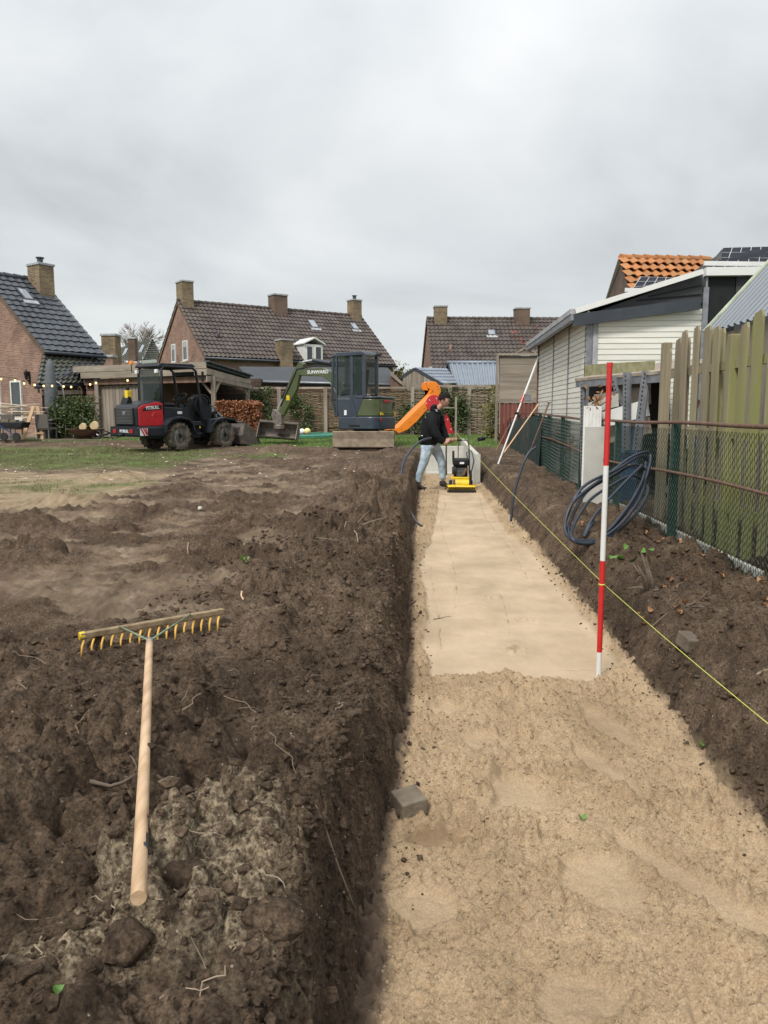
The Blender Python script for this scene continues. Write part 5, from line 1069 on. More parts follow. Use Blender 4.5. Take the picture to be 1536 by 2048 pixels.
# ================================================================ pale clad garage at the right
GX, GY0, GY1, GT = 2.27, 11.85, 17.0, 2.93
t = thing('clad_garage', 'garage clad in cream horizontal boards with dark fascia and white roof edge', 'garage', (GX, GY0, .3)); Mi = Matrix.Translation((-GX, -GY0, -.3))
n = 31
for i in range(n):     # side wall, three bays
    z0, z1 = .34+i*(GT-.34)/n, .34+(i+1)*(GT-.34)/n
    for (ya, yb) in ((GY0+.02, 13.3), (13.36, 14.95), (15.01, GY1)):
        b = MB(Mi); b.prism([(GX, z0+.002), (GX+.0, z1-.014), (GX+.016, z1-.012), (GX+.016, z1), (GX+.04, z1), (GX+.04, z0+.002)], ya, yb, 'y'); b.build('siding_board', M['cream'], t)
for y in (13.33, 14.98): MB(Mi).box(GX-.012, GX+.02, y-.028, y+.028, .3, GT).build('joint_strip', M['galv'], t)
MB(Mi).box(GX-.02, GX+.07, GY1, GY1+.12, .3, GT).build('corner_post', M['rust'], t)
rx0, rx1 = GX+.17, 3.93
m_ = 26
for i in range(m_):
    z0 = .9+i*.082; z1 = z0+.082; xe = rx1
    top_ = lambda x: 2.80+(x-GX)*.145
    if z1 > top_(GX+.2): xs0 = GX+(z1-2.80)/.145
    else: xs0 = rx0
    if xs0 > xe-.1: continue
    MB(Mi).prism([(GY0-.0, z0+.002), (GY0, z1-.014), (GY0+.014, z1-.012), (GY0+.014, z1), (GY0+.04, z1), (GY0+.04, z0+.002)], max(rx0, xs0), xe, 'x').build('siding_board', M['cream'], t)
MB(Mi).box(GX+.001, GX+.09, GY0-.01, GY0+.015, .3, 2.80).build('corner_profile', M['galv'], t); MB(Mi).box(GX+.094, rx0-.004, GY0-.02, GY0+.02, .3, 2.84).build('corner_profile', M['lead'], t)
MB(Mi).box(rx1+.002, rx1+.08, GY0-.02, GY0+.03, .3, 3.25).build('corner_profile', M['galv'], t)
# dark fascia, black gable board and white roof edge, each a step behind the other
a, b_, c_, d_ = W(1148, 652, 11.7), W(1402, 618, 11.7), W(1402, 596, 11.7), W(1148, 628, 11.7)
MB(Mi).add([a, b_, c_, d_]+[q+Vector((0, .09, 0)) for q in (a, b_, c_, d_)], [(0, 1, 2, 3), (7, 6, 5, 4), (0, 4, 5, 1), (3, 2, 6, 7), (0, 3, 7, 4), (1, 5, 6, 2)]).build('fascia', M['anthracite'], t)
MB(Mi).box(GX, rx1, GY0+.045, GY0+.1, .3, 2.85).build('wall', M['dark'], t)
sk = mat('slate_board', (.038, .038, .042), .6, .3, 3, .1, stretch=(.3, 1, 3))
pa, pb, pc = W(1225, 622, 11.85), W(1405, 605, 11.85), W(1405, 549, 11.85)
q = [W(1160, 634, 11.85), pb, pc]
MB(Mi).add(q+[p+Vector((0, .05, 0)) for p in q], [(0, 1, 2), (5, 4, 3), (0, 2, 5, 3)]).build('gable_panel', sk, t)
for f in (.3, .62): a, b_ = q[0].lerp(pc, .35+f*.3), pb.lerp(pc, f); MB(Mi).beam(a+Vector((.05, -.012, -.03)), b_-Vector((.02, .012, 0)), .02, .012).build('board_edge', M['black'], t)
e0, e1 = W(1150, 623, 11.75), W(1404, 544, 11.75); MB(Mi).beam(e0, e1, .12, .075).build('roof_edge', M['white'], t)
e2 = W(1072, 681, 17.15); MB(Mi).beam(e0+Vector((-.02, 0, 0)), Vector((e0.x-.02, 17.15, e0.z)), .10, .075).build('roof_edge', M['lead'], t)
MB(Mi).box(e0.x-.06, e0.x+.02, 11.72, 17.15, e0.z-.13, e0.z-.045).build('gutter', M['galv'], t)
MB(Mi).add([e0+Vector((0, .1, 0)), e1+Vector((0, .1, 0)), e1+Vector((0, 5.3, 0)), Vector((e0.x, 17.1, e0.z)), e0+Vector((0, .1, -.1)), e1+Vector((0, .1, -.1)), e1+Vector((0, 5.3, -.1)), Vector((e0.x, 17.1, e0.z-.1))], [(0, 1, 2, 3), (7, 6, 5, 4), (2, 6, 7, 3)]).build('roof', M['anthracite'], t)
# dark glazed extension with white edge, right of it
t2 = thing('dark_extension', 'black-clad extension with white roof edge and solar panels on top', 'building', (4.2, 11.9, .3)); Mi2 = Matrix.Translation((-4.2, -11.9, -.3))
a, b_ = W(1405, 665, 11.9), W(1536, 548, 11.9)
MB(Mi2).box(a.x, a.x+.03, 11.86, 12.2, 2.4, b_.z).build('edge_strip', M['galv'], t2)
for i in range(3): MB(Mi2).box(a.x+.035+i*.42, a.x+.44+i*.42, 11.92, 11.96, .4, b_.z-.03).build('panel', sk if i else M['black'], t2)
MB(Mi2).box(a.x-.02, a.x+1.6, 11.80, 11.95, b_.z-.03+.002, b_.z+.09).build('roof_edge', M['white'], t2)
MB(Mi2).box(a.x+.04, a.x+3, 11.97, 16, .3, b_.z+.04).build('wall', M['dark'], t2)
def solar(label, q00, q10, q11, q01, nx, ny):
    t = thing('solar_panel', label, 'solar panel', q00); Mi = Matrix.Translation(-q00); n_ = (q10-q00).cross(q01-q00).normalized()
    MB(Mi).add([q00, q10, q11, q01]+[q-n_*.04 for q in (q00, q10, q11, q01)], [(0, 1, 2, 3), (7, 6, 5, 4), (0, 4, 5, 1), (1, 5, 6, 2), (2, 6, 7, 3), (3, 7, 4, 0)]).build('cells', M['sol'], t)
    b = MB(Mi)
    for i in range(nx+1): b.beam(q00.lerp(q10, i/nx)+n_*.003, q01.lerp(q11, i/nx)+n_*.003, .010, .006)
    for j in range(ny+1): b.beam(q00.lerp(q01, j/ny)+n_*.004, q10.lerp(q11, j/ny)+n_*.004, .010, .006)
    b.build('frame', M['alu'], t); return t
solar('large dark solar panel at the right edge above the white roof edge', W(1432, 526, 13.0), W(1560, 530, 13.0), W(1560, 493, 14.2), W(1446, 496, 14.2), 6, 3)
solar('lower solar panel between the white rail and the white roof edge', W(1405, 546, 12.2), W(1560, 550, 12.2), W(1560, 533, 12.7), W(1430, 532, 12.7), 6, 2)
solar('small solar panel in front of the orange tiled roof', W(1268, 574, 13.2), W(1345, 569, 13.2), W(1350, 556, 14.2), W(1282, 554, 14.2), 4, 2)
b = MB(); b.beam(W(1408, 527, 12.8), W(1560, 529, 12.8), .05, .07); tag(b.build('white_rail', M['white']), 'white mounting rail under the large solar panel', 'rail')
b = MB(); b.beam(W(1250, 580, 13.1), W(1290, 580, 13.1), .05, .06); tag(b.build('white_rail', M['white']), 'short white mounting rail below the small solar panel', 'rail')
t = thing('panel_ballast', 'grey wedge-shaped roof upstand carrying the solar panels', 'roof', W(1362, 560, 13.2)); Mi = Matrix.Translation(-W(1362, 560, 13.2))
q = [W(1362, 560, 13.2), W(1432, 512, 13.2), W(1445, 497, 13.2), W(1440, 545, 13.2), W(1405, 552, 13.2)]; k = len(q)
MB(Mi).add(q+[p+Vector((.3, 1.6, 0)) for p in q], [tuple(range(k)), tuple(range(k, 2*k))[::-1]]+[(i, (i+1) % k, k+(i+1) % k, k+i) for i in range(k)]).build('upstand', M['grey'], t)
# orange-tiled house behind
t = thing('orange_roof_house', 'brick house with bright orange clay tile roof behind the garage', 'house', (5, 22, .5)); Mi = Matrix.Translation((-5, -22, -.5))
r0, r1 = W(1241, 519, 22.5), W(1420, 522, 24); e0_, e1_ = W(1268, 600, 20.8), W(1447, 600, 22.2)
tile_each('roof_tile', e0_, e1_, r1, r0, .31, .36, .06, M['tile_orange'], t, Mi); MB(Mi).add([e0_, e1_, r1, r0, e0_-Vector((0, 0, .05)), e1_-Vector((0, 0, .05)), r1-Vector((0, 0, .05)), r0-Vector((0, 0, .05))], [(0, 1, 2, 3), (7, 6, 5, 4), (0, 4, 5, 1)]).build('roof', M['redwood'], t) 
b = MB(Mi); k = 8
for i in range(k):
    a, b_ = r0.lerp(r1, i/k), r0.lerp(r1, (i+.98)/k); MB(Mi).tube([a+Vector((0, 0, .05)), b_+Vector((0, 0, .03))], [.11, .095], 9).build('ridge_tile', M['tile_orange'], t, 'auto')
g0_ = W(1213, 602, 24.2)
MB(Mi).add([e0_+Vector((.02, 0, -.03)), r0+Vector((.02, 0, -.03)), g0_, Vector((g0_.x, g0_.y, .5)), Vector((e0_.x, e0_.y, .5))], [(0, 1, 2, 3, 4)]).build('wall', M['brick_brown'], t); MB(Mi).add([e0_-Vector((0, 0, .05)), e1_-Vector((0, 0, .05)), Vector((e1_.x, e1_.y, .5)), Vector((e0_.x, e0_.y, .5))], [(0, 1, 2, 3)]).build('wall', M['brick_brown'], t)
MB(Mi).beam(g0_, r0+Vector((-.02, 0, .02)), .10, .05).build('verge_board', M['white'], t)
# corrugated lean-to roof at the far right
t = thing('corrugated_lean_to', 'lean-to with sloping galvanised corrugated roof behind the board fence', 'shed', (3.5, 8, .3)); Mi = Matrix.Translation((-3.5, -8, -.3))
a = W(1413, 668, 9.4); d_ = W(1600, 465, 9.4); b_ = a+Vector((0, -4.2, 0)); c_ = d_+Vector((0, -4.2, 0))
corr_sheet('roof_sheet', b_, a, d_, c_, .17, .03, M['corr'], t, Mi); MB(Mi).beam(a+Vector((0, .03, .02)), d_+Vector((0, .03, .02)), .10, .07).build('verge_trim', mat('algae_white_trim', (.42, .46, .34), .6, .2, 6, .1), t)
MB(Mi).box(a.x+.06, a.x+.10, 5.3, 9.3, .3, a.z-.03).build('wall', M['wood_grey'], t)

# ---- open rack of steel and planks against the garage
t = thing('storage_rack', 'open lean-to rack of perforated steel posts under a mossy board roof', 'rack', (2.4, 9.6, .3)); Mi = Matrix.Translation((-2.4, -9.6, -.3))
a, b_ = W(1150, 757, 11.2), W(1318, 742, 8.9); c_, d_ = b_+Vector((1.2, .9, .22)), a+Vector((1.3, .4, .25))
MB(Mi).add([a, b_, c_, d_]+[q-Vector((0, 0, .035)) for q in (a, b_, c_, d_)], [(0, 1, 2, 3), (7, 6, 5, 4), (0, 4, 5, 1), (1, 5, 6, 2), (2, 6, 7, 3), (3, 7, 4, 0)]).build('roof_sheet', M['wood_grey'], t)
MB(Mi).beam(a-Vector((-.03, 0, .08)), b_-Vector((-.03, 0, .08)), .04, .09).build('front_rail', M['galv'], t)
mo = mat('mossy_board', (.20, .19, .09), .9, .3, 8, .4, col2=(.34, .32, .19)); p, q = W(1172, 738, 11.6), W(1306, 742, 9.6)
MB(Mi).beam(p-Vector((0, 0, .06)), q-Vector((0, 0, .0)), .04, .24).build('mossy_board', mo, t)
def angle_post(p, q, w=.07):
    b = MB(Mi); b.beam(p, q, w, .006, up=(0, 1, 0)); o = b.build('steel_post', M['galv'], t); b = MB(Mi); L_ = (q-p).length; d = (q-p).normalized()
    for i in range(int(L_/.05)): c = p+d*(.03+i*.05)+Vector((-.012, -.0045, 0)); b.box(c.x-.007, c.x+.007, c.y-.002, c.y, c.z-.011, c.z+.011)
    b.build('slots', M['dark'], o); MB(Mi).beam(p+Vector((w/2, .03, 0)), q+Vector((w/2, .03, 0)), .005, .05, up=(1, 0, 0)).build('flange', M['galv'], o)
for (u0, v0, u1, v1, Y, w) in ((1252, 845, 1224, 752, 9.9, .06), (1251, 900, 1253, 745, 9.5, .08), (1272, 900, 1292, 742, 9.2, .09), (1165, 960, 1165, 762, 11.0, .06)): angle_post(W(u0, v0, Y), W(u1, v1, Y), w)
MB(Mi).add([W(1178, 756, 11.7), W(1340, 735, 10.4), W(1340, 1000, 10.4), W(1178, 1000, 11.7)], [(0, 1, 2, 3)]).build('shade_panel', M['dark'], t)  # dark sheet painted in for the shade inside the rack
for i, (u0, v0, u1, v1, h, mt, Y, nm) in enumerate(((1172, 850, 1296, 815, .20, 'white', 10.2, 'stored_board'), (1190, 806, 1300, 790, .22, 'wood_greyh', 10.35, 'stored_board'), (1232, 775, 1300, 762, .2, 'wood_greyh', 10.4, 'stored_board'), (1178, 818, 1235, 800, .16, 'concrete', 10.6, 'stored_board'), (1180, 880, 1300, 850, .2, 'wood_pale', 10.3, 'stored_board'))):
    b = MB(); p, q = W(u0, v0, Y), W(u1, v1, Y-.8); c = (p+q)/2; b = MB(Matrix.Translation(-c)); b.beam(p, q, .03, h); o = b.build('stored_board', M[mt]); o.location = c
    tag(o, ('white panel board leaning low in the storage rack', 'weathered wide board at mid height in the storage rack', 'grey-brown board under the rack roof', 'pale short slab at the left end of the rack', 'bleached board low behind the mesh in the rack')[i], 'board')
a = W(1168, 812, 9.9); a = W(1168, 812, 10.0); b_ = W(1204, 812, 9.8); o = corr_sheet('white_corrugated_sheet', Vector((a.x, a.y, .35)), Vector((b_.x, b_.y, .35)), b_, a, .06, .012, M['white'], None, None); tag(o, 'white corrugated sheet standing behind the mesh fence', 'sheet')
a = W(1166, 985, 9.8); b_ = W(1205, 853, 9.7); b = MB().box(a.x-.02, b_.x+.02, 9.66, 9.70, .25, b_.z); tag(b.build('grey_panel', M['concrete'], bevel=.005), 'plain pale grey panel standing low in front of the white corrugated sheet', 'panel')
t = thing('barrel', 'blue plastic barrel behind the mesh fence', 'barrel', (2.40, 9.75, .3)); MB().lathe([(.02, 0), (.13, 0), (.14, .05), (.14, .3), (.15, .32), (.14, .34), (.14, .62), (.15, .64), (.14, .66), (.13, .93), (.1, .96), (.02, .96)], n=20).build('drum', M['blue'], t, 'auto'); MB().lathe([(.01, .96), (.04, .96), (.04, 1.0), (.01, 1.0)], (.08, 0, 0), n=10).build('bung', M['black'], t)
b = MB(); c = W(1205, 800, 10.0); b = bush('dead_creeper', 'dry brown creeper on the rack beside the red pole', 'creeper', (c.x-.1, 9.9, c.z-.35), (c.x, 10, c.z+.1), 60, .03, M['dry_leaf'], 41, 4, .07, 2)
# ---- low wall foot under garage
t = MB().box(GX+.005, GX+.045, GY0+.1, 17, -.2, .335).build('garage_plinth', M['concrete']); tag(t, 'low concrete plinth along the garage foot', 'plinth')
# ================================================================ wheel loader
def text(s, size, mat_, parent, M4, name='lettering', ext=.002, spacing=1.0):
    c = bpy.data.curves.new(name, 'FONT'); c.body = s; c.size = size; c.extrude = ext; c.align_x = 'CENTER'; c.align_y = 'CENTER'; c.space_character = spacing; c.offset = size*.02
    q = bpy.data.objects.new(name, c); link(q); bpy.context.view_layer.update(); me = bpy.data.meshes.new_from_object(q.evaluated_get(bpy.context.evaluated_depsgraph_get())); bpy.data.objects.remove(q)
    me.materials.clear(); me.materials.append(mat_); o = bpy.data.objects.new(name, me); link(o, parent); o.matrix_basis = M4; return o
def face_side(x, y, z, rx=0, shear=0): # text readable from -y
    return Matrix.Translation((x, y, z)) @ Matrix.Rotation(R(90), 4, 'X') @ Matrix.Rotation(rx, 4, 'Z')
def face_rear(x, y, z): # readable from -x
    return Matrix.Translation((x, y, z)) @ Matrix.Rotation(R(-90), 4, 'Z') @ Matrix.Rotation(R(90), 4, 'X')
def wheel(parent, x, y, z, r, w, side):
    e = bpy.data.objects.new('wheel', None); link(e, parent); e.location = (x, y, z)
    ri = r*.56
    MB().lathe([(ri, -w*.42), (r*.80, -w*.5), (r*.93, -w*.46), (r*.965, -w*.3), (r*.965, w*.3), (r*.93, w*.46), (r*.80, w*.5), (ri, w*.42)], axis='y', n=36).build('tyre', M['mud'], e, 'auto')
    b = MB()
    for i in range(18):
        for s in (-1, 1):
            a = 2*math.pi*(i+.5*(s > 0))/18; a2 = a+.16
            p = [(r*.94*math.cos(a2+d), s*yy, r*.94*math.sin(a2+d)) for d, yy in ((-.07, w*.47), (.05, w*.47))]+[(r*.95*math.cos(a+d-.12), s*.0, r*.95*math.sin(a+d-.12)) for d in (-.07, .05)]
            q = [(c[0]*1.065, c[1], c[2]*1.065) for c in p]
            b.add(p+q, [(0, 1, 3, 2), (4, 6, 7, 5), (0, 4, 5, 1), (1, 5, 7, 3), (3, 7, 6, 2), (2, 6, 4, 0)])
    b.build('tread', M['mud'], e)
    s = side; MB().lathe([(ri*1.0, s*w*.42), (ri*.94, s*w*.40), (ri*.90, s*w*.22), (ri*.62, s*w*.18), (ri*.55, s*w*.26), (ri*.36, s*w*.30), (ri*.30, s*w*.36), (.005, s*w*.37)], axis='y', n=28).build('rim', M['alu_dirty'], e, 'auto')
    MB().lathe([(ri*.35, s*w*.30), (ri*.33, s*w*.42), (.005, s*w*.43)], axis='y', n=16).build('hub', M['black'], e, 'auto')
M['alu_dirty'] = mat('dusty_silver_rim', (.36, .35, .33), .5, .2, 7, .1, metal=.3)
M['chassis'] = mat('dark_grey_machine_paint', (.015, .018, .024), .5, .25, 4, .04, spec=.35)
a = W(326, 880, 19.9)
ld = thing('wheel_loader', 'compact red and black wheel loader with empty steel bucket', 'loader', (a.x, a.y+.15, bz(a.x, a.y)+.02), R(90)-R(30))
for (x, y) in ((0, -.47), (0, .47), (1.62, -.47), (1.62, .47)): wheel(ld, x, y, .36, .36, .30, -1 if y < 0 else 1)
MB().box(-.35, 1.0, -.30, .30, .28, .62).box(1.1, 1.95, -.24, .24, .30, .72).box(.9, 1.2, -.10, .10, .35, .6).build('chassis', M['chassis'], ld, bevel=.02)
MB().cyl((0, -.35, .36), (0, .35, .36), .07).cyl((1.62, -.35, .36), (1.62, .35, .36), .07).build('axle', M['black'], ld, 'auto')
hood = MB().prism([(-1.22, .62), (-.42, .62), (-.42, 1.24), (-.62, 1.27), (-1.14, 1.16), (-1.24, 1.08)], -.44, .44, 'y').build('engine_hood', M['chassis'], ld, bevel=.03)
for s in (-1, 1):
    MB().prism([(-1.19, .63), (-.43, .63), (-.42, 1.19), (-.62, 1.235), (-1.08, 1.145), (-1.20, 1.07)], *sorted((s*.441, s*.468)), 'y').build('side_panel', M['red'], hood, bevel=.012)
    MB().prism([(-1.08, 1.0), (-.47, 1.05), (-.47, 1.15), (-.60, 1.155), (-1.04, 1.07)], *sorted((s*.469, s*.472)), 'y').build('black_band', M['black'], hood)
    MB().prism([(-.80, .86), (-.50, .90), (-.53, 1.0), (-.74, .97)], *sorted((s*.469, s*.476)), 'y').build('air_intake', M['red'], hood, bevel=.004)
text('PITBULL', .115, M['label'], hood, face_side(-.76, -.4735, 1.085, .075))
MB().box(-1.262, -1.225, -.34, .34, .66, 1.08).build('grille', M['black'], hood, bevel=.01)
b = MB()
for i in range(11):
    for j in range(14):
        y = -.31+.62*(j+.5*(i % 2))/14; z = .69+.036*i; b.box(-1.268, -1.2621, y, y+.03, z, z+.022)
b.build('grille_mesh', M['grey'], hood)
b = MB().prism([(-.06, 1.0), (0.06, 1.0), (.05, .93), (0, .89), (-.05, .93)], -1.275, -1.269, 'x'); b.build('badge', M['galv'], hood)
MB().box(-1.30, -.38, -.56, .56, .36, .62).build('counterweight', M['chassis'], ld, bevel=.05)
MB().prism([(-1.305, .58), (-.42, .60), (-.42, .64), (-1.305, .62)], -.5, .5).build('bumper_top', M['chassis'], ld)
text('PITBULL', .095, M['label'], ld, face_rear(-1.304, -.02, .50))
for y in (-.30, .34): MB().box(-1.318, -1.30, y-.06, y+.06, .45, .55).build('tail_light', M['lamp_red'], ld, bevel=.01)
bd = MB().box(-1.25, -1.02, -.567, -.561, .39, .58).build('warning_board', M['label'], ld)
b = MB()
for k in range(3): x = -1.25+.077*k; b.prism([(x, .58), (x+.045, .58), (min(x+.16, -1.02), .39) if x+.16 < -1.02 else (-1.02, .43), (min(x+.115, -1.02), .39)], -.5705, -.5675)
b.build('red_stripe', M['red'], bd)
MB().tube([(-1.3, 0, .42), (-1.42, 0, .40), (-1.42, 0, .36)], .03, 8).build('tow_hitch', M['black'], ld, True)
fen = [(-.52, .46), (-.50, .66), (-.30, .82), (.0, .87), (.30, .82), (.46, .66), (.49, .48), (.44, .48), (.41, .64), (.27, .76), (0, .81), (-.27, .77), (-.43, .65), (-.46, .46)]
for s in (-1, 1):
    MB().prism(fen, *sorted((s*.30, s*.66))).build('fender', M['chassis'], ld, bevel=.01)
    f2 = [(a_+1.60, z*.97) for a_, z in fen[:4]]+[(1.98, .80), (2.08, .68), (2.05, .66), (1.95, .75)]+[(a_+1.60, z*.97) for a_, z in fen[10:]]
    MB().prism(f2, *sorted((s*.30, s*.64))).build('front_fender', M['chassis'], ld, bevel=.01)
    MB().prism([(1.06, .42), (1.2, .42), (1.28, .80), (1.10, .80)], *sorted((s*.28, s*.60))).build('side_cover', M['chassis'], ld, bevel=.02)
MB().box(-.42, .95, -.46, .46, .62, .74).prism([(-.42, .70), (.22, .70), (.22, 1.08), (-.42, 1.12)], -.46, .46).build('cab_platform', M['chassis'], ld, bevel=.02)
MB().box(.05, .20, -.468, -.462, .93, 1.0).build('sticker', M['label'], ld); MB().box(.55, .75, -.62, -.45, .40, .43).build('step', M['chassis'], ld, bevel=.01)
MB().box(.62, .66, -.655, -.65, .56, .61).build('warning_sticker', M['yellow'], ld)
sea = MB().prism([(-.30, 1.12), (.22, 1.12), (.22, 1.22), (-.18, 1.22), (-.30, 1.72), (-.40, 1.72)], -.24, .24).build('seat', M['black'], ld, bevel=.05)
MB().prism([(.62, .70), (.90, .70), (.86, 1.15), (.74, 1.22)], -.22, .22).build('console', M['black'], ld, bevel=.03)
c = Vector((.56, 0, 1.38)); n_ = Vector((-.5, 0, .86)); b = MB(); u1 = Vector((0, 1, 0)); u2 = n_.cross(u1)
b.tube([c+(u1*math.cos(t_)+u2*math.sin(t_))*.19 for t_ in np.linspace(0, 6.283, 25)[:-1]], .015, 6, closed=True); b.tube([c, Vector((.72, 0, 1.15))], .02, 6)
for a_ in (0, 2.1, 4.2): b.tube([c, c+(u1*math.cos(a_)+u2*math.sin(a_))*.19], .01, 5)
b.build('steering_wheel', M['black'], ld, True)
b = MB()
for s in (-1, 1):
    b.tube([(-.42, s*.44, .9), (-.42, s*.44, 2.06), (-.34, s*.44, 2.14), (.62, s*.44, 2.14), (.74, s*.44, 2.06), (.88, s*.44, 1.25), (.90, s*.44, .70)], .036, 8)
for x in (-.36, .1, .60): b.tube([(x, -.44, 2.13), (x, .44, 2.13)], .025, 6)
b.build('roll_frame', M['chassis'], ld, True)
MB().prism([(-.52, 2.14), (-.46, 2.21), (.62, 2.24), (.70, 2.20), (.70, 2.16), (-.50, 2.11)], -.46, .46).build('canopy', M['chassis'], ld, bevel=.015)
b = MB().box(-.455, -.448, -.40, .40, 1.15, 2.08); b.build('rear_window', M['clearglass'], ld)
MB().box(.70, .72, -.40, .40, 1.95, 2.05).build('wiper_box', M['black'], ld)
for s in (-1, 1): MB().box(-.56, -.49, s*.38-.045, s*.38+.045, 1.96, 2.05).build('work_light', M['label'], ld, bevel=.01)
MB().tube([(-.5, .40, 2.0), (-.62, .46, 2.0), (-.62, .46, 2.2)], .014, 6).build('beacon_stem', M['black'], ld); MB().lathe([(.06, 2.2), (.055, 2.27), (.03, 2.29)], (-.62, .46, 0), n=12).build('beacon', M['orange'], ld, 'auto')
MB().prism([(-1.08, 1.16), (-.86, 1.22), (-.90, 1.36), (-.98, 1.38)], .16, .40).build('exhaust_cover', M['black'], ld, bevel=.02); MB().box(-1.0, -.86, .18, .30, 1.30, 1.52).build('strobe_box', M['yellow'], ld, bevel=.015)
MB().tube([(-.94, .24, 1.5), (-.94, .24, 1.6)], .04, 8).build('exhaust', M['black'], ld)
MB().prism([(.80, 2.05), (.83, 2.05), (.83, 1.78), (.80, 1.80)], -.66, -.58).build('mirror', M['black'], ld, bevel=.01)
# lift arm, hydraulic hoses, bucket
MB().prism([(1.05, .62), (1.45, .70), (1.5, 1.15), (1.2, 1.42), (1.02, 1.35)], -.24, .24).build('mast', M['chassis'], ld, bevel=.03)
ar = MB().prism([(1.05, 1.30), (1.16, 1.46), (1.36, 1.38), (2.12, .66), (2.16, .38), (2.02, .36), (1.95, .56), (1.25, 1.16)], -.14, .14).build('lift_arm', M['chassis'], ld, bevel=.015)
text('PITBULL', .12, M['label'], ar, face_side(1.62, -.143, 1.02, -.76))
b = MB().cyl((1.15, -.19, .85), (1.7, -.19, 1.0), .045).cyl((1.6, 0, 1.20), (2.2, 0, .75), .04).cyl((1.15, .19, .85), (1.7, .19, 1.0), .045); b.build('cylinder', M['black'], ld, 'auto'); MB().cyl((1.7, -.19, 1.0), (1.9, -.19, .85), .022).build('piston_rod', M['alu'], ld, 'auto')
rn = random.Random(6)
for i in range(7):
    y = -.30+.05*i; r0_ = .24+.03*rn.random(); pts = [(.98+.03*i, y, .85)]+[(1.10+.04*(i % 3)-r0_*math.cos(t_), y+.02*math.sin(t_*2), 1.12+r0_*math.sin(t_)*1.25) for t_ in np.linspace(0, 2.6, 9)]+[(1.4, y*.6, 1.1)]
    MB().tube(pts, .018, 6).build('hose', M['rubber'], ld, True)
bk_ = MB(); prof = [(2.22, .70), (2.14, .34), (2.24, .08), (2.42, .04), (2.86, .055)]; th = .02
poly = prof+[(x+.0, z+.03) for x, z in prof[::-1]]
poly = [(2.22, .70), (2.13, .34), (2.22, .09), (2.42, .03), (2.92, .04), (2.92, .06), (2.43, .06), (2.25, .115), (2.16, .34), (2.25, .70)]
bu = bk_.prism(poly, -.74, .74).build('bucket', M['steel'], ld)
for s in (-1, 1): MB().prism([(2.22, .70), (2.13, .34), (2.22, .09), (2.42, .03), (2.92, .04), (2.60, .52)], *sorted((s*.741, s*.755))).build('side_plate', M['steel'], bu)
MB().box(2.19, 2.27, -.75, .75, .70, .73).build('bucket_rim', M['steel'], bu); MB().box(2.05, 2.16, -.30, .30, .25, .66).build('quick_hitch', M['black'], ld, bevel=.02)

# ================================================================ mini excavator
ex = W(733, 880, 21); exz = bz(ex.x, ex.y)+.0
xv = thing('mini_excavator', 'olive and dark grey mini excavator with closed cab and tilted ditch bucket', 'excavator', (ex.x, ex.y, exz), R(90)+R(68)); xv.scale = (.90, .90, 1)
Rt = Matrix.Rotation(-(R(90)+R(68)), 4, 'Z') @ Matrix.Diagonal((1.1, 1.1, 1, 1))     # undercarriage keeps its own heading: blade towards the trench side viewer
und = bpy.data.objects.new('undercarriage', None); link(und, xv); und.matrix_basis = Rt
for s in (-1, 1):
    poly = [(-.75, .12), (-.66, .01), (.66, .01), (.78, .12), (.80, .26), (.70, .38), (-.66, .38), (-.77, .26)]
    MB().prism(poly, *sorted((s*.46, s*.74)), 'x').build('track', M['mud'], und, bevel=.02)
MB().box(-.46, .46, -.5, .5, .18, .42).build('frame', M['rust'], und)
bl = MB().prism([(-1.02, .08), (-.99, .05), (-.96, .46), (-.99, .485), (-1.03, .47), (-1.0, .28)], -.81, .81, 'x'); bl.build('blade', mat('dirty_blade_steel', (.17, .13, .09), .8, .3, 5, .4, col2=(.30, .24, .17)), und)
MB().box(-.35, -.25, -.98, -.5, .16, .28).box(.25, .35, -.98, -.5, .16, .28).build('blade_arm', M['rust'], und)
MB().cyl((0, 0, .38), (0, 0, .52), .38).build('slew_ring', M['black'], xv, 'auto')
body = MB()
def rounded(x0, x1, y, k=6, rad=.30):
    pts = [(x1, -y), (x1, y)]
    pts += [(x0+rad-rad*math.sin(t_), y-rad+rad*math.cos(t_)) for t_ in np.linspace(0, math.pi/2, k)]+[(x0+rad-rad*math.cos(t_), -y+rad-rad*math.sin(t_)) for t_ in np.linspace(0, math.pi/2, k)]
    return pts
MB().prism(rounded(-.72, .56, .74), .52, .86, 'z').build('base_body', M['cab_blue'], xv, 'auto', bevel=.03)
MB().prism(rounded(-.70, -.02, .70), .862, 1.33, 'z').build('engine_cover', M['olive'], xv, 'auto', bevel=.03)
MB().prism(rounded(-.72, -.0, .72), 1.332, 1.39, 'z').build('cover_rim', M['cab_blue'], xv, 'auto', bevel=.02)
MB().prism([(-.06, .87), (.10, 1.33), (.16, 1.33), (.0, .87)], .69, .735).build('trim', M['cab_blue'], xv)
MB().box(-.725, -.701, -.22, .28, 1.22, 1.30).build('rear_light', M['lamp_red'], xv, bevel=.015); MB().tube([(-.722, .50, 1.16), (-.73, .42, .98), (-.732, .0, .96), (-.732, -.35, .98), (-.722, -.45, 1.16)], .012, 6).build('handle_recess', M['leaf_yel'], xv)
for (x, y, z, w, m_) in ((-.722, .42, .93, .10, 'yellow'), (-.722, -.48, .93, .05, 'yellow')): MB().box(x-.004, x+.01, y-w, y+w, z-.03, z+.05).build('sticker', M[m_], xv)
MB().box(-.73, -.715, -.66+.2, -.60+.2, 1.05, 1.25).build('latch', M['black'], xv); MB().lathe([(.06, -.74), (.06, -.725)], (0, .50, .78), axis='x', n=5).build('red_plug', M['lamp_red'], xv)
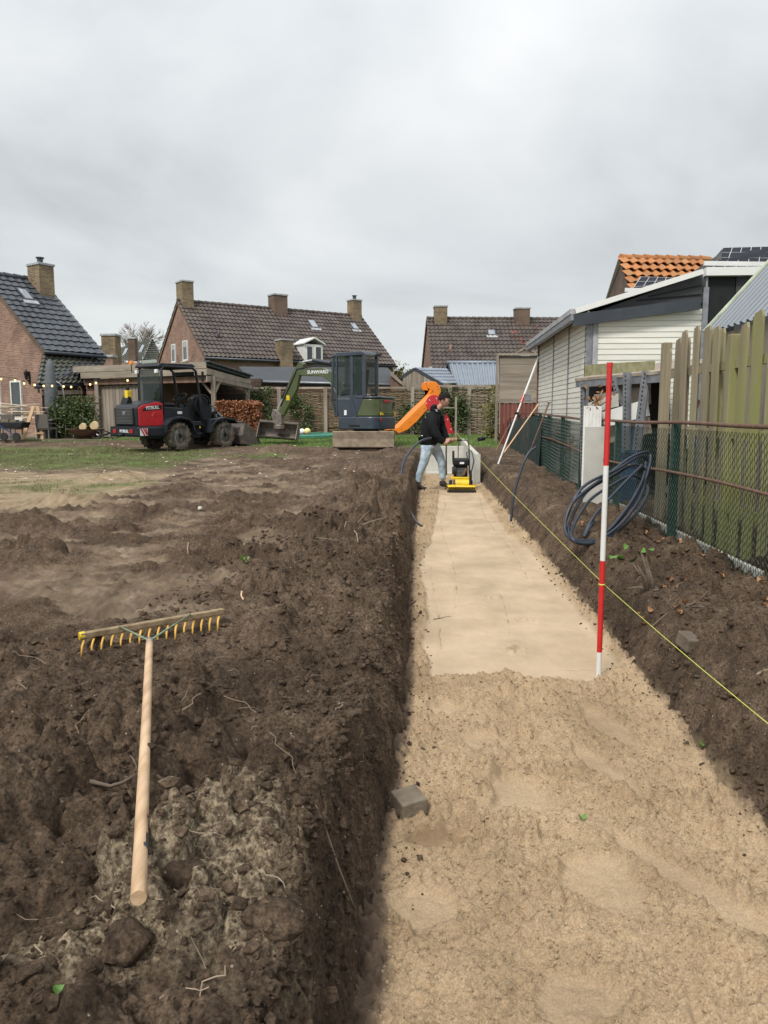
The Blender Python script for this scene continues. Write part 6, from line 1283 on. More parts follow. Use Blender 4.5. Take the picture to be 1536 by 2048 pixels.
MB().box(-.15, .2, .741, .75, .60, .64).build('seam', M['black'], xv); MB().box(.28, .36, .70, .745, .90, 1.03).build('label', M['label'], xv)
# cab on the left
cb_ = bpy.data.objects.new('cab', None); link(cb_, xv)
y0_, y1_ = -.16, .72
MB().prism([(-.30, 2.50), (-.26, 2.56), (.60, 2.54), (.78, 2.46), (.80, 2.42), (-.32, 2.45)], y0_-.02, y1_+.02).build('cab_roof', M['cab_blue'], cb_, bevel=.02)
b = MB()
for y in (y0_+.03, y1_-.03):
    b.beam((-.28, y, 1.38), (-.28, y, 2.47), .09, .07); b.beam((.12, y, .86), (.12, y, 2.46), .09, .06); b.beam((.80, y, 1.28), (.74, y, 2.45), .05, .06); b.beam((.80, y, 1.3), (.66, y, .88), .05, .06); b.beam((.12, y, 1.40), (-.28, y, 1.40), .05, .06)
b.beam((.80, y0_, 1.3), (.80, y1_, 1.3), .05, .05); b.build('cab_frame', M['cab_blue'], cb_)
MB().prism([(.10, .86), (.56, .86), (.60, 1.05), (.60, 1.40), (.14, 1.42)], y1_-.035, y1_+.0).build('door_panel', M['cab_blue'], cb_, bevel=.01)
MB().prism([(-.28, 1.40), (.10, 1.40), (.10, .86), (-.02, .86)], y1_-.05, y1_-.01).build('side_panel', M['cab_blue'], cb_)
text('SUNWARD', .075, M['galv'], cb_, Matrix.Translation((.38, y1_+.004, 1.33)) @ Matrix.Rotation(R(180), 4, 'Z') @ Matrix.Rotation(R(90), 4, 'X'))
MB().box(.16, .58, y1_-.022, y1_-.012, 1.44, 2.40).build('door_glass', M['clearglass'], cb_); b = MB(); b.beam((.61, y1_-.01, .86), (.61, y1_-.01, 2.46), .04, .05); b.build('door_frame', M['cab_blue'], cb_)
MB().prism([(.64, .90), (.66, .9), (.79, 1.28), (.73, 2.42), (.64, 2.42)], y1_-.024, y1_-.014).build('front_side_glass', M['clearglass'], cb_)
MB().box(-.23, .07, y1_-.023, y1_-.013, 1.44, 2.42).build('side_glass', M['clearglass'], cb_)
MB().box(-.318, -.308, y0_+.06, y1_-.06, 1.45, 2.40).build('rear_glass', M['clearglass'], cb_, bevel=.004); MB().box(.14, .75, y0_, y0_+.01, 1.2, 2.42).build('right_glass', M['clearglass'], cb_)
MB().prism([(-.05, 1.30), (.42, 1.30), (.42, 1.42), (.05, 1.44), (-.04, 2.12), (-.16, 2.12)], .06, .52).build('driver_seat', M['black'], cb_, bevel=.05)
MB().box(-.25, .75, y0_+.03, y1_-.06, .88, .93).build('cab_floor', M['black'], cb_)
MB().tube([(-.30, y0_+.1, 2.5), (-.46, y0_+.05, 2.52)], .035, 8).build('work_light', M['black'], cb_)
# boom, arm, bucket
bx = -.32   # boom lies right of the cab
boomp = [(.55, .78), (.70, .74), (.98, 1.45), (1.30, 1.98), (1.75, 2.20), (2.20, 2.22), (2.22, 2.34), (1.60, 2.42), (1.12, 2.22), (.78, 1.60)]
boomp = [(.52, .85), (.66, .78), (.86, 1.30), (1.10, 1.78), (1.45, 1.98), (2.18, 2.02), (2.24, 2.10), (2.18, 2.20), (1.42, 2.22), (1.0, 2.06), (.72, 1.50)]
bm_ = MB().prism(boomp, bx-.09, bx+.09).build('boom', M['olive'], xv, bevel=.015)
text('SUNWARD', .13, M['label'], bm_, Matrix.Translation((1.55, bx+.094, 2.10)) @ Matrix.Rotation(R(180), 4, 'Z') @ Matrix.Rotation(R(90), 4, 'X'))
MB().prism([(.40, .60), (.70, .60), (.72, .95), (.50, 1.0)], bx-.16, bx+.16).build('boom_foot', M['black'], xv, bevel=.02)
arm = MB().prism([(1.98, 2.34), (2.14, 2.42), (2.22, 2.30), (2.36, 2.12), (2.88, .88), (2.80, .82), (2.66, .90), (2.24, 1.62), (2.14, 2.0)], bx-.075, bx+.075).build('arm', M['olive'], xv, bevel=.015)
MB().box(2.46, 2.56, bx+.076, bx+.08, 1.32, 1.46).build('sticker', M['yellow'], arm)
MB().cyl((1.20, bx, 2.34), (1.75, bx, 2.44), .055).build('arm_cylinder', M['anthracite'], xv, 'auto'); MB().cyl((1.75, bx, 2.44), (2.06, bx, 2.40), .028).build('piston_rod', M['alu'], xv, 'auto')
MB().cyl((.62, bx, 1.0), (1.02, bx, 1.50), .05).build('boom_cylinder', M['black'], xv, 'auto'); MB().cyl((1.02, bx, 1.5), (1.22, bx, 1.82), .026).build('piston_rod', M['alu'], xv, 'auto')
MB().cyl((2.42, bx, 1.92), (2.72, bx, 1.38), .045).build('bucket_cylinder', M['black'], xv, 'auto'); MB().cyl((2.72, bx, 1.38), (2.90, bx, 1.05), .022).build('piston_rod', M['alu'], xv, 'auto')
for k in range(3): MB().tube([(1.1+.02*k, bx+.1, 2.24), (1.6, bx+.11, 2.30-.02*k), (2.2, bx+.10, 2.2), (2.45, bx+.09, 1.72), (2.75, bx+.08, 1.15)], .014, 6).build('hose', M['rubber'], xv, True)
MB().prism([(2.72, .92), (2.98, 1.08), (3.04, .90), (2.94, .62), (2.70, .62)], bx-.13, bx+.13).lathe([(.02, .50), (.17, .50), (.17, .60), (.12, .64), (.02, .64)], (2.84, bx, 0), n=16).build('tilt_hitch', M['steel'], xv, 'auto', bevel=.01)
# wide ditch bucket hanging from the hitch, mouth open towards the viewer
bq = bpy.data.objects.new('bucket', None); link(bq, xv); bq.matrix_basis = Matrix.Translation((2.86*1.17, bx+.04, .30)) @ Matrix.Rotation(-(R(90)+R(68)), 4, 'Z') @ Matrix.Rotation(R(4), 4, 'Y')
pr = [(-.38, .13), (-.34, .10), (.02, -.10+.02), (.26, .02), (.34, .22), (.28, .30), (.0, .32), (-.02, .29), (.26, .27), (.30, .20), (.22, .05), (.02, -.05), (-.36, .16)]
pr = [(-.42, -.02), (-.40, -.05), (.10, -.10), (.30, .02), (.32, .22), (.20, .34), (-.02, .38), (-.03, .35), (.18, .31), (.28, .2), (.26, .05), (.09, -.07)]
MB().prism(pr, -.62, .62, 'x').build('shell', M['steel'], bq)
for s in (-1, 1): MB().prism([(-.42, -.05), (.10, -.10), (.30, .02), (.32, .22), (.20, .34), (-.02, .38), (-.22, .22)], *sorted((s*.621, s*.64)), 'x').build('side_plate', M['steel'], bq)
MB().box(-.64, .64, -.06, .02, .375, .43).build('bucket_rim', M['steel'], bq)

for o in xv.children:
    if o.name.split('.')[0] in ('boom', 'arm', 'arm_cylinder', 'boom_cylinder', 'bucket_cylinder', 'piston_rod', 'hose', 'tilt_hitch', 'boom_foot'): o.scale = (1.17, 1, 1)
# ================================================================ slide, trampoline, balls
Y = 26.0; sl_ = thing('slide', 'orange plastic play slide with red round support panel', 'slide', (W(850, 860, Y).x, Y, .62)); Mi = Matrix.Translation((-W(850, 860, Y).x, -Y, -.62))
def px(l): return [((W(760+x/6.4, 720+y/6.4, Y)).x, (W(760+x/6.4, 720+y/6.4, Y)).z) for x, y in l]
side = px([(95, 870), (180, 850), (330, 690), (520, 500), (600, 430), (640, 395), (600, 350), (610, 300), (660, 275), (720, 285), (770, 340), (780, 410), (740, 480), (600, 640), (480, 780), (360, 890), (240, 940), (205, 900)])
near = px([(150, 888), (235, 862), (400, 705), (570, 540), (690, 425), (682, 395), (612, 365), (598, 320), (620, 288), (660, 275), (715, 285), (765, 335), (780, 410), (740, 480), (600, 640), (480, 780), (360, 890), (240, 940), (205, 905)])
far = [(x-.20, z+.0) for x, z in px([(95+84, 872), (264, 850), (414, 690), (604, 500), (684, 430), (724, 395), (620, 380), (602, 335), (620, 290), (664, 275), (730, 290), (700, 400), (664, 470), (560, 580), (364, 780), (264, 870)])]
MB(Mi).prism(near, Y-.24, Y-.205).build('side_board', M['orange'], sl_, 'auto', bevel=.012); MB(Mi).prism(far, Y+.22, Y+.255).build('side_board', M['orange'], sl_, 'auto', bevel=.012)
bed = px([(95, 885), (200, 870), (350, 730), (560, 520), (660, 420), (700, 340)])
cv_ = MB(Mi); nb = [(x+.06, z-.02) for x, z in bed]; k = len(nb)
cv_.add([(x, Y-.204, z) for x, z in nb]+[(x-.2, Y+.219, z) for x, z in nb]+[(x, Y-.204, z-.03) for x, z in nb]+[(x-.2, Y+.219, z-.03) for x, z in nb], [(i, i+1, k+i+1, k+i) for i in range(k-1)]+[(2*k+i, 3*k+i, 3*k+i+1, 2*k+i+1) for i in range(k-1)]).build('chute', M['orange'], sl_, True)
c = W(760+690/6.4, 720+555/6.4, Y); MB(Mi).lathe([(.01, Y-.275), (.27, Y-.275), (.27, Y-.241), (.01, Y-.241)], (c.x-.0, 0, c.z), axis='y', n=28).build('round_panel', M['red'], sl_, 'auto')
tri = px([(835, 670), (860, 680), (945, 940), (790, 940), (790, 900)]); MB(Mi).prism(tri, Y+.02, Y+.06).build('support_panel', M['red'], sl_, bevel=.01)
dots = px([(810, 762), (866, 762), (840, 885), (908, 885)]); b = MB(Mi)
for x, z in dots: b.lathe([(.005, Y+.008), (.018, Y+.008), (.018, Y+.021), (.005, Y+.021)], (x, 0, z), axis='y', n=10)
for x, z in px([(635, 515), (597, 555), (722, 495)]): b.lathe([(.005, Y-.285), (.018, Y-.285), (.018, Y-.274), (.005, Y-.274)], (x, 0, z), axis='y', n=10)
b.build('bolt', M['label'], sl_); b = MB(Mi)
for x, z in px([(280, 882), (387, 795), (485, 700), (568, 625), (735, 345), (750, 375)]): b.lathe([(.005, Y-.25), (.016, Y-.25), (.016, Y-.239), (.005, Y-.239)], (x, 0, z), axis='y', n=10)
b.build('bolt', M['rust'], sl_)
MB(Mi).box(c.x+.25, c.x+.75, Y-.2, Y+.2, 1.62, 1.66).box(c.x+.7, c.x+.76, Y-.22, Y-.16, .6, 2.0).box(c.x+.7, c.x+.76, Y+.16, Y+.22, .6, 2.0).build('platform', M['wood_grey'], sl_)
tr = thing('sunken_trampoline', 'round in-ground trampoline with green edge pad on the lawn', 'trampoline', (-4.9, 26.9, .70)); 
M['teal'] = mat('teal_edge_pad', (.05, .22, .15), .6, .2, 5, .1); MB().lathe([(1.42, -.02), (1.42, .035), (1.65, .06), (1.95, .03), (1.95, -.05)], n=40).build('edge_pad', M['teal'], tr, 'auto'); MB().lathe([(.01, .01), (1.43, .02)], n=40).build('jump_mat', M['black'], tr)
for (u, v, col, lab, r_) in ((594, 858, (.62, .58, .16), 'pale yellow ball on the trampoline, leftmost of three', .10), (604, 859, (.75, .74, .70), 'white patterned ball between the two yellow balls', .11), (614.5, 857, (.68, .62, .28), 'large pale yellow ball, rightmost on the trampoline', .12)):
    q = W(u, v, 26.4); o = MB().ball((0, 0, 0), r_, r_, r_, 16).build('ball', mat('ball_paint', col, .5, .3, 9, .05, col2=tuple(min(.85, x*1.15) for x in col)), smooth=True); o.location = (q.x, 26.4, .72+r_); tag(o, lab, 'ball')

# ================================================================ concrete edging slabs at the trench end
t = thing('retaining_wall_panel', 'upright pale concrete retaining slab at the far right of the trench', 'slab', (.9, 15.6, 0)); t['kind'] = 'thing'
MB().prism([(0, -.05), (0, .62), (4.2, .80), (4.2, -.05)], -.04, .04, 'y').build('slab', M['concrete'], t).rotation_euler = (0, 0, R(92))
MB().box(-.02, .06, -.05, -.001, -.05, .62).build('end_rib', M['concrete'], t)
t = thing('retaining_wall_panel', 'pale concrete slab standing crosswise behind the plate compactor', 'slab', (.45, 18.6, 0)); t['kind'] = 'thing'; MB().box(-.62, .38, 0, .08, -.05, .66).build('slab', M['concrete'], t, bevel=.01); MB().box(-.62, .38, -.5, 0-.002, -.05, .05).build('foot', M['concrete'], t)
b = MB(); b.cyl((.60, 18.2, .2), (.60, 18.2, 1.08), .012); tag(b.build('string_peg', M['rust']), 'thin steel peg holding the far end of the yellow string', 'peg')

# ================================================================ tools leaning at the right
t = thing('levelling_rake', 'long aluminium screed rake with red clamp leaning on the mesh fence', 'rake', W(992, 940, 15.6)); b0 = W(992, 940, 15.6)
q = [W(1077, 714, 16.4), W(1049, 788, 16.15), W(1042, 806, 16.08), W(1034, 827, 16.0), W(992, 940, 15.6)]
b = MB(); b.cyl(q[0]-b0, q[1]-b0, .022).build('pole', M['white'], t, 'auto'); MB().cyl(q[1]-b0, q[2]-b0, .030).build('clamp', M['red'], t, 'auto'); MB().cyl(q[2]-b0, q[4]-b0, .018).build('pole', M['white'], t, 'auto')
MB().box(-.05, .09, -.03, .02, -.05, .10).build('bracket', M['galv'], t, bevel=.01).location = W(1053, 797, 16.05)-b0; MB().cyl(W(1030, 826, 16)-b0, W(1038, 828, 16)-b0, .03).build('collar', M['black'], t)
MB().beam(W(988, 938, 15.5)-b0, W(1022, 947, 15.9)-b0, .05, .04).build('foot_bar', M['alu'], t)
b = MB(); b.cyl(W(1077, 808, 15.2), W(1008, 905, 14.6), .013); tag(b.build('stick', M['wood_fresh']), 'thin pale stick leaning beside the white pole', 'stick')
b = MB(); b.cyl(W(1020, 848, 16.5), W(992, 902, 16.2), .013); tag(b.build('stick', M['wood_brown']), 'short brown stick standing left of the white pole', 'stick')
t = thing('steel_pin', 'slanting rusty steel pin with flat head at the mesh fence', 'pin', W(1055, 915, 12.6)); b0 = W(1055, 915, 12.6); q = W(1098, 806, 12.9)-b0
MB().tube([(0, 0, 0), q], [.008, .014], 8).build('shaft', M['rust'], t); MB().box(q.x-.035, q.x+.035, q.y-.02, q.y+.02, q.z-.005, q.z+.012).build('head', M['rust'], t)
q = W(1395, 800, 8.4); b = MB(); b.beam(W(1383, 838, 7.6), W(1398, 800, 7.6), .03, .03); tag(b.build('batten', M['wood_brown']), 'short slanting batten between the boards of the tall fence', 'batten')

# ================================================================ things in the yard at the left
GY_ = 25.4; gz0 = .62
def yard(u, Y=GY_): return W(u, 830, Y).x
t = thing('parasol', 'closed grey cantilever parasol standing on the patio', 'parasol', (yard(111), 25.2, gz0)); MB().lathe([(.06, .75), (.23, .95), (.22, 1.6), (.13, 2.45), (.03, 2.62)], n=7).build('canopy', M['parasol'] if 'parasol' in M else mat('parasol_cloth', (.10, .11, .12), .85, .2, 5, .3), t, True); MB().box(-.30, .24, -.25, .25, .0, .72).build('base', M['black'], t, bevel=.02)
MB().tube(spline([(.15, 0, 1.9), (.38, 0, 1.7), (.45, 0, 1.0), (.42, 0, .4), (.30, 0, .05)]), .022, 8).build('arm', M['galv'], t, True)
def rattan(label, u, Y, rz):
    t = thing('garden_chair', label, 'chair', (yard(u, Y), Y, gz0), rz); w = M['grey']
    MB().prism([(-.04, .42), (.02, .42), (-.02, .98), (-.08, .98)], -.28, .28).build('backrest', M['rattan'], t, bevel=.02); MB().box(-.02, .5, -.28, .28, .38, .46).build('seat', M['rattan'], t, bevel=.02)
    for x in (0, .45):
        for y in (-.25, .25): MB().box(x-.02, x+.02, y-.02, y+.02, 0, .38).build('leg', M['steel'], t)
    for y in (-.29, .25): MB().box(0, .42, y, y+.04, .60, .64).build('armrest', M['rattan'], t)
    t.scale = (.85, .85, .82); return t
M['rattan'] = mat('grey_brown_wicker', (.09, .08, .07), .85, .3, 60, .5, col2=(.14, .125, .11))
rattan('grey wicker chair with its back turned beside the wooden stepladder', 84, 24.1, R(80)); rattan('grey wicker chair before the pile of planks at the picture edge', 16, 24.2, R(85))
tb = thing('garden_table', 'patio table buried under a heap of planks', 'table', (yard(42, 25), 24.75, gz0)); MB().box(-.9, .9, -.4, .4, .68, .73).build('tabletop', M['wood_pale'], tb)
for x in (-.8, .8):
    for y in (-.3, .3): MB().box(x-.03, x+.03, y-.03, y+.03, 0, .68).build('leg', M['wood_pale'], tb)
rn = random.Random(15); cx, cy = yard(42, 25), 24.75; labs = ['longest', 'crooked', 'thin', 'broad', 'short', 'split', 'grey-edged', 'bleached', 'narrow', 'rough-sawn', 'tilted', 'warped']
for i in range(12):
    L_ = rn.uniform(.9, 2.2); x = cx+rn.uniform(-.35, .35); y = cy+rn.uniform(-.25, .25); z = gz0+.76+i*.034
    o = MB().box(-L_/2, L_/2, -.05, .05, -.012, .012).build('plank', M['wood_pale']); o.location = (x, y, z); o.rotation_euler = (0, rn.uniform(-.10, .14), rn.uniform(-.35, .35)); tag(o, '%s pale plank in the heap on the patio table' % labs[i], 'plank', 'planks heaped on the patio table')
t = thing('stepladder', 'small wooden trestle ladder standing in front of the plank heap', 'ladder', (yard(64, 24.0), 23.9, gz0))
for (x0, x1, y) in ((-.30, .0, 0), (.20, -.02, .3)): 
    for d in (0, ): MB().beam((x0, y, 0), (x1+.12, y, 1.05), .05, .10).build('rail', M['wood_fresh'], t)
MB().beam((-.25, .0, .2), (.25, .3, .2), .04, .05).build('rung', M['wood_fresh'], t); MB().beam((-.18, .02, .5), (.1, .3, .5), .04, .05).build('rung', M['wood_fresh'], t)
t = thing('hand_cart', 'dark garden cart with blue frame and small wheels at the left edge', 'cart', (yard(22, 23.4), 23.4, gz0)); MB().prism([(-.45, .38), (-.5, .56), (.5, .56), (.42, .38)], -.25, .25).build('tray', M['black'], t, bevel=.02); MB().beam((-.5, -.28, .62), (.3, -.28, .12), .03, .03).build('frame', M['blue'], t); MB().beam((-.5, -.28, .10), (.42, -.28, .12), .03, .03).build('frame', M['blue'], t)
for x in (-.1, .3): MB().lathe([(.02, -.03), (.12, -.03), (.12, .03), (.02, .03)], (x, -.3, .12), axis='y', n=16).build('wheel', M['rubber'], t, 'auto')
MB().box(-.3, -.05, -.1, .1, .57, .65).box(.0, .2, -.1, .1, .57, .63).build('brick', M['stone'], t)
t = thing('fire_bowl', 'wide rusty steel fire bowl on the patio beside the timber shed', 'fire bowl', (yard(170, 24.6), 24.6, gz0)); MB().lathe([(.05, .05), (.35, .12), (.56, .28), (.60, .33), (.57, .33), (.33, .16), (.02, .10)], n=28).build('bowl', M['rust'], t, 'auto'); MB().lathe([(.22, 0), (.14, .08), (.02, .08)], n=16).build('foot', M['rust'], t, 'auto')
M['endgrain'] = mat('log_end_grain', (.55, .40, .20), .8, .2, 9, .2, col2=(.70, .58, .38))
for (u, z, r_, lab, m_) in ((165, .40, .11, 'round split log lying in the fire bowl', 'endgrain'), (188, .44, .13, 'pale log block on the rim of the fire bowl', 'endgrain')):
    o = MB().cyl((0, -.12, 0), (0, .12, 0), r_, n=14).build('log', M['endgrain'], smooth='auto'); o.location = (yard(u, 24.7), 24.7, gz0+z); o.rotation_euler = (.1, .2, .3); tag(o, lab, 'log')
t = thing('push_mower_frame', 'tangled black and white folding cart lying by the shed door', 'cart', (yard(212, 24.4), 24.4, gz0)); rn = random.Random(4)
for i in range(9): a = Vector((rn.uniform(-.4, .4), rn.uniform(-.2, .2), rn.uniform(.02, .3))); q = Vector((rn.uniform(-.4, .4), rn.uniform(-.2, .2), rn.uniform(.05, .35))); MB().cyl(a, q, .018, n=7).build('tube', M['white' if i % 3 == 0 else 'black'], t)
for x in (-.28, .3): MB().tube([(x+.13*math.cos(a_), -.1, .14+.13*math.sin(a_)) for a_ in np.linspace(0, 6.283, 19)[:-1]], .022, 6, closed=True).build('wheel', M['rubber'], t, True)
t = thing('lantern_hook', 'tall thin steel shepherd hook in front of the timber shed', 'hook', (yard(165, 24.9), 24.9, gz0)); MB().tube(spline([(0, 0, 0), (0, 0, 1.4), (0, 0, 1.62), (-.06, 0, 1.70), (-.10, 0, 1.62)]), .012, 6).build('rod', M['rust'], t, True)
t = thing('storage_box', 'dark square side table with light top next to the parasol', 'table', (yard(97, 25), 24.9, gz0)); MB().box(-.25, .25, -.2, .2, 0, .60).build('cabinet', M['black'], t, bevel=.01); MB().box(-.28, .28, -.22, .22, .602, .64).build('top', M['galv'], t)
t = MB().box(yard(70, 24.5), yard(235, 24.5), 23.9, 26.5, .50, gz0+.005).build('patio', M['stone']); tag(t, kind='structure')
t = MB().box(yard(-60, 24.5), yard(70, 24.5)-.01, 23.2, 27.3, .50, gz0+.01).build('patio', M['stone']); tag(t, kind='structure')
# string lights
sw = [(-30, 752), (2, 755), (30, 758), (48, 764), (69, 767), (87, 769), (104, 769), (127, 770), (142, 771), (158, 768), (180, 766), (192, 763), (240, 757), (255, 758)]
t = thing('string_lights', 'string of warm glowing bulbs hung from the house to the shed', 'string lights', W(69, 767, 25.5)); b0 = W(69, 767, 25.5); pt = [W(u, v-2, 24.9+.003*u*0) for u, v in sw]
MB().tube([p-b0 for p in spline(pt, 5)], .006, 5).build('wire', M['black'], t)
for i, p in enumerate(pt[1:]):
    if i in (8, 11): continue
    bo = MB().cyl((0, 0, 0), (0, 0, -.05), .016, n=8).build('bulb_socket', M['black'], t); bo.location = p-b0; MB().ball((0, 0, -.08), .032, .032, .038, 10).build('bulb', M['bulb'], bo, True)
# woodchips, small debris on the rough lawn
rn = random.Random(41); P_ = []
for i in range(260):
    y = rn.uniform(12, 24.5); x = -rn.uniform(.9, .62*y)
    P_.append((x, y, gz(x, y)+.01))
P_ = np.array(P_); o = crumbs('wood_chips', P_, np.random.RandomState(3).uniform(.012, .035, len(P_)), M['wood_pale'], 9, .4); tag(o, 'pale wood chips and stones strewn over the churned lawn', 'debris', kind='stuff')
# grass
def grass_blades(name, label, X, Y, h, m, seed):
    rs_ = np.random.RandomState(seed); n = len(X); Z = ground_z(X, Y); a = rs_.rand(n)*6.28; L_ = h*(.5+rs_.rand(n)); w = .004+.00022*Y; lean = rs_.normal(size=(n, 2))*.35*L_[:, None]
    A = np.stack([X-w*np.cos(a), Y-w*np.sin(a), Z-.01], -1); B = np.stack([X+w*np.cos(a), Y+w*np.sin(a), Z-.01], -1); C = np.stack([X+lean[:, 0], Y+lean[:, 1], Z+L_], -1)
    me = bpy.data.meshes.new(name); me.vertices.add(3*n); me.vertices.foreach_set('co', np.stack([A, B, C], 1).astype(np.float32).ravel()); me.loops.add(3*n); me.loops.foreach_set('vertex_index', np.arange(3*n, dtype=np.int32)); me.polygons.add(n); me.polygons.foreach_set('loop_start', np.arange(0, 3*n, 3, dtype=np.int32)); me.update(calc_edges=True)
    me.materials.append(m); o = bpy.data.objects.new(name, me); link(o); return tag(o, label, 'grass', kind='stuff')
M['grass'] = mat('grass_blades', (.10, .165, .035), .6, .3, 1.5, 0, col2=(.17, .25, .065)); M['grass_dry'] = mat('worn_grass_blades', (.11, .12, .045), .7, .3, 2, 0, col2=(.20, .18, .09))
rs = np.random.RandomState(8); n = 60000; Y = 21+8*rs.rand(n); X = -9+11*rs.rand(n)
k = a_grass(X, Y, 0) > .5+.3*rs.rand(n); k &= np.hypot(X+4.9, Y-26.9) > 1.97; grass_blades('lawn_grass', 'short green lawn in front of the wattle fence', X[k], Y[k], .055, M['grass'], 1)
n = 110000; Y = 10.5+10.8*rs.rand(n); X = -13+10*rs.rand(n); k = (a_grass(X, Y, 0) > .15) & (a_grass(X, Y, 0)*.75+.5*perl(X*1.8, Y*1.8, 33) > .30+.35*rs.rand(n)); grass_blades('lawn_grass', 'worn patches of grass on the churned left part of the yard', X[k], Y[k], .035, M['grass_dry'], 2)
n = 9000; Y = 23.2+1.4*rs.rand(n); X = -15+9*rs.rand(n); k = a_grass(X, Y, 0) > .4; grass_blades('lawn_grass', 'strip of green grass along the patio edge', X[k], Y[k], .05, M['grass'], 3)
# ================================================================ plate compactor
py = 14.35
pc_ = thing('plate_compactor', 'yellow plate compactor with black engine working on the sand', 'plate compactor', (W(922, 985, py).x, py, .0), 0)
# local: x across (picture right), y away from the viewer; front plate towards the viewer
pl = MB().prism([(-.30, .10), (-.24, .03), (-.18, .0), (.34, .0), (.42, .05), (.42, .09), (.34, .045), (-.17, .045), (-.23, .08), (-.27, .13)], -.25, .25, 'x')
pl.build('base_plate', M['yellow'], pc_, bevel=.006)
b = MB()
for i in range(14): x = -.23+.035*i; b.box(x, x+.014, -.295, -.255, .055, .105)
b.build('plate_slots', M['black'], pc_); MB().tube([(-.27, -.27, .12), (.27, -.27, .12)], .014, 8).build('front_lip', M['yellow'], pc_, True)
MB().box(-.265, .265, -.31, -.285, .0, .04).build('plate_edge', M['black'], pc_, bevel=.008)
MB().cyl((-.11, -.10, .14), (.14, -.10, .14), .085, n=20).build('exciter', M['yellow'], pc_, 'auto'); MB().box(-.10, .13, -.19, .0, .05, .10).build('exciter_mount', M['yellow'], pc_)
MB().prism([(-.19, .06), (-.02, .06), (.0, .34), (-.10, .40), (-.17, .34)], .145, .19, 'x').build('belt_guard', M['black'], pc_, bevel=.02); MB().cyl((-.15, -.10, .14), (-.115, -.10, .14), .075, n=16).build('side_cap', M['rust'], pc_, 'auto')
MB().box(-.20, .20, -.05, .30, .22, .26).build('engine_deck', M['yellow'], pc_, bevel=.01)
en = MB().box(-.14, .12, .02, .26, .262, .46).build('engine', M['black'], pc_, bevel=.02); MB().box(-.16, .15, -.02, .24, .462, .60).build('fuel_tank', M['black'], pc_, bevel=.035)
MB().box(-.03, .05, -.026, -.021, .50, .535).build('tank_label', M['label'], pc_); MB().cyl((-.17, .0, .38), (-.10, .0, .38), .07, n=14).build('air_filter', M['rubber'], pc_, 'auto'); MB().cyl((.04, -.03, .30), (.10, -.03, .42), .03).build('silencer', M['rust'], pc_, 'auto')
b = MB()
for i in range(6): b.box(-.09, .06, -.0, .014, .275+.025*i, .285+.025*i)
b.build('cooling_fins', M['galv'], pc_)
MB().tube([(.20, .16, .36), (.24, .16, .55), (.19, .16, .74), (.10, .18, .70), (.12, .15, .58)], .012, 6).build('hose', M['blue'], pc_, True)
MB().prism([(.0, .56), (.04, .62), (.05, .74), (.0, .70)], -.17, -.13, 'x').build('fuel_tap', M['black'], pc_)
for x in (-.19, .19): MB().cyl((x-.03, .20, .11), (x+.03, .20, .11), .07, n=16).build('wheel', M['rubber'], pc_, 'auto')
b = MB(); b.tube(spline([(-.27, .25, .28), (-.28, .12, .62), (-.28, .02, .90), (-.26, -.02, .935), (-.18, -.02, .94), (.06, .02, .94), (.12, .03, .91), (.145, .10, .72), (.16, .25, .30)], 5), .014, 8); b.build('handlebar', M['steel'], pc_, True)
MB().cyl((-.16, -.018, .94), (.0, .008, .94), .021, n=12).build('grip', M['rubber'], pc_, 'auto')

# ================================================================ the worker
PY = 14.3
def pp(cx, cy, dy=0.0): q = W(760+cx/6.4, 720+cy/6.4, PY+dy); return q
ORG = pp(600, 1640)
worker = thing('person', 'man in black softshell jacket, light jeans and glasses guiding the plate compactor', 'person', (ORG.x, ORG.y, 0))
def skin(name, nodes, edges, m, parent, root=0, sub=2, org=None):
    me = bpy.data.meshes.new(name); o_ = org if org is not None else Vector((ORG.x, ORG.y, 0))
    me.from_pydata([tuple(Vector(p)-o_) for p, r in nodes], edges, []); o = bpy.data.objects.new(name, me); link(o, parent)
    sk_ = o.modifiers.new('skin', 'SKIN'); sk_.use_smooth_shade = True; sk_.branch_smoothing = .4
    for i, (p, r) in enumerate(nodes): sv = me.skin_vertices[0].data[i]; sv.radius = (r, r) if not isinstance(r, tuple) else r; sv.use_root = (i == root)
    s_ = o.modifiers.new('sub', 'SUBSURF'); s_.levels = sub; s_.render_levels = sub; me.materials.append(m); return o
hipR, hipL = pp(590, 1075, -.02), pp(700, 1075, .14)        # near-side leg is the rear (left in the picture)
N_ = [(pp(640, 1050, .05), .15), (pp(645, 900, .05), .145), (pp(670, 760, .05), .16), (pp(715, 650, .05), .11), (pp(765, 600, .04), .055), (pp(800, 555, .02), .06),
      (pp(650, 700, -.15), .075), (pp(690, 930, -.20), .055), (pp(835, 1085, -.18), .038),
      (pp(740, 700, .24), .075), (pp(790, 900, .26), .055), (pp(880, 1075, .14), .038),
      (pp(585, 1160, -.03), .10), (pp(555, 1300, -.02), .072), (pp(480, 1570, -.02), .048),
      (pp(720, 1150, .16), .10), (pp(790, 1300, .16), .072), (pp(808, 1540, .18), .048)]
E_ = [(0, 1), (1, 2), (2, 3), (3, 4), (4, 5), (2, 6), (6, 7), (7, 8), (2, 9), (9, 10), (10, 11), (0, 12), (12, 13), (13, 14), (0, 15), (15, 16), (16, 17)]
skin('body', [(p, r*.5 if i not in (4, 5, 8, 11) else r*.85) for i, (p, r) in enumerate(N_)], E_, M['skin'], worker)
